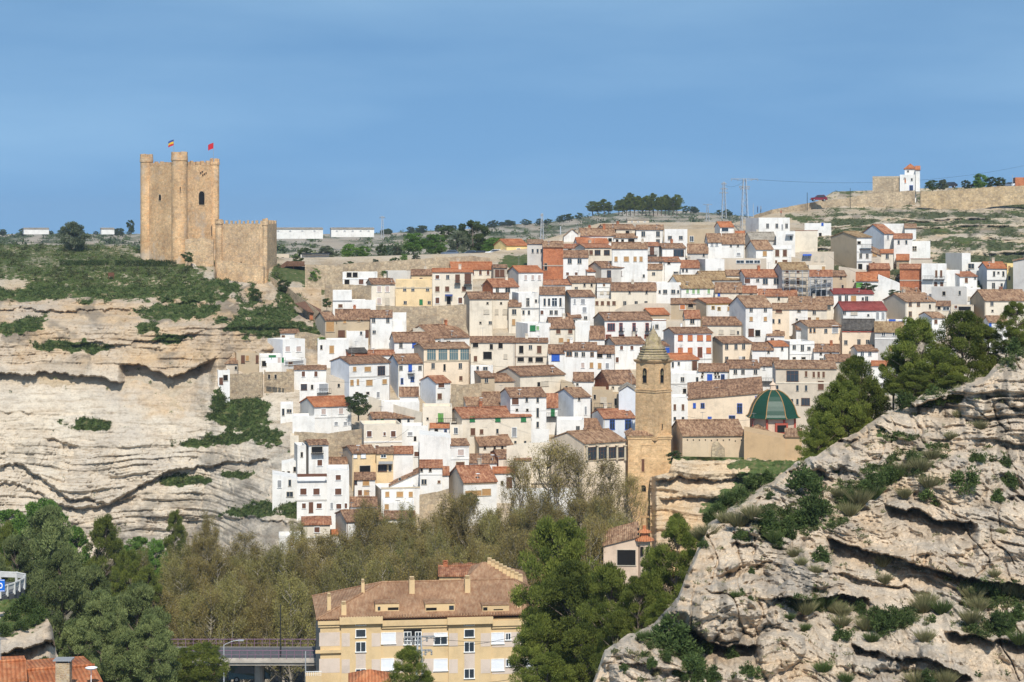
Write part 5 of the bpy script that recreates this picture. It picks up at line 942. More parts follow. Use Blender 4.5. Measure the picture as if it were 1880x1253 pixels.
arch_win('window', enc, eo, eA, eB, 443, 484, 3, 7, m_castlep, m_void, True, .1)
lo_ = wallpoly('low ruined wall with an arch at the foot of the keep', [(340,440,474,424.5),(356,438,478,424),(372,437,482,423.5),(392,441,486,424)], m_castlep, .7)
lo_b = lo_.location.copy(); arch_win('doorway', lo_, lo_b, P(340,474,424.5), P(392,474,424), 375, 462, 11, 22, m_castlep, m_void)
wallpoly('broken stone wall fragment at the foot of the castle crag', [(398,478,520,421),(425,480,530,419),(455,486,536,417),(484,490,530,419)], m_castlep, 1.5)
# gravel ramp and pale plaza in the castle meadow
# ---------------- church ----------------
m_ash = stone('sandstone_ashlar', (.60,.40,.215), (.66,.46,.265), (.56,.39,.215), 1, (.40,.29,.17), 1.1, 2.6, .3)
m_cup = stone('cupola_stone', (.34,.28,.19), (.42,.34,.22), (.36,.30,.16), 1, (.24,.19,.12), 3, 5, .5)
m_pink = stucco('pink_render', (.62,.47,.35), amt=.25); m_mud = stucco('eroded_earth_wall', (.50,.34,.19), (.36,.24,.13), .5)
TD = 330.0; tb = P(1199.5, 800, TD); to_ = Vector((tb.x, TD, tb.z)); tw = empty('bell_tower', to_, 0, label='tall sandstone church bell tower with arched bell openings and stepped stone cupola', cat='tower')
mpx = TD/F; rT = 33.5*mpx; mk8 = lambda r: [Vector((r*math.cos(R(a)), r*math.sin(R(a)), 0)) for a in (-88, 2, 92, 182)]
def zt_(py): return (800-py)*mpx
def prism4(q, r0, z0, r1, z1, top=True, pts=None):
    a = mk8(r0); b = mk8(r1)
    for i in range(4): j = (i+1) % 4; q.quad(a[i]+Vector((0,0,z0)), a[j]+Vector((0,0,z0)), b[j]+Vector((0,0,z1)), b[i]+Vector((0,0,z1)))
    if top: q.quad(*[p+Vector((0,0,z1)) for p in b])
q = MB(); prism4(q, rT, zt_(806), rT-.05, zt_(718)); prism4(q, rT-.12, zt_(715), rT-.15, zt_(666)); q.build('shaft', m_ash, tw)
q = MB(); prism4(q, rT+.10, zt_(718)-.12, rT+.12, zt_(718)+.12); prism4(q, rT+.02, zt_(715)-.05, rT, zt_(715)+.12); q.build('string_course', m_ash, tw)
q = MB(); prism4(q, rT-.1, zt_(666), rT+.14, zt_(664)); prism4(q, rT+.16, zt_(664)+.01, rT+.3, zt_(661.5)); prism4(q, rT+.32, zt_(661.5)+.01, rT+.3, zt_(660)); q.build('cornice', m_ash, tw)
q = MB()
q.lathe((0,0,zt_(660)), [(2.75,0),(2.7,.35),(2.45,.75),(2.2,1.2),(2.0,1.7),(1.85,2.2),(1.45,2.35),(1.35,2.7),(1.25,3.2),(1.15,3.3),(.8,3.9),(.45,4.6),(.2,5.0),(.12,5.1),(.08,5.6),(0,5.65)], 8)
for k in range(5): q.lathe((0,0,zt_(660)+.1+k*.42), [(2.82-.17*k,0),(2.84-.17*k,.07),(2.7-.17*k,.1)], 8)
q.build('cupola', m_cup, tw)
for a in (-135, -45, 45, 135):
    c = Vector((1.5*math.cos(R(a-2)), 1.5*math.sin(R(a-2)), zt_(638))); q = MB(); q.box(c.x-.2, c.x+.2, c.y-.2, c.y+.2, c.z-.5, c.z+1.0); q.lathe((c.x, c.y, c.z+1.0), [(.26,0),(.18,.25),(.06,.7),(0,.75)], 6); q.build('pinnacle', m_cup, tw)
tp = [to_+p for p in mk8(rT-.12)]; Lf, Rf = (tp[3], tp[0]), (tp[0], tp[1])
arch_win('bell_opening', tw, to_, *Lf, 1184, 690, 7, 27, m_ash, m_void, True, .12); arch_win('bell_opening', tw, to_, *Rf, 1215, 690, 7, 27, m_ash, m_void, True, .12)
for sgn, (a_, b_), px_ in ((0, Lf, 1184), (1, Rf, 1215)):
    f_, d_, n_ = plane_loc(a_, b_); c = f_(px_, 688, .12)-to_; q = MB(); q.lathe((c.x, c.y, c.z-.1), [(.3,0),(.27,.1),(.2,.35),(.14,.6),(.05,.68),(0,.7)], 12); q.tube(c+Vector((0,0,.6))-d_*.35, c+Vector((0,0,.6))+d_*.35, .04); q.build('bell', plain('bell_bronze', (.16,.13,.07), .4, .7), tw)
arch_win('slit_window', tw, to_, tp[0], tp[1], 1214, 783, 2.2, 9, m_ash, m_void, False, .06, .2)
# square base
ba, bb = P(1153, 900, 327.5), P(1232, 900, 327.5); bo = Vector((ba.x, ba.y, zc_(900, 327.5))); bs = empty('church_block', bo, 0, label='massive sandstone block under the bell tower with one barred window', cat='building')
Wb = bb.x-ba.x; q = MB(); z80 = zc_(803, 327.5)-bo.z; q.box(0, Wb, 0, 7, -9, z80); q.build('wall', m_ash, bs); q = MB(); q.box(-.2, Wb+.2, -.2, 7.2, z80+.003, z80+.25); q.box(-.1, Wb+.1, -.1, 7.1, z80-.35, z80-.002); q.build('cornice', m_ash, bs)
q = MB(); zz = z80+.25; q.quad((-.35,-.35,zz),(Wb*.66,-.35,zz),(Wb*.55,1.1,zz+.75),(.9,1.1,zz+.75)); q.quad((-.35,6,zz),(-.35,-.35,zz),(.9,1.1,zz+.75),(.9,6,zz+.75)); q.quad((Wb*.66,-.35,zz),(Wb*.66,3,zz),(Wb*.55,3,zz+.75),(Wb*.55,1.1,zz+.75)); q.build('roof', ROOF['t'], bs)
arch_win('window', bs, bo, ba, bb, 1180, 855, 6, 23, m_ash, PM['brown'], False, .12, iname='shutter'); arch_win('doorway', bs, bo, ba, bb, 1181, 897, 10, 12, m_ash, m_void, True, .1)
q = MB(); q.box(3*.7, Wb-.8, -.05, -.002, z80-1.4, z80-1.25); q.box(3*.7, 3*.7+.12, -.05, -.003, -8, z80-1.4); q.build('pilaster_strip', m_ash, bs)
# nave, chancel, dome
WALL['N'] = stucco('sandstone_render', (.60,.46,.31), amt=.4)
nv, nloc, nL, nze = H('long church nave with weathered tiled roof and plain sandstone wall','N',1253,1367,800,840,'t',773,s=21,D=325,low=1,dep=11,chim=0,cat='church',name='church_nave',W=[])
for x_ in range(1262, 1362, 11): u, z, d = nloc(x_, 809+rnd.uniform(-1.5, 1.5)); q = MB(); q.box(u-.09, u+.09, -.02, .02, z-.12, z+.12); q.build('putlog_hole', m_void, nv)
u, z, d = nloc(1318, 826); q = MB(); q.poly([(u-1.2,-.6,z-1.8),(u+1.1,-.6,z-1.8),(u+1.0,-.6,z+.3),(u-.2,-.6,z+1.5),(u-1.0,-.6,z+1.2)]); q.poly([(u+1.1,-.6,z-1.8),(u+1.1,.1,z-1.8),(u+1.0,.1,z+.3),(u+1.0,-.6,z+.3)]); q.poly([(u-.2,-.6,z+1.5),(u+1.0,-.6,z+.3),(u+1.0,.1,z+.3),(u-.2,.1,z+1.5)]); q.build('broken_buttress', m_rubble, nv)
WALL['m'] = m_mud; WALL['P'] = m_pink
H('tan earthen chancel block with worn sloping top right of the nave','m',1366,1442,792,850,kind='slant',yr=806,roof=None,s=0,D=322,dep=8,cat='church',name='church_chancel',low=2.5)
H('tan outer chancel wall with a low tiled roof beside the dark pines','m',1442,1472,802,850,'t',788,s=0,D=321.5,dep=6,cat='church',name='church_annex',chim=0,low=2.5)
H('low hipped tile roof chapel between the nave and the dome','b',1366,1418,800,812,'t',781,s=0,kind='hip',D=330,dep=8,cat='chapel',name='church_chapel',chim=0)
dc = P(1419, 790, 336); de = empty('church_dome', dc, 0, label='green glazed octagonal church dome with gold ribs on a pink drum', cat='dome'); mp = 336/F
m_green, t_, b_ = mk('green_glazed_tiles'); c_ = ramp(t_, noise(t_, coords(t_), 9, 4), [(.35, (.003,.03,.014)), (.65, (.008,.06,.026))]); t_.links.new(c_, b_.inputs['Base Color']); b_.inputs['Roughness'].default_value = .42; b_.inputs['Specular IOR Level'].default_value = .45
wv = nd(t_, 'ShaderNodeTexBrick'); wv.inputs['Scale'].default_value = 5; t_.links.new(coords(t_, (1,1,1)), wv.inputs['Vector']); bump(t_, b_, wv.outputs['Fac'], .3, .03)
m_gold = plain('ochre_rib_tiles', (.36,.20,.08), .7)
q = MB(); q.lathe((0,0,-1.5), [(3.75,0),(3.75,1.5+2.2),(4.0,1.5+2.25)], 8, 0, R(22.5), R(382.5)); q.build('drum', m_pink, de)
prof = [(4.7,0),(4.35,.2),(4.12,.6),(3.92,1.3),(3.62,2.05),(3.15,2.85),(2.5,3.6),(1.7,4.2),(.85,4.6),(0,4.7)]; z0d = 2.2
q = MB(); q.lathe((0,0,z0d), prof, 8, 0, R(22.5), R(382.5)); q.build('dome_shell', m_green, de)
for k in range(8):
    a = R(22.5+45*k); q = MB()
    for i in range(len(prof)-2): q.tube((prof[i][0]*math.cos(a)*1.01, prof[i][0]*math.sin(a)*1.01, z0d+prof[i][1]+.03), (prof[i+1][0]*math.cos(a)*1.01, prof[i+1][0]*math.sin(a)*1.01, z0d+prof[i+1][1]+.05), .075, .075, 5)
    q.build('rib', m_gold, de); q = MB(); q.tube((3.78*math.cos(a), 3.78*math.sin(a), -1.4), (3.78*math.cos(a), 3.78*math.sin(a), 2.2), .22, .22, 6); q.build('pilaster', PM['red'], de)
q = MB(); q.lathe((0,0,z0d+4.45), [(.75,0),(.7,.25),(.55,.3),(.5,.9),(.65,1.0),(.3,1.3),(.12,1.5),(.08,2.0),(0,2.05)], 8); q.build('lantern', m_pink, de)
q = MB(); q.box(-.1, 2.0, -4.05, -3.2, -.2, 1.5); q.build('dormer', PM['red'], de); q = MB(); q.box(.2, 1.7, -4.09, -4.0, 0, 1.2); q.build('window', m_void, de)
# pediment building
pe, pl, pL, pz = H('long building with classical pediment and open colonnade left of the bell tower','p',1072,1148,812,905,'t',792,s=60,sc_='p',dep=9.5,D=322,chim=0,cat='building',W=[('q',833,22,19,[1086,1105,1123,1139]),('s',860,14,6,[1105])],band=[(817,'stone'),(847,'stone')])
for x_ in (1076, 1095.5, 1114, 1131.5, 1146): u, z, d = pl(x_, 833); q = MB(); q.tube((u,-.25,z-1.1),(u,-.25,z+1.25),.2,.17,8); q.box(u-.26,u+.26,-.5,0,z+1.25,z+1.4); q.build('column', PM['stone'], pe)
# ---------------- hilltop fort, right ----------------
fa, fl_, fL, fz = H('low battered stone bastion beside the hilltop tower house','r',1602,1652,324,352,kind='flat',roof=None,s=0,D=516,dep=7,low=1,cat='fort',name='fort',band=[(326,'stone')])
H('white rendered hilltop house with a blue door','w',1652,1680,321,356,kind='flat',roof=None,s=0,D=514,dep=6,W=[('n',328,3,3,[1661]),('O',332,8,3,[1662]),('n',330,4,3,[1674]),('B',346,10,6,[1673])],name='house')
H('slim white watch tower house with an orange hipped roof on the hilltop','w',1661,1682,311,345,'o',302,s=0,kind='hip',D=517,dep=4.5,W=[('n',315,3,3,[1667])],name='tower_house',cat='tower',chim=0)
H('pale stone side of the hilltop house in shade','w',1681,1689,312,352,'o',306,s=0,low=0,D=515,dep=5,chim=0,name='annex')
H('bright orange building cut by the right edge of the photo','k',1864,1905,326,345,kind='flat',roof=None,s=4,D=520,dep=6)
# ---------------- far plateau buildings ----------------
for (x0_, x1_, ya, yb_, D_, lb, n_) in ((495,593,421,434,760,'long white warehouse on the plateau right of the castle',4),(608,687,421,431,780,'second shorter white warehouse on the plateau',5),(1152,1192,404,412,620,'low beige farmhouse among olive trees below the ridge',3),(44,90,421,427,1000,'long low white shed on the far left plateau',0),(186,210,421,427,960,'small white shed between bushes on the left plateau',0)):
    H(lb,'w' if 'white' in lb else 'b',x0_,x1_,ya,yb_,'g',ya-1.5,s=2,D=D_,dep=9,chim=0,name='warehouse' if 'ware' in lb else 'shed',cat='warehouse' if 'ware' in lb else 'shed',W=[('g',ya+3.5,2,4,[x0_+(x1_-x0_)*(i+.7)/(n_+.4) for i in range(n_)])] if n_ else [],low=1)
H('white ruin with black pergola frame behind the wooden viewing platform','w',552,604,468,488,kind='flat',roof=None,s=0,D=462,dep=5,W=[('N',480,12,9,[565]),('k',479,9,3,[575,597]),('d',479,9,5,[586])],awn=[(580,467,52,'black')])
# ---------------- apartment building in front ----------------
m_cream = stucco('cream_yellow_render', (.64,.47,.26), (.42,.34,.24), .35); m_pale = stucco('pale_pink_render', (.60,.50,.42), amt=.3); WALL['A'] = m_cream
m_apt = tiles('terracotta_pantiles', (.34,.19,.11), (.44,.26,.155), (.50,.33,.21), ps=1.6, bmp=.8)
ae, al, aL, az = H('cream and pink apartment block with a broad hipped terracotta roof in the foreground','A',588,1016,1138,1340,kind='flat',roof=None,s=8,sc_='z',D=215,dep=13,name='apartment_building',cat='apartment building',parap=.2)
def abox(name, x0_, x1_, ya, yb_, y0_, y1_, m, par=None):
    u0, z1_, _ = al(x0_, ya); u1, z0_, _ = al(x1_, yb_); q = MB(); q.box(u0, u1, y0_, y1_, z0_, z1_); return q.build(name, m, par or ae)
for x0_, x1_ in ((583.5,624),(700,822.5),(902,1010)): abox('cornice', x0_, x1_, 1139, 1146, -.35, -.003, m_cream); abox('cornice', x0_+.5, x1_-.5, 1146.2, 1151, -.18, -.004, m_cream)
for x0_, x1_ in ((626,699),(823,901)):
    abox('stair_bay', x0_, x1_, 1143, 1345, -.28, -.002, m_cream); abox('bay_cap', x0_-3, x1_+3, 1133, 1143, -.75, .2, m_cream)
bandm = [(586,624),(682,702),(702,740),(775,797),(797,842-0)]
for yb0, yb1 in ((1162,1186),(1210,1235)):
    for i, (x0_, x1_) in enumerate(((586,624),(704,740),(776,822),(903,1008))): abox('pale_band', x0_, x1_, yb0, yb1, -.02, -.001, m_pale)
    for i, (x0_, x1_) in enumerate(((627,642),(682,698),(824,840),(882,900))): abox('pale_band', x0_, x1_, yb0, yb1, -.30, -.27, m_pale)
abox('string_course', 579, 627, 1194, 1198, -.3, -.001, m_cream); abox('spandrel_panel', 653, 671, 1198, 1226, -.30, -.27, m_pale); abox('spandrel_panel', 852, 871, 1198, 1226, -.30, -.27, m_pale)
def awin(x, y, w_, h_, k, yy=-.0, name='window'):
    u, z, d = al(x, y); sm, im, nm, mu = WK[k]; sx = w_/F*d; sz = h_/F*d; q = MB(); e_ = .07
    for b4 in ((u-sx/2-e_,u-sx/2,z-sz/2,z+sz/2),(u+sx/2,u+sx/2+e_,z-sz/2,z+sz/2),(u-sx/2-e_,u+sx/2+e_,z+sz/2,z+sz/2+e_)): q.box(b4[0],b4[1],yy-.07,yy-.006,b4[2],b4[3])
    q.box(u-sx/2-.12,u+sx/2+.12,yy-.16,yy-.006,z-sz/2-.09,z-sz/2)
    if k in 'da': q.box(u-.03,u+.03,yy-.05,yy-.02,z-sz/2,z+sz/2)
    w0 = q.build(name, PM['white'], ae); q = MB(); q.box(u-sx/2, u+sx/2, yy-.022, yy-.008, z-sz/2, z+sz/2)
    if k == 'w':
        n = max(3, int(sz/.14)); [q.box(u-sx/2, u+sx/2, yy-.04, yy-.021, z-sz/2+sz*(i+.15)/n, z-sz/2+sz*(i+.85)/n) for i in range(n)]
    q.build({'w': 'blind'}.get(k, 'pane'), m_blind if k == 'w' else m_glass, w0)
m_blind = plain('white_roller_blind', (.74,.76,.80), .5, var=.04)
for x_ in (662, 861):
    for y_, h_ in ((1145.5,2.5),(1162,13),(1187,17),(1236,16)): awin(x_, y_, 17, h_, 'd' if h_ > 14 else 'k', -.28)
awin(713,1172,25,19,'w'); awin(912,1172,25,19,'w'); awin(710,1220,24,20,'w'); awin(809,1221,24,20,'w'); awin(912,1221,25,20,'w'); awin(979,1220,25,16,'w'); awin(933,1169,8,11,'d'); awin(934,1217,9,12,'d'); awin(809,1176,23,14,'d'); awin(809,1165.5,23,4.5,'w')
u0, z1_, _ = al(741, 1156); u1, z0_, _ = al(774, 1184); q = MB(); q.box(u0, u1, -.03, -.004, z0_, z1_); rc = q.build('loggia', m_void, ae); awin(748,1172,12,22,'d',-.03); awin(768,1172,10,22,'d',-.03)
q = MB(); [q.box(u0+i*.14, u0+i*.14+.03, -.2, -.17, z0_, z0_+.5) for i in range(int((u1-u0)/.14))]; q.box(u0, u1, -.22, -.16, z0_+.5, z0_+.56); q.build('railing', PM['white'], ae)
# left balcony wing
q = MB(); u0, z1_, _ = al(560, 1234); u1, z0_, _ = al(589, 1345); q.box(u0, u1, -2.2, -.4, z0_, z1_); q.build('balcony', m_cream, ae); q = MB(); [q.box(u0+i*.2, u0+i*.2+.04, -2.15, -2.1, z1_, z1_+.45) for i in range(int((u1-u0)/.2)+1)]; q.box(u0, u1, -2.16, -2.08, z1_+.45, z1_+.5); q.build('railing', PM['white'], ae)
# roof: hipped
dmid = 6.5; ze_ = al(700, 1133)[1]; k_ = (HY-1069.5)/F; cth = math.cos(ae.rotation_euler.z); sth = math.sin(ae.rotation_euler.z)
base_ = ae.location; rx0 = al(700, 1100)[0]; zr_ = CZ+k_*(base_.y+dmid*cth+rx0*sth)-base_.z; o_ = .42
rp = {'a': (-o_,-o_,ze_), 'b': (aL+o_,-o_,ze_), 'c': (aL+o_,13+o_,ze_), 'd': (-o_,13+o_,ze_), 'e': (rx0+.5,dmid,zr_), 'f': (aL-3.5,dmid,zr_)}
q = MB()
def tiled(q, a, b, c, d, nx=40, ny=14):
    a, b, c, d = map(Vector, (a, b, c, d)); n = len(q.v)
    for j in range(ny+1):
        for i in range(nx+1):
            p = a.lerp(b, i/nx).lerp(d.lerp(c, i/nx), j/ny); p.z += rnd.uniform(-.012, .012); q.v.append(tuple(p))
    for j in range(ny):
        for i in range(nx): k = n+j*(nx+1)+i; q.f.append((k,k+1,k+nx+2,k+nx+1)); q.m.append(0)
tiled(q, rp['a'], rp['b'], rp['f'], rp['e']); tiled(q, rp['c'], rp['d'], rp['e'], rp['f']); q.poly([rp['d'], rp['a'], rp['e']]); q.poly([rp['b'], rp['c'], rp['f']])
ar = q.build('roof', m_apt, ae); q = MB()
for a_, b_2 in (('a','b'),('b','c'),('c','d'),('d','a')): A_, B_ = Vector(rp[a_]), Vector(rp[b_2]); q.quad(A_-Vector((0,0,.16)), B_-Vector((0,0,.16)), B_, A_)
q.quad(*[Vector(rp[k])-Vector((0,0,.16)) for k in 'dcba']); q.build('eave', PM['rust'], ar)
q = MB()
for a_, b_2 in (('a','e'),('e','f'),('f','b'),('d','e'),('c','f')): q.tube(rp[a_], rp[b_2], .13, .13, 6)
q.build('ridge_tiles', m_apt, ar); q = MB(); n_ = int(aL/.3)
for i in range(n_): u = -.4+i*.3; q.tube((u,-o_-.1,ze_+.02),(u,-o_+.55,ze_+.12),.1,.1,6)
q.build('eave_tiles', m_apt, ar)
def roof_at(px, py):   # point on the front roof slope under a pixel
    dx = Vector((px-940, F, HY-py))/F; sl = (zr_-ze_)/(dmid+o_)
    for it in range(1): pass
    # local ray
    ox, oy, oz = -base_.x, -base_.y, CZ-base_.z; lx = ox*cth+oy*sth; ly = -ox*sth+oy*cth; dxl = dx.x*cth+dx.y*sth; dyl = -dx.x*sth+dx.y*cth
    t = (sl*(ly+o_)+ze_-oz)/(dx.z-sl*dyl); return lx+dxl*t, ly+dyl*t, oz+dx.z*t
for x0_, x1_, ya, yb_, wl in ((689,733,1109,1123,[(696,5,7,m_glass),(722,20,5,m_void)]),(781,835,1109,1123,[(792,20,5,m_void),(829,9,8,m_glass)]),(886,935,1112,1123,[(891,8,6,m_void),(915,18,2,m_void)])):
    u0, v0, z0_ = roof_at(x0_, yb_); u1, v1, _ = roof_at(x1_, yb_); hh = (yb_-ya)/F*217; q = MB(); q.box(u0, u1, v0, v0+3.2, z0_-.3, z0_+hh); do = q.build('dormer', m_cream, ar); q = MB(); q.box(u0-.05, u1+.05, v0-.08, v0+3.2, z0_+hh, z0_+hh+.06); q.build('dormer_cap', m_apt, do)
    for x_, w_, h_, m_ in wl: uu = u0+(x_-x0_)/(x1_-x0_)*(u1-u0); q = MB(); q.box(uu-w_*.029, uu+w_*.029, v0-.02, v0+.05, z0_+.1, z0_+.1+h_*.058); q.build('window', m_, do)
for x_, y_, h_, w_ in ((604,1112,17,7),(631,1127,17,9),(666,1087,18,6),(756,1088,24,10),(858,1086,24,10),(953,1113,19,9)):
    u, v, z = roof_at(x_, y_); v = min(max(v, .5), dmid); z = min(z, zr_); q = MB(); hw = w_/2*.059; hh = h_*.059; q.box(u-hw, u+hw, v-.3, v+.5, z-.6, z+hh); 
    for k in range(3): q.box(u-hw*.8, u+hw*.8, v-.25, v+.4, z+hh+.06+k*.11, z+hh+.10+k*.11)
    q.box(u-hw*.7, u-hw*.5, v-.1, v, z+hh, z+hh+.3); q.box(u+hw*.5, u+hw*.7, v-.1, v, z+hh, z+hh+.3); q.build('chimney', m_cream, ar)
# second terracotta roof block behind
e2, l2, L2, z2 = H('second terracotta roofed block behind the apartment building with a row of vent stacks','A',842,966,1080,1180,kind='flat',parap=.1,roof=None,s=0,D=243,dep=12,name='apartment_building',cat='apartment building')
q = MB(); zp = z2; zk = CZ+(HY-1038)/F*248.5-e2.location.z-.6; xm = l2(890, 1050)[0]
tiled(q, (-.3,-.3,zp-.0), (L2+.3,-.3,zp), (xm+.2,5.5,zk+1.0), (xm-.2,5.5,zk+1.0), 24, 10); q.poly([(-.3,12,zp),(-.3,-.3,zp),(xm-.2,5.5,zk+1.0)]); q.poly([(L2+.3,-.3,zp),(L2+.3,12,zp),(xm+.2,5.5,zk+1.0)]); q.build('roof', m_apt, e2)
for i in range(9):
    t = i/8; x_ = 900+t*56; y_ = 1040+t*20; uu, zz_, _ = l2(x_, y_); q = MB(); q.box(uu-.28, uu+.28, 5-4.2*t, 5.8-4.2*t, zz_-1.6, zz_-.15); [q.box(uu-.25, uu+.25, 5.05-4.2*t, 5.7-4.2*t, zz_-.10+k*.1, zz_-.05+k*.1) for k in range(3)]; q.box(uu-.03, uu+.03, 5.3-4.2*t, 5.4-4.2*t, zz_-.15, zz_+.22); q.build('vent_stack', m_cream, e2)
H('low terracotta roof with a chimney left of the vent stacks','A',806,885,1058,1120,kind='gable',roof='x',yr=1042,s=0,D=247,dep=9,name='house',chim=1)
# bottom roofs
H('white house corner with a bright orange roof and brick chimney at the bottom left','w',42,190,1272,1330,'o',1234,s=30,D=118,dep=9,chim=0,sc_='w')
H('lower orange roof at the bottom left corner','w',-60,46,1252,1330,'o',1238,s=0,D=116,dep=6,chim=0)
cb = P(117, 1248, 119); ce = empty('chimney_stack', (cb.x, cb.y, cb.z), 0, label='brick chimney with a grey cap on the orange roof at the bottom left', cat='chimney'); q = MB(); q.box(-.42,.42,-.35,.35,-.8,1.05); q.build('stack', stone('tan_brick',(.42,.30,.18),(.48,.36,.22),(.38,.26,.16),1,(.5,.45,.38),5,9,.5), ce); q = MB(); q.box(-.55,.55,-.48,.48,1.18,1.25); [q.box(a,a+.06,b,b+.06,1.05,1.18) for a in (-.4,.34) for b in (-.33,.27)]; q.build('cap', PM['grey'], ce)
H('small orange tiled roof peak at the bottom centre','w',646,712,1262,1330,'o',1233,s=0,kind='hip',D=150,dep=4,chim=0)
e3, l3, L3, z3 = H('small brick and stone gate house with tiled canopy beneath the church crag','P',1108,1172,1003,1060,yr=986,kind='slant',roof='t',back=1.2,s=0,D=262,dep=5,chim=0,W=[('k',1024,28,34,[1150])])
tt = P(1183, 1060, 262); te = empty('ornamental_turret', tt, 0, label='small orange and white ornamental turret beside the tiled canopy', cat='turret'); q = MB(); q.lathe((0,0,0), [(.75,0),(.75,4.6),(1.15,4.7),(1.15,4.85),(.7,4.9)], 8); q.build('body', m_pink, te)
q = MB(); q.lathe((0,0,4.86), [(1.35,0),(1.2,.25),(.65,.5),(.6,.55),(.55,1.0),(.95,1.05),(.8,1.25),(.3,1.5),(.28,1.9),(.0,2.0)], 8); q.build('roof', ROOF['o'], te); q = MB(); [q.tube((.45*math.cos(R(a)),.45*math.sin(R(a)),5.5),(.45*math.cos(R(a)),.45*math.sin(R(a)),8.0),.05) for a in (45,135,225,315)]; q.box(-.6,.6,-.6,.6,7.9,8.0); q.build('open_cage', PM['tan'], te)
q = MB(); [q.box(-.2+dx,.2+dx,-.78,-.68,2.9,4.1) for dx in (-.36,.36)]; q.build('window', m_void, te)
# ---------------- vegetation ----------------
def leafmat(name, dark, light, rough=.7, trans=.25):
    m, t, b = mk(name); a = nd(t, 'ShaderNodeAttribute', attribute_name='tint'); oi = nd(t, 'ShaderNodeObjectInfo')
    c = mixc(t, a.outputs['Fac'], dark, light); mr = nd(t, 'ShaderNodeMapRange'); mr.inputs[3].default_value = .78; mr.inputs[4].default_value = 1.25; t.links.new(oi.outputs['Random'], mr.inputs[0])
    hs = nd(t, 'ShaderNodeHueSaturation'); t.links.new(c, hs.inputs['Color']); t.links.new(mr.outputs[0], hs.inputs['Value']); t.links.new(hs.outputs[0], b.inputs['Base Color']); b.inputs['Roughness'].default_value = rough
    tr = nd(t, 'ShaderNodeBsdfTranslucent'); t.links.new(hs.outputs[0], tr.inputs[0]); ms = nd(t, 'ShaderNodeMixShader'); ms.inputs[0].default_value = trans; o = t.nodes['Material Output']
    t.links.new(b.outputs[0], ms.inputs[1]); t.links.new(tr.outputs[0], ms.inputs[2]); t.links.new(ms.outputs[0], o.inputs[0]); return m
M_pine = leafmat('pine_needles', (.055,.08,.015), (.235,.26,.05), .8, .35); M_pineb = leafmat('haze_tinted_pine_needles', (.085,.115,.04), (.26,.295,.11), .8, .35); M_bud = leafmat('budding_twigs', (.17,.14,.045), (.37,.34,.11), .8, .35); M_fresh = leafmat('fresh_leaves', (.07,.15,.025), (.20,.32,.06))  # M_pineb: distance haze of the left pines painted into a paler needle colour
M_scrub = leafmat('scrub_leaves', (.030,.055,.015), (.12,.16,.045)); M_dry = leafmat('dry_grass_tuft', (.10,.11,.04), (.27,.24,.12)); M_bark = plain('bark', (.17,.13,.10), .9, var=.3, scale=6); M_pale = plain('pale_bark', (.34,.30,.24), .9, var=.3, scale=5); M_olive = leafmat('grey_green_leaves', (.06,.08,.045), (.17,.19,.11))
RS = np.random.RandomState(11)
def tris(cent, ax, ln, wd, tint):
    """leaf triangles at cent, long axis ax"""
    n = len(cent); r = RS.normal(size=(n, 3)); s = np.cross(ax, r); s /= np.linalg.norm(s, axis=1)[:, None]+1e-9
    a = cent-ax*ln[:, None]*.5; V = np.stack([a-s*wd[:, None]*.5, a+s*wd[:, None]*.5, cent+ax*ln[:, None]*.5], 1)
    return V.reshape(-1, 3), np.repeat(tint, 3)
def rdir(n):
    v = RS.normal(size=(n, 3)); return v/np.linalg.norm(v, axis=1)[:, None]
def leafobj(name, V, T, mat):
    n = len(V)//3; return npmesh(name, V, np.arange(n*3).reshape(-1, 3), 3, mat, None, False, {'tint': T})
def tree_proto(kind, seed, mat, bark, h, w_, nclump, per, ls, lw, shape):
    global RS; RS = np.random.RandomState(seed); rr = random.Random(seed)
    q = MB(); lean = rr.uniform(-.06, .06)*h; pts = [Vector((0,0,-1.2))]; segs = 6
    for i in range(1, segs+1): t = i/segs; pts.append(Vector((lean*t+rr.uniform(-.02,.02)*h, rr.uniform(-.02,.02)*h, h*.86*t)))
    r0 = h*.028
    for i in range(segs): q.tube(pts[i], pts[i+1], r0*(1-i/segs*.8), r0*(1-(i+1)/segs*.8), 7, cap=False)
    C_, Rr = [], []
    for k in range(nclump):
        t = (k+.5)/nclump; z, rad = shape(t, rr); a = rr.uniform(0, 2*math.pi)+k*2.4; rho = rad*math.sqrt(rr.uniform(.12, 1)); f = min(.84, max(.08, z/h-.10)); i = min(segs-1, int(f/.86*segs)); st = pts[max(1, i)]
        c = Vector((lean*z/h+rho*math.cos(a), rho*math.sin(a), z)); C_.append(c); Rr.append(w_*(rr.uniform(.07, .135) if kind == 'pine' else rr.uniform(.10, .19))*(1.1-.3*t))
        if k % 2 == 0 or kind == 'poplar': q.tube(st, c, r0*.26, r0*.06, 4, cap=False)
    V, T = [], []
    for c, r in zip(C_, Rr):
        n = int(per*rr.uniform(.6, 1.3)); d = rdir(n); rad = RS.uniform(.3, 1, n)**.6*r; p = np.array(c)+d*rad[:, None]*np.array([1, 1, .62]) ; ax = d*.7+np.array([0,0,.55])+RS.normal(size=(n, 3))*.5; ax /= np.linalg.norm(ax, axis=1)[:, None]
        v, tt = tris(p, ax, RS.uniform(.6, 1.3, n)*ls, RS.uniform(.6, 1.3, n)*lw, np.clip(RS.uniform(.0, .6, n)+rr.uniform(-.15, .45), 0, 1)); V.append(v); T.append(tt)
    tr_ = q.build('trunk', bark, None, True); cr_ = leafobj('crown', np.vstack(V), np.concatenate(T), mat); return [tr_, cr_], h, w_
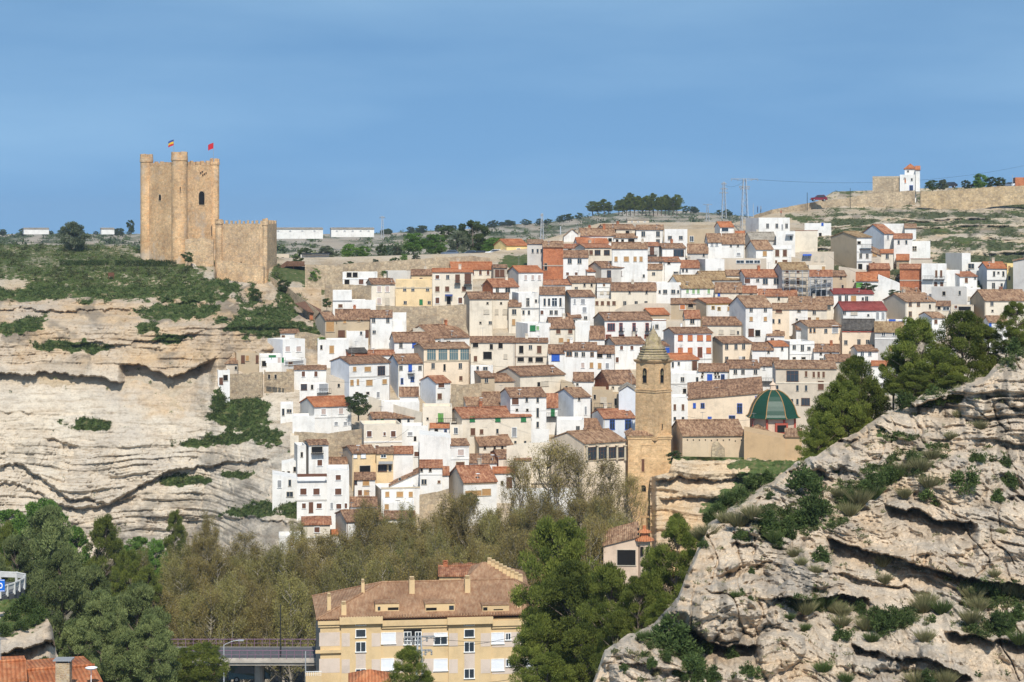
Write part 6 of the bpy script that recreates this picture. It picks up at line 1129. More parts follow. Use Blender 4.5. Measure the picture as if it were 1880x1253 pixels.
def pshape(h, w_):
    def f(t, rr): z = h*(.22+.76*t); return z, w_*.5*(math.sin(math.pi*min(1, .18+t*.74))**.7)*rr.uniform(.7, 1.05)*(1 if t < .75 else .75)
    return f
def bshape(h, w_):
    def f(t, rr): z = h*(.16+.8*t); return z, w_*.5*math.sin(math.pi*(.12+.80*t))**.6*rr.uniform(.6, 1.05)
    return f
M_bud2 = leafmat('brown_budding_twigs', (.175,.13,.045), (.36,.295,.095), .8, .35); M_gbark = plain('grey_bark', (.20,.17,.13), .9, var=.3, scale=5)
def poplar_proto(seed, h=18, w_=6.5, nl=15000, mat=None):
    global RS; RS = np.random.RandomState(seed); rr = random.Random(seed); q = MB(); pts = [Vector((0,0,-1.5))]
    for i in range(1, 8): pts.append(Vector((rr.uniform(-.2,.2), rr.uniform(-.2,.2), h*.93*i/7)))
    for i in range(7): q.tube(pts[i], pts[i+1], .24*(1-i/7.6), .24*(1-(i+1)/7.6), 6, cap=False)
    ends = []
    for k in range(46):
        t = rr.uniform(.10, .95); z = h*t*.92; a = rr.uniform(0, 6.28); L_ = (1.15-t)*w_*.62*rr.uniform(.6, 1.1)+.8; s = Vector((0,0,z)); m_ = s+Vector((math.cos(a)*L_*.55, math.sin(a)*L_*.55, L_*.6)); e = m_+Vector((math.cos(a+.3)*L_*.25, math.sin(a+.3)*L_*.25, L_*.95)); e.z = min(e.z, h)
        q.tube(s, m_, .075, .045, 4, cap=False); q.tube(m_, e, .045, .015, 3, cap=False); ends += [(s, m_), (m_, e), (m_, e)]
        for j in range(5): u = rr.uniform(.2, 1); p = m_.lerp(e, u); p2 = p+Vector((rr.uniform(-.8,.8), rr.uniform(-.8,.8), rr.uniform(.5,1.5))); q.tube(p, p2, .02, .008, 3, cap=False); ends.append((p, p2)); ends.append((p, p2))
    idx = RS.randint(0, len(ends), nl); A = np.array([tuple(ends[i][0]) for i in idx]); B = np.array([tuple(ends[i][1]) for i in idx]); u = RS.rand(nl, 1); p = A+(B-A)*u+RS.normal(size=(nl, 3))*.30
    ax = (B-A)/(np.linalg.norm(B-A, axis=1)[:, None]+1e-9)+RS.normal(size=(nl, 3))*.55; ax /= np.linalg.norm(ax, axis=1)[:, None]; ln = RS.uniform(.10, .34, nl)
    v, tt = tris(p, ax, ln, RS.uniform(.05, .13, nl), RS.rand(nl)); return [q.build('trunk', M_gbark if w_ > 8 else M_pale, None, True), leafobj('crown', v, tt, mat or M_bud)], h, w_
def shrub_proto(seed, mat, n=1500, tuft=False):
    global RS; RS = np.random.RandomState(seed)
    if tuft:
        a = RS.rand(n)*6.28; s = RS.rand(n)**.5; ax = np.stack([np.cos(a)*s*.9, np.sin(a)*s*.9, np.full(n, .9)], 1); ax /= np.linalg.norm(ax, axis=1)[:, None]; L_ = RS.uniform(.5, 1.0, n); c = np.stack([np.cos(a)*.16*s, np.sin(a)*.16*s, np.zeros(n)], 1)+ax*L_[:, None]*.5
        v, tt = tris(c, ax, L_, np.full(n, .035), np.clip(RS.rand(n)+.1, 0, 1)); return leafobj('shrub', v, tt, mat)
    V, T = [], []
    for k in range(12):
        c = np.array([RS.uniform(-.38, .38), RS.uniform(-.38, .38), RS.uniform(.05, .62)]); r = RS.uniform(.16, .32); m = n//12; d = rdir(m); p = c+d*(RS.rand(m)**.4*r)[:, None]; ax = d+RS.normal(size=(m, 3))*.5+np.array([0,0,.5]); ax /= np.linalg.norm(ax, axis=1)[:, None]
        v, tt = tris(p, ax, RS.uniform(.06, .15, m), RS.uniform(.03, .07, m), np.clip(RS.rand(m)*.6+RS.uniform(-.1, .4), 0, 1)); V.append(v); T.append(tt)
    return leafobj('shrub', np.vstack(V), np.concatenate(T), mat)
PR = {'pine': [tree_proto('pine', s, M_pine, M_bark, 8, 7, 120, 380, .19, .065, pshape(8, 7)) for s in (1, 2, 3)],
      'hazy': [tree_proto('pine', s, M_pineb, M_bark, 8, 7, 110, 300, .26, .09, pshape(8, 7)) for s in (4, 5)],
      'green': [tree_proto('broad', s, M_fresh, M_bark, 8, 7, 60, 240, .28, .16, bshape(8, 7)) for s in (6, 7)],
      'olive': [tree_proto('broad', s, M_olive, M_bark, 6, 7, 34, 180, .34, .20, bshape(6, 7)) for s in (8, 9)],
      'dark': [tree_proto('broad', s, M_scrub, M_bark, 7, 7, 40, 180, .34, .2, bshape(7, 7)) for s in (10, 12)],
      'poplar': [poplar_proto(s, mat=M_bud2 if s % 2 else M_bud) for s in (21, 22, 23, 24, 25)], 'airy': [poplar_proto(s, 18, 9, 9000, M_bud2) for s in (31, 32)]}
SH = {'leafy': [shrub_proto(s, M_scrub) for s in (41, 42, 43)], 'tuft': [shrub_proto(s, M_dry, 600, True) for s in (51, 52)], 'gtuft': [shrub_proto(s, M_scrub, 700, True) for s in (53,)]}
for L_ in PR.values():
    for (obs, h, w_) in L_:
        for o in obs: C.objects.unlink(o)
for L_ in SH.values():
    for o in L_: C.objects.unlink(o)
NAMEK = {'pine': 'pine_tree', 'hazy': 'pine_tree', 'green': 'leafy_tree', 'olive': 'olive_tree', 'dark': 'evergreen_tree', 'poplar': 'poplar_tree', 'airy': 'bare_tree'}
def tree(kind, px, yt, yb, wpx, D, label, group=None, grounded=False):
    L_ = PR[kind]; obs, h, w_ = L_[rnd.randrange(len(L_))]; m = D/F; a = P(px, yb, D); e = empty(NAMEK[kind], a, rnd.uniform(0, 6.28), label=label, cat=NAMEK[kind].replace('_', ' ').replace('leafy tree', 'tree').replace('bare tree', 'tree'), group=group)
    s = (yb-yt)*m/h; e.scale = (wpx*m/w_, wpx*m/w_, s)
    for o in obs:
        c = o.copy(); C.objects.link(c); c.parent = e
    return e
G1 = 'bare budding poplars standing along the river'
pl_ = 'bare olive-brown budding poplar in the dense row along the river'
# poplars left block (x 300..660) and centre block (x 640..1180)
for i, (x0_, x1_, n_, yt_, D0_, D1_) in enumerate(((325,660,13,1005,285,292),(300,640,13,1030,262,272),(330,600,9,1075,240,250),(660,1010,15,958,288,300),(820,1150,13,925,290,300),(650,980,12,1000,268,278),(930,1170,9,985,262,276),(620,900,9,1035,252,258),(285,560,9,1105,240,246),(300,580,8,1090,248,254))):
    for k in range(n_):
        x = x0_+(x1_-x0_)*(k+rnd.uniform(.1, .9))/n_; D_ = rnd.uniform(D0_, D1_); yb_ = HY+56/D_*F; tree('poplar', x, yt_+rnd.uniform(-26, 22), yb_, rnd.uniform(62, 90), D_, pl_, G1)
for x, yt, D_, wp, lb in ((385,948,292,52,'tallest bare poplar rising against the pale cliff foot'),(352,985,288,44,'slim bare poplar left of the tallest one before the cliff'),(545,960,296,50,'bare poplar before the low house with the hipped roof'),(672,925,300,58,'bare poplar in front of the tall beige-sided house'),(745,930,300,60,'bare poplar in front of the rubble wall and white houses'),(712,948,298,50,'bare poplar between two white houses at the valley edge')):
    tree('poplar', x, yt, HY+56/D_*F, wp, D_, lb)
for x, yt, D_, wp, lb in ((1005,822,305,150,'large airy bare tree before the white wall with the red mark'),(1062,838,304,120,'airy bare tree in front of the colonnade building'),(1120,850,303,110,'airy bare tree between colonnade building and bell tower base'),(955,850,306,90,'small airy bare tree by the whitewashed rock wall'),(1150,880,300,90,'airy bare tree touching the block under the bell tower')):
    tree('airy', x, yt, 1060, wp, D_, lb)
tree('dark', 735, 1010, 1120, 46, 262, 'dark green bushy tree wedged between bare poplars'); 
# left mass
for k, (x, yt, yb, wp, D_, lb) in enumerate(((30,985,1180,110,215,'hazy pine at the far left edge above the road'),(85,930,1170,150,235,'tall pale green pine behind the road bend'),(110,1010,1230,130,190,'bluish pine right of the rock outcrop'),(190,1085,1290,120,170,'hazy pine in the lower left with pale leaning trunk'),(250,1075,1290,130,180,'hazy pine right of the leaning pale trunk'),(160,1040,1250,120,200,'mid-height hazy pine in the left grove'),(235,1160,1320,120,165,'near hazy pine above the bottom orange roof'),(280,1130,1310,110,165,'near hazy pine left of the yellow wall'),(140,1140,1290,100,160,'low pine behind the brick chimney'))): tree('hazy', x, yt, yb, wp, D_, lb)
for x, yt, yb, wp, D_, lb in ((185,948,1150,100,255,'dark rounded pine crown standing before the cliff'),(235,1010,1180,80,250,'dark pine right of the rounded crown'),(318,938,1060,52,300,'slender dark conifer against the white cliff foot'),(10,960,1120,70,240,'dark pine cut by the left edge'),(265,1040,1200,80,245,'dark pine behind the hazy pines'),(370,1180,1290,110,190,'dark green pine in front of the bridge'),(330,1190,1290,80,188,'smaller green pine left of the bridge pine')): tree('pine', x, yt, yb, wp, D_, lb)
for x, yt, yb, wp, D_, lb in ((85,915,1080,120,262,'bright green broadleaf tree at the top of the left grove'),(20,935,1060,90,262,'bright green tree at the left edge'),(250,985,1070,60,275,'light green tree at the cliff foot'),(285,990,1080,46,280,'fresh green small tree beside the slender conifer'),(140,965,1090,70,258,'bright green bush right of the top green tree')): tree('green', x, yt, yb, wp, D_, lb)
tree('poplar', 262, 1010, 1140, 40, 258, 'yellowish bare tree between green pines')
# centre foreground
for x, yt, yb, wp, D_, lb in ((1022,952,1300,185,150,'largest dark pine rising beside the terracotta roof'),(1060,1030,1300,200,145,'broad pine behind the largest dark pine'),(1120,1040,1300,150,140,'pine right of the broad pine before the rocks'),(995,1130,1330,130,142,'low pine branch mass against the apartment facade'),(1060,1150,1380,170,125,'near light green pine at the bottom centre'),(1238,948,1170,120,122,'slender pine standing at the edge of the limestone slope'),(1205,1010,1200,110,124,'bushy pine left of the slender slope-edge pine'),(1170,1060,1240,110,122,'low pine clinging above the limestone slope'),(1130,1120,1300,110,120,'dark low pine at the foot of the limestone slope'),(1225,1100,1190,90,112,'rounded pine bush on the lower limestone slope'),(752,1188,1320,100,118,'small dark pine top in front of the apartment block'),(1000,1200,1330,120,120,'pine bush at the bottom edge below the apartment block')): tree('pine', x, yt, yb, wp, D_, lb)
# right slope pines
for x, yt, yb, wp, D_, lb in ((1572,655,830,120,137,'tall bushy pine right of the church dome'),(1530,720,880,120,135,'pine directly beside the church dome'),(1500,790,920,80,131,'dark pine below the dome at the rock edge'),(1492,835,985,96,126,'lower dark pine growing down the rocks'),(1475,880,990,60,123,'dark bushy young pine at the lower end of the pine column'),(1512,760,900,100,132,'dense pine in the middle of the pine column on the rocks'),(1545,700,860,110,134,'upper pine of the column growing on the rocks'),(1688,585,770,130,140,'left one of the two large pines on the rock crest'),(1770,572,760,150,141,'right one of the two large pines on the rock crest'),(1730,640,770,130,138,'low spreading pine between the two large crest pines'),(1680,680,760,110,135,'dark undergrowth pine at the crest edge'),(1750,690,750,120,133,'pine shrub overhanging the shaded rock hollow'),(1815,600,700,80,142,'small pine between the crest pines and the right edge'),(1868,555,660,80,140,'dark pine cut by the right edge of the photo'),(1600,700,810,80,138,'small pine left of the crest undergrowth'),(1640,650,740,70,142,'thin pine behind the crest edge near the white houses')): tree('pine', x, yt, yb, wp, D_, lb)
# castle plateau and park trees
tree('olive', 138, 408, 468, 66, 455, 'round pale green tree on the plateau left of the castle')
for x, yt, yb, wp, D_, k_, lb in ((240,404,430,18,900,'dark','dark tree on the skyline just left of the castle'),(760,428,468,50,470,'green','light green tree above the parking terrace'),(800,430,470,50,470,'green','light green tree right of the first above the parking terrace'),(840,425,468,46,476,'olive','grey green tree left of the tall dark pine'),(868,405,470,60,480,'dark','tallest dark tree left of the yellow house'),(905,436,472,50,462,'green','yellow-green tree beside the white parked car'),(640,448,474,36,478,'green','green tree in the middle of the park'),(668,452,474,28,480,'green','small green park tree'),(700,448,478,20,470,'dark','slim dark cypress-like tree in the park'),(600,452,478,44,474,'olive','grey olive tree in the park near the ruin'),(560,455,480,30,465,'dark','dark tree beside the beige farm building'),(730,452,476,30,474,'olive','small olive left of the light green trees'),(820,415,440,30,560,'dark','dark bush behind the park trees'),(790,435,460,30,520,'olive','olive tree behind the park'),(885,428,465,40,485,'dark','dark tree behind the yellow-green tree'),(545,470,492,26,440,'dark','dark conifer beside the wooden viewing platform'),(658,722,766,54,350,'dark','round dark green tree right of the orange roof house with the sign band'),(1592,520,540,40,412,'dark','dark green tree in front of the bright orange roof'),(1640,532,545,24,408,'dark','small green bush right of the orange roof tree'),(488,722,760,40,368,'dark','dark bush beside the small white house by the ruin'),(862,905,935,32,318,'dark','dark green tree before the beige gabled house'),(658,490,520,34,436,'green','leafy bush beside the vine pergola'),(1240,828,856,34,322,'dark','dark shrub at the corner of tower base and nave'),(1735,330,352,14,560,'olive','thin tree behind the hilltop retaining wall')): tree(k_, x, yt, yb, wp, D_, lb)
for x, yt, yb, wp, lb, k_ in ((1712,331,351,34,'dark bush right of the hilltop house','dark'),(1731,330,351,22,'greenish bush beside the dark bush on the hilltop','olive'),(1773,331,349,18,'small round tree on the hilltop wall','dark'),(1800,319,348,30,'bright green tree on the hilltop','green'),(1820,325,348,26,'dark tree right of the bright green hilltop tree','dark'),(1836,326,347,24,'rightmost dark tree on the hilltop','dark')): tree(k_, x, yt, yb, wp, 518, lb)
for i, (x, yt, yb, wp) in enumerate(((1088,370,393,30),(1110,366,392,28),(1098,372,393,22),(1118,371,393,18))): tree('pine', x, yt, yb, wp, 900, 'small pine in the lone group left of the long skyline wood', 'lone pines on the skyline')
for i in range(16): x = 1136+i*7.1; tree('pine', x, 353+rnd.uniform(0, 12)+(6 if i < 3 else 0), 392, rnd.uniform(20, 30), 900+rnd.uniform(-20, 20), 'pine in the long dark wood on the skyline ridge', 'pines of the skyline wood')
# skyline bushes, one each
gl = 'dark round bush on the distant skyline'
for k in range(70):
    x = rnd.uniform(700, 1075) if k < 40 else (rnd.uniform(0, 240) if k < 62 else rnd.uniform(1255, 1340)); ys = float(np.interp(x, FSX, FSY)); s_ = rnd.uniform(6, 14); tree('dark', x, ys-s_*.8, ys+s_*.35, s_*1.5, 1250, gl, 'bushes on the distant skyline')
for x, y, wp, k_, lb in ((642,492,22,'dark','bush before the terrace parapet above the vine pergola'),(690,486,18,'olive','grey bush on the terrace parapet above the cream house'),(725,484,20,'dark','bush hanging over the parapet behind the plain block'),(764,480,22,'olive','bush on the parapet behind the peach house'),(742,476,16,'green','small fresh bush at the playground'),(612,506,26,'dark','bush at the left end of the pergola wall'),(578,510,34,'green','green bush below the wooden viewing platform'),(600,560,22,'dark','round dark shrub left of the small flat house'),(520,530,30,'dark','shrub under the castle outer wall'),(470,545,26,'dark','shrub growing on the castle crag'),(590,630,20,'green','green bush below the tan farmhouse wing'),(705,505,14,'green','little green plant beside the plain block')): tree(k_, x, y-wp*.55, y+wp*.3, wp, DT(x, y)-1, lb)
# ---- shrubs
def surf(px, py, V, X, Y):
    i = np.argmin((X-px)**2+(Y-py)**2); return Vector(V.reshape(-1, 3)[i])
def shrub(kind, px, py, wpx, hpx, V, X, Y, label, group, name='shrub'):
    L_ = SH[kind]; o = L_[rnd.randrange(len(L_))].copy(); C.objects.link(o); o.name = name; p = surf(px, py+hpx*.3, V, X, Y); m = p.y/F*(1.22 if kind == 'leafy' else .95); o.location = p+Vector((0,-.1,-.1)); o.rotation_euler = (0,0,rnd.uniform(0, 6.28)); s = wpx*m; o.scale = (s, s, hpx*m/.85)
    return tag(o, label, 'shrub' if 'tuft' not in kind else 'grass tuft', group)
GR_ = 'leafy shrubs on the foreground limestone slope'; GT = 'grass tufts on the foreground limestone slope'
for x, y, w_ in ((1288,915,26),(1373,868,34),(1352,898,30),(1331,915,34),(1310,932,30),(1390,850,30),(1412,910,18),(1416,962,40),(1400,945,30),(1441,975,40),(1480,894,60),(1488,940,56),(1470,960,40),(1288,950,18),(1607,885,36),(1629,875,34),(1590,898,30),(1560,915,26),(1675,842,22),(1770,885,44),(1795,842,26),(1842,847,22),(1820,842,18),(1850,881,30),(1829,912,26),(1705,912,34),(1505,1020,34),(1603,1136,40),(1637,1140,44),(1620,1150,40),(1667,1136,26),(1573,1115,28),(1548,1168,30),(1829,1149,50),(1820,1090,50),(1845,1085,40),(1867,1128,36),(1850,1145,40),(1220,1170,70),(1240,1185,50),(1263,1208,50),(1275,1225,44),(1293,1190,30),(1344,1200,28),(1225,1204,18),(1199,1215,20),(1148,1226,18),(1310,1240,34),(1288,1248,34),(1250,1240,30),(1378,1235,30),(1361,1085,14),(1378,1098,12),(1378,1047,14),(1860,640,34),(1720,735,40),(1665,740,34),(1290,1000,20),(1360,985,24),(1430,1000,26),(1700,1250,40)): shrub('leafy', x, y, w_, w_*.85, rV, rX, rY, 'small dark green leafy shrub on the foreground limestone slope', GR_)
for x, y, w_ in ((1578,915,44),(1560,935,40),(1600,905,40),(1640,870,40),(1655,860,36),(1690,855,40),(1710,835,30),(1705,885,40),(1270,975,40),(1300,975,36),(1355,955,44),(1380,940,40),(1459,1015,30),(1470,1030,26),(1497,1045,26),(1620,1030,30),(1622,1062,30),(1505,1105,50),(1480,1115,40),(1530,1115,36),(1693,1112,44),(1700,1100,40),(1727,1115,40),(1697,1168,36),(1782,1132,44),(1795,1110,40),(1785,1090,44),(1830,1080,50),(1865,1085,44),(1544,1140,36),(1548,1120,34),(1590,1145,40),(1182,1166,30),(1510,1225,34),(1552,1244,30),(1735,1245,44),(1680,1245,40),(1350,1090,20),(1476,1150,24),(1837,974,20),(1825,1051,24),(1450,1130,20),(1800,780,26),(1745,800,24),(1760,760,24),(1840,730,24),(1330,950,34),(1420,985,34),(1660,905,30),(1540,905,30),(1870,1170,40),(1600,1170,30)): shrub('tuft' if rnd.random() < .6 else 'gtuft', x, y, w_, w_*.8, rV, rX, rY, 'spiky grass tuft on the foreground limestone slope', GT, 'grass_tuft')
for x, y, w_ in ((40,1112,40),(60,1120,36),(20,1130,30),(75,1130,30),(40,1150,26),(10,1160,30),(58,1142,24),(85,1215,20)): shrub('leafy', x, y, w_, w_*.8, lV, lX, lY, 'leafy shrub on the rock outcrop below the road bend', 'shrubs on the left outcrop')
# ---- ground cover (stuff)
M_scrub2 = leafmat('thyme_scrub', (.035,.05,.018), (.13,.13,.055))
def scatter(name, V, veg, X, Y, thr, n, per, size, mat, cond=None, lw=.5, up=.5):
    global RS; RS = np.random.RandomState(len(name)); m = (veg+.6*fbm(X*.06, Y*.11, 0, 5, 3)-.05 > thr)
    if cond is not None: m &= cond
    p = V[m]; D_ = p[:, 1]; i = RS.randint(0, len(p), n); c0 = p[i]; sz = size*RS.uniform(.5, 1.6, n); c = np.repeat(c0, per, 0); s = np.repeat(sz, per); d = rdir(n*per); d[:, 2] = np.abs(d[:, 2]); c = c+d*(s*RS.rand(n*per)**.5)[:, None]; ax = d+RS.normal(size=d.shape)*.6; ax /= np.linalg.norm(ax, axis=1)[:, None]
    v, tt = tris(c, ax, s*.55, s*.3, np.clip(np.repeat(RS.rand(n), per)*.8+RS.rand(n*per)*.3-.05, 0, 1)); o = leafobj(name, v, tt, mat); return tag(o, kind='stuff')
scatter('cliff_scrub', cV, cveg, cX, cY, .55, 5200, 12, .42, M_scrub)
scatter('crag_scrub', qV, qveg, qX, qY, .5, 1500, 12, .4, M_scrub)
scatter('cliff_grass', cV, cveg, cX, cY, .45, 3600, 10, .26, M_scrub)
M_meadow = leafmat('meadow_green', (.055,.095,.02), (.17,.22,.055), .8, .3)
scatter('meadow_grass', hV, hveg, hX, hY, .35, 9000, 12, .34, M_meadow, hX < 520)
scatter('meadow_scrub', hV, hveg, hX, hY, .85, 1500, 14, .55, M_scrub2, hX < 520)
scatter('ridge_scrub', gV, gveg, gX, gY, .58, 5200, 12, .42, M_scrub2)
scatter('ridge_thyme', gV, gveg, gX, gY, .42, 3000, 10, .28, M_olive)
scatter('hillside_grass', hV, hveg, hX, hY, .40, 1800, 10, .30, M_dry, (hX < 520) | (hX > 1440))
scatter('plateau_scrub', fV, fveg, fX, fY, .50, 4200, 10, 1.3, M_olive, fY < 482)
scatter('plateau_bushes', fV, fveg, fX, fY, .62, 1600, 12, 2.0, M_scrub, fY < 482)
scatter('slope_grass', rV, rveg, rX, rY, .36, 3600, 12, .17, M_dry)
scatter('slope_scrub', rV, rveg, rX, rY, .52, 3600, 14, .20, M_scrub)
# ---------------- roads, bridge, vehicles, masts ----------------
m_conc = plain('concrete', (.40,.36,.31), .9, var=.2, scale=1.2); m_asph = plain('asphalt', (.10,.10,.105), .9, var=.2); m_galv = plain('galvanised_steel', (.42,.44,.46), .5, .3); m_purple = plain('faded_purple_paint', (.20,.12,.17), .7)
m_rubber = plain('tyre_rubber', (.02,.02,.02), .9); m_hub = plain('wheel_hub', (.4,.4,.4), .4, .5)
def car(px, py, D, rz, paint, label, cat='car', L_=4.2, H_=1.5, van=False, group=None, m=None):
    b = m if m is not None else P(px, py, D); e = empty('parked_car' if not van else 'van', b, rz, label=label, cat=cat, group=group); W_ = 1.75
    pr = [(-L_/2,.35),(L_/2,.35),(L_/2,.75),(L_*.46,.92),(L_*.24,1.0),(L_*.08,H_-.06),(-L_*.30,H_),(-L_*.44,1.05),(-L_/2,.95)] if not van else [(-L_/2,.35),(L_/2,.35),(L_/2,.9),(L_*.40,1.15),(L_*.27,H_-.1),(-L_*.46,H_),(-L_/2,1.2)]
    q = MB(); n = len(pr); ys = lambda z: W_/2*(1 if z < 1.0 else .86)
    for i in range(n): (x0_, z0_), (x1_, z1_) = pr[i], pr[(i+1) % n]; q.quad((x0_,-ys(z0_),z0_),(x1_,-ys(z1_),z1_),(x1_,ys(z1_),z1_),(x0_,ys(z0_),z0_))
    q.poly([(x,-ys(z),z) for x, z in pr]); q.poly([(x,ys(z),z) for x, z in pr][::-1]); q.build('body', paint, e)
    q = MB(); top = H_-.12; 
    for s in (-1, 1): q.poly([(L_*.20,s*(W_/2-.02),1.02),(L_*.07,s*(W_/2*.88+.02),top),(-L_*.28,s*(W_/2*.88+.02),top),(-L_*.38,s*(W_/2-.02),1.08)])
    q.poly([(L_*.235+.02,-.7,1.03),(L_*.235+.02,.7,1.03),(L_*.085+.03,.62,top),(L_*.085+.03,-.62,top)]); q.build('window', m_glass, e)
    for x in (-L_*.31, L_*.31):
        for s in (-1, 1): q = MB(); q.tube((x,s*(W_/2-.2),.32),(x,s*(W_/2+.02),.32),.32,.32,14); w0 = q.build('wheel', m_rubber, e); q = MB(); q.tube((x,s*(W_/2),.32),(x,s*(W_/2+.03),.32),.18,.18,10); q.build('rim', m_hub, w0)
    for s in (-1, 1): q = MB(); q.box(L_/2-.03, L_/2+.02, s*.6-.16, s*.6+.16, .62, .78); q.build('headlight', PM['white'], e)
    return e
def paint(n, c): m = plain(n, c, .3, .2, .03); m.node_tree.nodes['Principled BSDF'].inputs['Coat Weight'].default_value = .5; return m
m_pr = paint('dark_red_paint', (.16,.01,.02)); m_pw = paint('white_paint', (.75,.76,.78)); m_pd = paint('dark_green_paint', (.01,.04,.035)); m_pg = paint('grey_blue_paint', (.10,.13,.18)); m_pk = paint('black_paint', (.02,.02,.025))
car(1503, 370, 507, R(182), m_pr, 'dark red car standing on the ridge road below the fort', van=False, H_=1.65)
for x, y, D_, m_, rz, lb in ((908,470,455,m_pw,170,'white car parked beside the yellow house'),(938,471,455,m_pg,170,'dark grey blue car parked right of the white car'),(880,472,458,m_pk,175,'black car parked at the terrace edge left of the white car'),(862,472,460,m_pg,175,'dark blue car parked under the tall dark tree'),(826,471,464,m_pg,178,'grey car parked by the sign in the upper car park'),(1742,345,520,m_pk,180,'dark car parked among the hilltop bushes'),(1790,346,522,m_pk,180,'black car parked under the bright green hilltop tree'),(1852,345,522,m_pg,178,'blue car parked near the orange hilltop building'),(1871,344,521,m_pw,178,'pale blue-white car at the right edge of the hilltop')): car(x, y, D_, R(rz), m_, lb)
car(459, 1250, 236, R(4), m_pd, 'dark green van under the bridge', 'van', 4.9, 2.0, True)
car(540, 1240, 262, R(10), m_pw, 'small white car seen beneath the bridge')
# bridge with purple railing
bp = P(300, 1215, 228); bq = P(590, 1215, 228); be = empty('road_bridge', bp, 0, label='concrete road bridge with a thin purple railing left of the apartment block', cat='bridge'); Wd = bq.x-bp.x; mm = 228/F
q = MB(); q.box(-3, Wd, 0, 6.5, -.45, .35); q.box(-3, Wd, -.25, 0, -.1, .15); q.build('deck', m_conc, be)
q = MB(); q.box(-3, Wd, .3, 6.2, .352, .36); q.build('road_surface', m_asph, be)
for yy in (.02, 6.4):
    q = MB(); q.tube((-3,yy,1.25),(Wd,yy,1.25),.05,.05,5); q.tube((-3,yy,.8),(Wd,yy,.8),.03,.03,4); [q.tube((-3+i*.9,yy,.3),(-3+i*.9,yy,1.35),.04,.04,4) for i in range(int((Wd+3)/.9)+1)]; q.build('railing', m_purple, be)
for x in (4, 10.6, 16.5): q = MB(); q.tube((x,3,-8),(x,3,-.45),.55,.55,12); q.build('pier', m_conc, be)
wallpoly('yellow river wall with a pale coping beyond the bridge', [(285,1186,1216,248),(330,1184,1216,248),(372,1188,1216,248)], stucco('yellow_wall', (.50,.40,.22), amt=.5), .4, 'plaster_wall')
q = MB(); a = P(300, 1253, 250); q.box(a.x-2, a.x+30, 225, 268, CZ-57.1, CZ-57.05); tag(q.build('road', m_asph), kind='structure')
m_rail = plain('dusty_white_rail', (.50,.49,.46), .8)
# road bend with guardrail and sign at the left
mb = MB(); pts = [(-40,1078,1120),(10,1070,1112),(30,1076,1100),(46,1074,1088)]
RD = lambda x, y: P(x, y, 148*660/(y-HY)); L0 = [RD(-60,1075),RD(0,1073),RD(30,1074),RD(46,1077)]; L1_ = [RD(-60,1106),RD(0,1102),RD(26,1094),RD(44,1085)]
for v in L0+L1_: v.z = P(0, 1090, 148).z+.2
for i in range(3): mb.quad(L1_[i], L1_[i+1], L0[i+1], L0[i]); mb.quad(L1_[i]-Vector((0,0,1.5)), L1_[i+1]-Vector((0,0,1.5)), L1_[i+1], L1_[i])
mb.quad(L1_[3]-Vector((0,0,1.5)), L0[3]-Vector((0,0,1.5)), L0[3], L1_[3]); tag(mb.build('mountain_road', m_asph), kind='structure')
for lab, LL in (('white concrete guardrail along the far edge of the road bend', L0), ('white concrete guardrail along the near edge of the road bend', L1_+[L0[3]])):
    e = empty('guardrail', LL[0], 0, label=lab, cat='guardrail'); q = MB(); o0 = LL[0]
    for i in range(len(LL)-1):
        a, b_ = LL[i]-o0, LL[i+1]-o0; q.quad(a+Vector((0,0,.35)), b_+Vector((0,0,.35)), b_+Vector((0,0,.75)), a+Vector((0,0,.75))); q.tube(a+Vector((0,.05,.72)), b_+Vector((0,.05,.72)), .07, .07, 5)
    q.build('rail', m_rail, e); q = MB()
    for i in range(len(LL)-1):
        a, b_ = LL[i]-o0, LL[i+1]-o0; n = max(1, int((b_-a).length/.9)); [q.box(*(lambda c: (c.x-.09, c.x+.09, c.y-.02, c.y+.16, c.z-.1, c.z+.78))(a.lerp(b_, k/n))) for k in range(n)]
    q.build('post', m_rail, e)
sp = P(2, 1085, 138); se = empty('road_sign', sp, 0, label='blue road sign with a white 0 cut by the left edge', cat='road sign'); s_ = 138/F
q = MB(); q.box(-2.2, .26, -.03, .03, -.05, .78); q.build('sign_panel', plain('sign_blue', (.01,.12,.50), .4, var=.02), se); q = MB()
pts = [(math.cos(2*math.pi*i/20), math.sin(2*math.pi*i/20)) for i in range(20)]
for i in range(20): (a, b_), (c, d) = pts[i], pts[(i+1) % 20]; q.quad((-.02+a*.13,-.04,.36+b_*.2),(-.02+c*.13,-.04,.36+d*.2),(-.02+c*.07,-.04,.36+d*.13),(-.02+a*.07,-.04,.36+b_*.13))
q.box(-2.2,.24,-.04,-.031,.72,.75); q.box(-2.2,.24,-.04,-.031,-.02,.01); q.build('lettering', PM['white'], se); q = MB(); q.tube((-1,.05,-2),(-1,.05,0),.05,.05,6); q.build('post', m_galv, se)
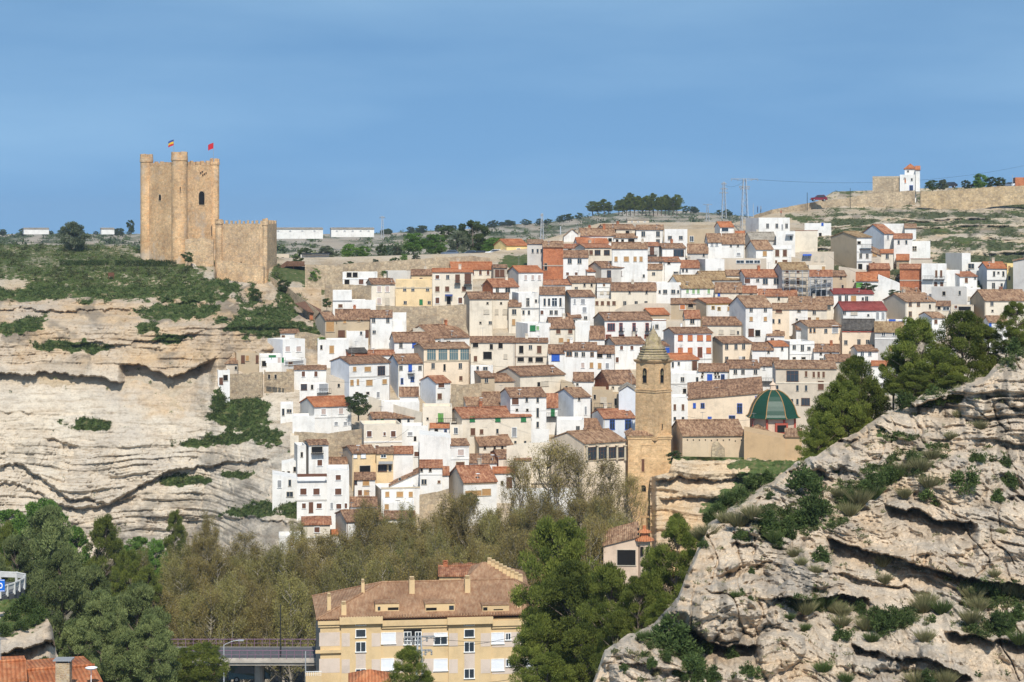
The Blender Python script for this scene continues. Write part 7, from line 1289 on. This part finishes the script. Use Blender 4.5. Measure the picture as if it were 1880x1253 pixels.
# street lamps
def lamp(px, yt, yb, D, label, arm=2, double=False, mat=None, h2=0):
    b = P(px, yb, D); H_ = (yb-yt)/F*D; e = empty('street_lamp', b, 0, label=label, cat='street lamp'); q = MB(); q.tube((0,0,-1.5),(0,0,H_-(.5 if arm else 0)),.09,.06,7); q.build('post', mat or m_galv, e)
    if arm:
        q = MB()
        for s in ((1, -1) if double else (1,)):
            pr = None
            for i in range(7): t = i/6; c = Vector((s*arm*t, 0, H_-.5+.5*math.sin(t*1.5))); 
            for i in range(6):
                t, u = i/6, (i+1)/6; q.tube((s*arm*t,0,H_-.5+.5*math.sin(t*1.57)),(s*arm*u,0,H_-.5+.5*math.sin(u*1.57)),.04,.04,5)
            hd = MB(); hd.box(s*arm-.05, s*arm+.55*s if s > 0 else s*arm+.05, -.12, .12, H_-.06, H_+.06) if s > 0 else hd.box(s*arm-.55, s*arm+.05, -.12, .12, H_-.06, H_+.06); hd.build('lamp_head', m_galv, e)
        q.build('arm', mat or m_galv, e)
    return e
lamp(411, 1176, 1300, 205, 'tall grey street lamp with a curved arm by the bridge', 1.5); lamp(340, 1218, 1300, 190, 'lower grey street lamp with a curved arm at the bottom left', 1.6); lamp(561, 1196, 1240, 222, 'small street lamp on the bridge end beside the apartment block', -0, mat=m_galv)
lamp(515, 1110, 1212, 229, 'thin black lamp mast rising from the bridge', 0, mat=PM['black']); lamp(296, 1224, 1300, 200, 'short pale concrete post at the bottom left', 0, mat=m_conc); lamp(394, 1212, 1300, 200, 'short dark wooden post left of the tall lamp', 0, mat=PM['brown'])
lamp(1383, 374, 400, 500, 'slim lamp post at the foot of the ridge road', 0); lamp(1482, 354, 376, 505, 'dark lamp post on the ridge road left of the red car', 0, mat=PM['black']); lamp(1561, 346, 374, 508, 'lamp post on the ridge road below the fort', 0, mat=PM['black']); lamp(1859, 322, 346, 515, 'thin lamp post beside the orange hilltop building', 0)
# pylons
def pylon(px, yt, yb, D, label, wb=1.6, arms=((.97, 4.5),), style=0):
    b = P(px, yb, D); H_ = (yb-yt)/F*D; e = empty('electricity_pylon', b, R(8), label=label, cat='pylon'); q = MB(); n = max(6, int(H_/1.3)); wt = wb*.35
    cw = lambda t: (wb*(1-t)+wt*t)/2
    for sx, sy in ((-1,-1),(1,-1),(1,1),(-1,1)): q.tube((sx*cw(0),sy*cw(0),-1),(sx*cw(1),sy*cw(1),H_),.10,.08,4)
    for i in range(n):
        t0, t1 = i/n, (i+1)/n
        for (ax, ay), (bx, by) in (((-1,-1),(1,-1)),((1,-1),(1,1)),((1,1),(-1,1)),((-1,1),(-1,-1))):
            s = i % 2; a = (ax*cw(t0), ay*cw(t0), H_*t0); c = (bx*cw(t1), by*cw(t1), H_*t1)
            if s: a, c = (bx*cw(t0), by*cw(t0), H_*t0), (ax*cw(t1), ay*cw(t1), H_*t1)
            q.tube(a, c, .045, .045, 3)
    q.build('lattice', m_galv, e)
    for (t, w_) in arms:
        q = MB(); z = H_*t; q.tube((-w_/2,0,z),(w_/2,0,z),.09,.09,4); q.tube((-w_/2,0,z),(0,0,z-.5),.04,.04,3); q.tube((w_/2,0,z),(0,0,z-.5),.04,.04,3)
        for k in (-1, -.5, .5, 1): q.lathe((k*w_/2,0,z-.45), [(.05,0),(.1,.1),(.05,.2),(.1,.3),(.04,.45)], 6)
        q.build('crossarm', PM['grey'], e)
    return e
pylon(1367, 328, 418, 470, 'large lattice electricity pylon with a wide top crossarm above the town', 1.7, ((.99, 6.4), (.84, 2.4), (.80, 2.0))); pylon(1329, 334, 396, 640, 'slimmer bluish lattice pylon left of the large one', 1.4, ((.95, 1.6), (.8, 2.2), (.68, 2.6)))
pylon(1299, 375, 402, 900, 'small distant pylon on the plain left of the slimmer one', 1.4, ((.98, 4.0),)); pylon(702, 397, 432, 640, 'thin lattice mast right of the white warehouses', .9, ((.95, 1.6),)); pylon(995, 392, 443, 520, 'narrow lattice mast behind the grey attic house', .9, ((.96, .6),)); pylon(1029, 416, 448, 478, 'thin grey pole behind the white gable end', .3, ())
pylon(770, 1168, 1300, 172, 'lattice power pole with two crossarms in front of the apartment block', .8, ((.99, 2.6), (.80, 2.1)))
def cable(a, b, sag, label, r=.02, name='power_cable'):
    q = MB(); n = 14; a = Vector(a); b = Vector(b)
    for i in range(n):
        t, u = i/n, (i+1)/n; p0 = a.lerp(b, t)-Vector((0,0,sag*4*t*(1-t)))-a; p1 = a.lerp(b, u)-Vector((0,0,sag*4*u*(1-u)))-a; q.tube(p0, p1, r, r, 3, cap=False)
    o = q.build(name, PM['black']); o.location = a; return tag(o, label, 'cable')
cable(P(775,1185,172), P(1110,1100,150), 1.2, 'black cable sagging from the power pole up to the right pines'); cable(P(775,1170,172), P(1060,1165,150), .5, 'nearly level thin cable from the top of the power pole'); cable(P(782,1250,172), P(1060,1215,150), .8, 'lowest cable crossing the apartment facade')
cable(P(1372,329,470), P(1900,300,640), 3, 'thin power line running right from the large pylon', .03); cable(P(1331,340,640), P(1367,332,470), 1, 'short power line between the two ridge pylons', .03)
for i, (x0_, y0_, x1_, y1_, D_, lb) in enumerate(((605,700,716,690,372,'wire strung across the big white house with the yellow plinth'),(750,788,690,815,350,'wire by the off-white flat house'),(870,745,1030,752,354,'long black wire above the low tan roof with skylights'),(862,665,1002,672,372,'black wire along the long cream house'),(1262,765,1400,768,344,'wire along the long pale peach house'),(1522,470,1600,510,428,'diagonal wire over the tall blank tan gable'),(1232,706,1340,712,362,'wire below the white house hung with plates'),(1000,700,1120,690,370,'wire left of the bell tower'))): cable(P(x0_, y0_, D_-12), P(x1_, y1_, D_-12), .6, lb, .022, 'wire')
# wooden viewing platform and stairs
vp = P(543, 488, 432); ve = empty('viewing_platform', vp, 0, label='brown wooden viewing platform on red posts right of the castle', cat='viewing platform'); s_ = 432/F
m_wood = plain('weathered_wood', (.15,.08,.05), .8, var=.3)
q = MB(); q.box(-2.0, 1.9, 0, 4, -.15, .15); q.box(-2.0, 1.9, -.05, .02, .15, .95); q.box(-2.05,-1.98,0,4,.15,.95); q.build('deck', m_wood, ve); q = MB()
a, b_ = Vector((-5.9,0,-2.7)), Vector((-1.9,0,0)); q.quad(a, b_, b_+Vector((0,0,1.0)), a+Vector((0,0,1.0))); q.quad(a, a+Vector((0,1.6,0)), b_+Vector((0,1.6,0)), b_); q.quad(a+Vector((0,1.6,0)), a+Vector((0,1.6,1)), b_+Vector((0,1.6,1)), b_+Vector((0,1.6,0))); q.build('stair', m_wood, ve)
for x, z0_ in ((-.6,-5),(-5.4,-6)): q = MB(); q.tube((x,1,z0_),(x,1,-.1 if x > -2 else -2.6),.14,.14,6); q.build('post', plain('red_post', (.35,.10,.06), .7), ve)
q = MB(); q.poly([P(553,556,405)-vp, P(585,572,400)-vp, P(583,585,398)-vp, P(560,578,402)-vp, P(540,563,405)-vp]); e_ = empty('timber_shelter', P(570,590,400), 0, label='dark timber roof over a brick-red wall on the footpath', cat='shelter'); q = MB(); q.poly([(-3.2,0,3.6),(-1.4,3,3.9),(1.9,3,2.2),(1.9,0,1.4),(-.4,-.3,1.9)]); q.poly([(-3.2,0,3.5),(-.4,-.3,1.8),(1.9,0,1.3),(1.9,3,2.1),(-1.4,3,3.8)]); q.build('roof', m_wood, e_); q = MB(); q.box(-.2, 1.8, .3, 1.2, .2, 1.35); q.build('wall', m_brick, e_)
# scaffolding
def scaff(x0_, x1_, yt, yb, D, lb):
    a = P(x0_, yb, D); e = empty('scaffolding', a, 0, label=lb, cat='scaffolding'); W_ = (x1_-x0_)/F*D; H_ = (yb-yt)/F*D; q = MB(); n = 4
    for i in range(n+1):
        for y in (0, -.9): q.tube((W_*i/n,y,-1),(W_*i/n,y,H_),.045,.045,4)
    lv = int(H_/1.3)
    for j in range(1, lv+1):
        z = H_*j/lv
        for y in (0, -.9): q.tube((0,y,z),(W_,y,z),.035,.035,3); q.tube((0,y,z-.5),(W_,y,z-.5),.03,.03,3)
    for j in range(lv): q.tube((0,-.9,H_*j/lv),(W_/2,-.9,H_*(j+1)/lv),.03,.03,3)
    q.build('frame', m_galv, e); q = MB(); [q.box(0, W_, -.85, -.05, H_*j/lv-.62, H_*j/lv-.56) for j in range(1, lv+1)]; q.build('platform_board', plain('scaffold_board', (.3,.25,.18), .8), e)
scaff(1437, 1484, 497, 548, DT(1460, 548)-1.2, 'metal scaffolding in front of the ochre-roofed house'); scaff(1487, 1527, 509, 536, DT(1507, 548)-1.2, 'second metal scaffolding right of the first one')
# laundry and people
le = empty('clothes_line', P(500,672,362), 0, label='clothes line with white and pink laundry on the terrace near the cliff', cat='laundry'); q = MB(); q.tube((-2.2,0,1.5),(2.4,0,1.5),.015,.015,3); [q.tube((x,0,0),(x,0,1.5),.04,.04,4) for x in (-2.2,2.4)]; q.build('line', PM['grey'], le)
for x, w_, m_ in ((-1.2,1.0,PM['white']),(-.1,.9,PM['white']),(1.0,.5,PM['pink']),(1.7,.4,PM['green'])): q = MB(); [q.quad((x+w_*i/4,.04*math.sin(i*2),.55),(x+w_*(i+1)/4,.04*math.sin(i*2+2),.55),(x+w_*(i+1)/4,.02,1.5),(x+w_*i/4,.02,1.5)) for i in range(4)]; q.build('cloth', m_, le)
m_skin = plain('skin', (.45,.28,.2), .7)
def person(px, py, D, top, leg, lb, rz=0):
    b = P(px, py, D); V_ = [(0,0,.92),(0,0,1.15),(0,0,1.38),(0,0,1.50),(0,0,1.60),(0,-.01,1.72),(-.17,0,1.40),(-.24,.02,1.12),(-.22,-.06,.88),(.17,0,1.40),(.24,.02,1.12),(.22,-.06,.88),(-.09,0,.86),(-.11,-.04,.48),(-.11,.02,.08),(-.11,-.12,.04),(.09,0,.86),(.12,.06,.48),(.12,.12,.08),(.12,-.02,.04)]
    E_ = [(0,1),(1,2),(2,3),(3,4),(4,5),(2,6),(6,7),(7,8),(2,9),(9,10),(10,11),(0,12),(12,13),(13,14),(14,15),(0,16),(16,17),(17,18),(18,19)]; rad = [.15,.13,.15,.06,.09,.08,.065,.045,.035,.065,.045,.035,.09,.065,.045,.04,.09,.065,.045,.04]
    me = bpy.data.meshes.new('person'); me.from_pydata(V_, E_, []); o = bpy.data.objects.new('person', me); C.objects.link(o); o.modifiers.new('skin', 'SKIN'); sv = me.skin_vertices[0].data if me.skin_vertices else None
    if sv is None:
        import bmesh; bm = bmesh.new(); bm.from_mesh(me); bm.verts.layers.skin.verify(); bm.to_mesh(me); bm.free(); sv = me.skin_vertices[0].data
    for i, r in enumerate(rad): sv[i].radius = (r, r*.8); sv[i].use_root = (i == 0)
    o.modifiers.new('sub', 'SUBSURF').levels = 1; m, t, bb_ = mk('clothes'); g = nd(t, 'ShaderNodeTexCoord'); sx = nd(t, 'ShaderNodeSeparateXYZ'); t.links.new(g.outputs['Object'], sx.inputs[0]); mr = nd(t, 'ShaderNodeMapRange'); mr.inputs[2].default_value = 1.8; t.links.new(sx.outputs[2], mr.inputs[0])
    c = ramp(t, mr.outputs[0], [(0, leg), (.50, leg), (.51, top), (.82, top), (.83, (.45,.28,.2)), (.93, (.05,.03,.02))]); t.links.new(c, bb_.inputs['Base Color']); me.materials.append(m); o.location = b; o.rotation_euler = (0,0,rz); tag(o, lb, 'person')
person(1391, 391, 492, (.03,.05,.15), (.03,.03,.05), 'person in dark blue walking up the ridge road', R(70)); person(1397, 391, 492, (.3,.25,.2), (.05,.05,.06), 'person in light top walking beside the one in dark blue', R(80)); person(1434, 398, 488, (.3,.05,.04), (.04,.04,.05), 'lone person in dark red lower on the ridge road', R(60)); person(1345-1100+345, 1005, 297, (.04,.04,.05), (.04,.04,.05), 'person in black sitting out on the porch of the hipped roof house', 0)
# hedges on the castle meadow
for x0_, x1_, yt, yb_, D_, lb in ((108,198,479,488,425,'left clipped dark hedge in the castle meadow'),(210,323,479,490,423,'right clipped dark hedge in front of the castle')):
    a = P(x0_, yb_, D_); W_ = (x1_-x0_)/F*D_; H_ = (yb_-yt)/F*D_; global_n = int(W_*260); RS = np.random.RandomState(77+x0_); c = np.stack([RS.rand(global_n)*W_, RS.rand(global_n)*1.4, RS.rand(global_n)**.7*H_*(1+.15*np.sin(RS.rand(global_n)*9))], 1); v, tt = tris(c, rdir(global_n), RS.uniform(.12,.3,global_n), RS.uniform(.08,.18,global_n), RS.rand(global_n)*.3); o = leafobj('hedge', v, tt, M_scrub); o.location = a; tag(o, lb, 'hedge')
tree('dark', 345, 463, 484, 26, 421, 'dark round bush at the foot of the castle keep')
mb = MB(); a = P(352,487,421); mb.poly([P(351,484,424), P(358,484,424), P(376,514,408), P(366,514,408)]); tag(mb.build('footpath', plain('pale_gravel', (.5,.43,.34), .95)), kind='structure')
bd = P(204, 508, 407); be_ = empty('information_board', bd, 0, label='small rust-brown board standing in the castle meadow', cat='board'); q = MB(); q.box(-.6,.6,-.04,.04,0,.8); q.build('panel', PM['rust'], be_); q = MB(); [q.box(x-.04,x+.04,-.03,.05,-.6,0) for x in (-.5,.5)]; q.build('post', PM['rust'], be_)

# ---------------- air ----------------
hm = bpy.data.materials.new('thin_haze'); hm.use_nodes = True; t = hm.node_tree; t.nodes.clear(); oo = t.nodes.new('ShaderNodeOutputMaterial'); pv = t.nodes.new('ShaderNodeVolumePrincipled'); pv.inputs['Color'].default_value = (.80,.88,1,1); pv.inputs['Density'].default_value = .00013; pv.inputs['Anisotropy'].default_value = .3; t.links.new(pv.outputs[0], oo.inputs['Volume'])
zlo = min((o.matrix_world @ Vector(c)).z for o in C.objects if o.type == 'MESH' and not o.parent for c in o.bound_box)-1
hb = MB(); hb.box(-1500, 1500, -80, 2950, zlo, CZ+45); ho = hb.build('haze', hm); tag(ho, kind='stuff')
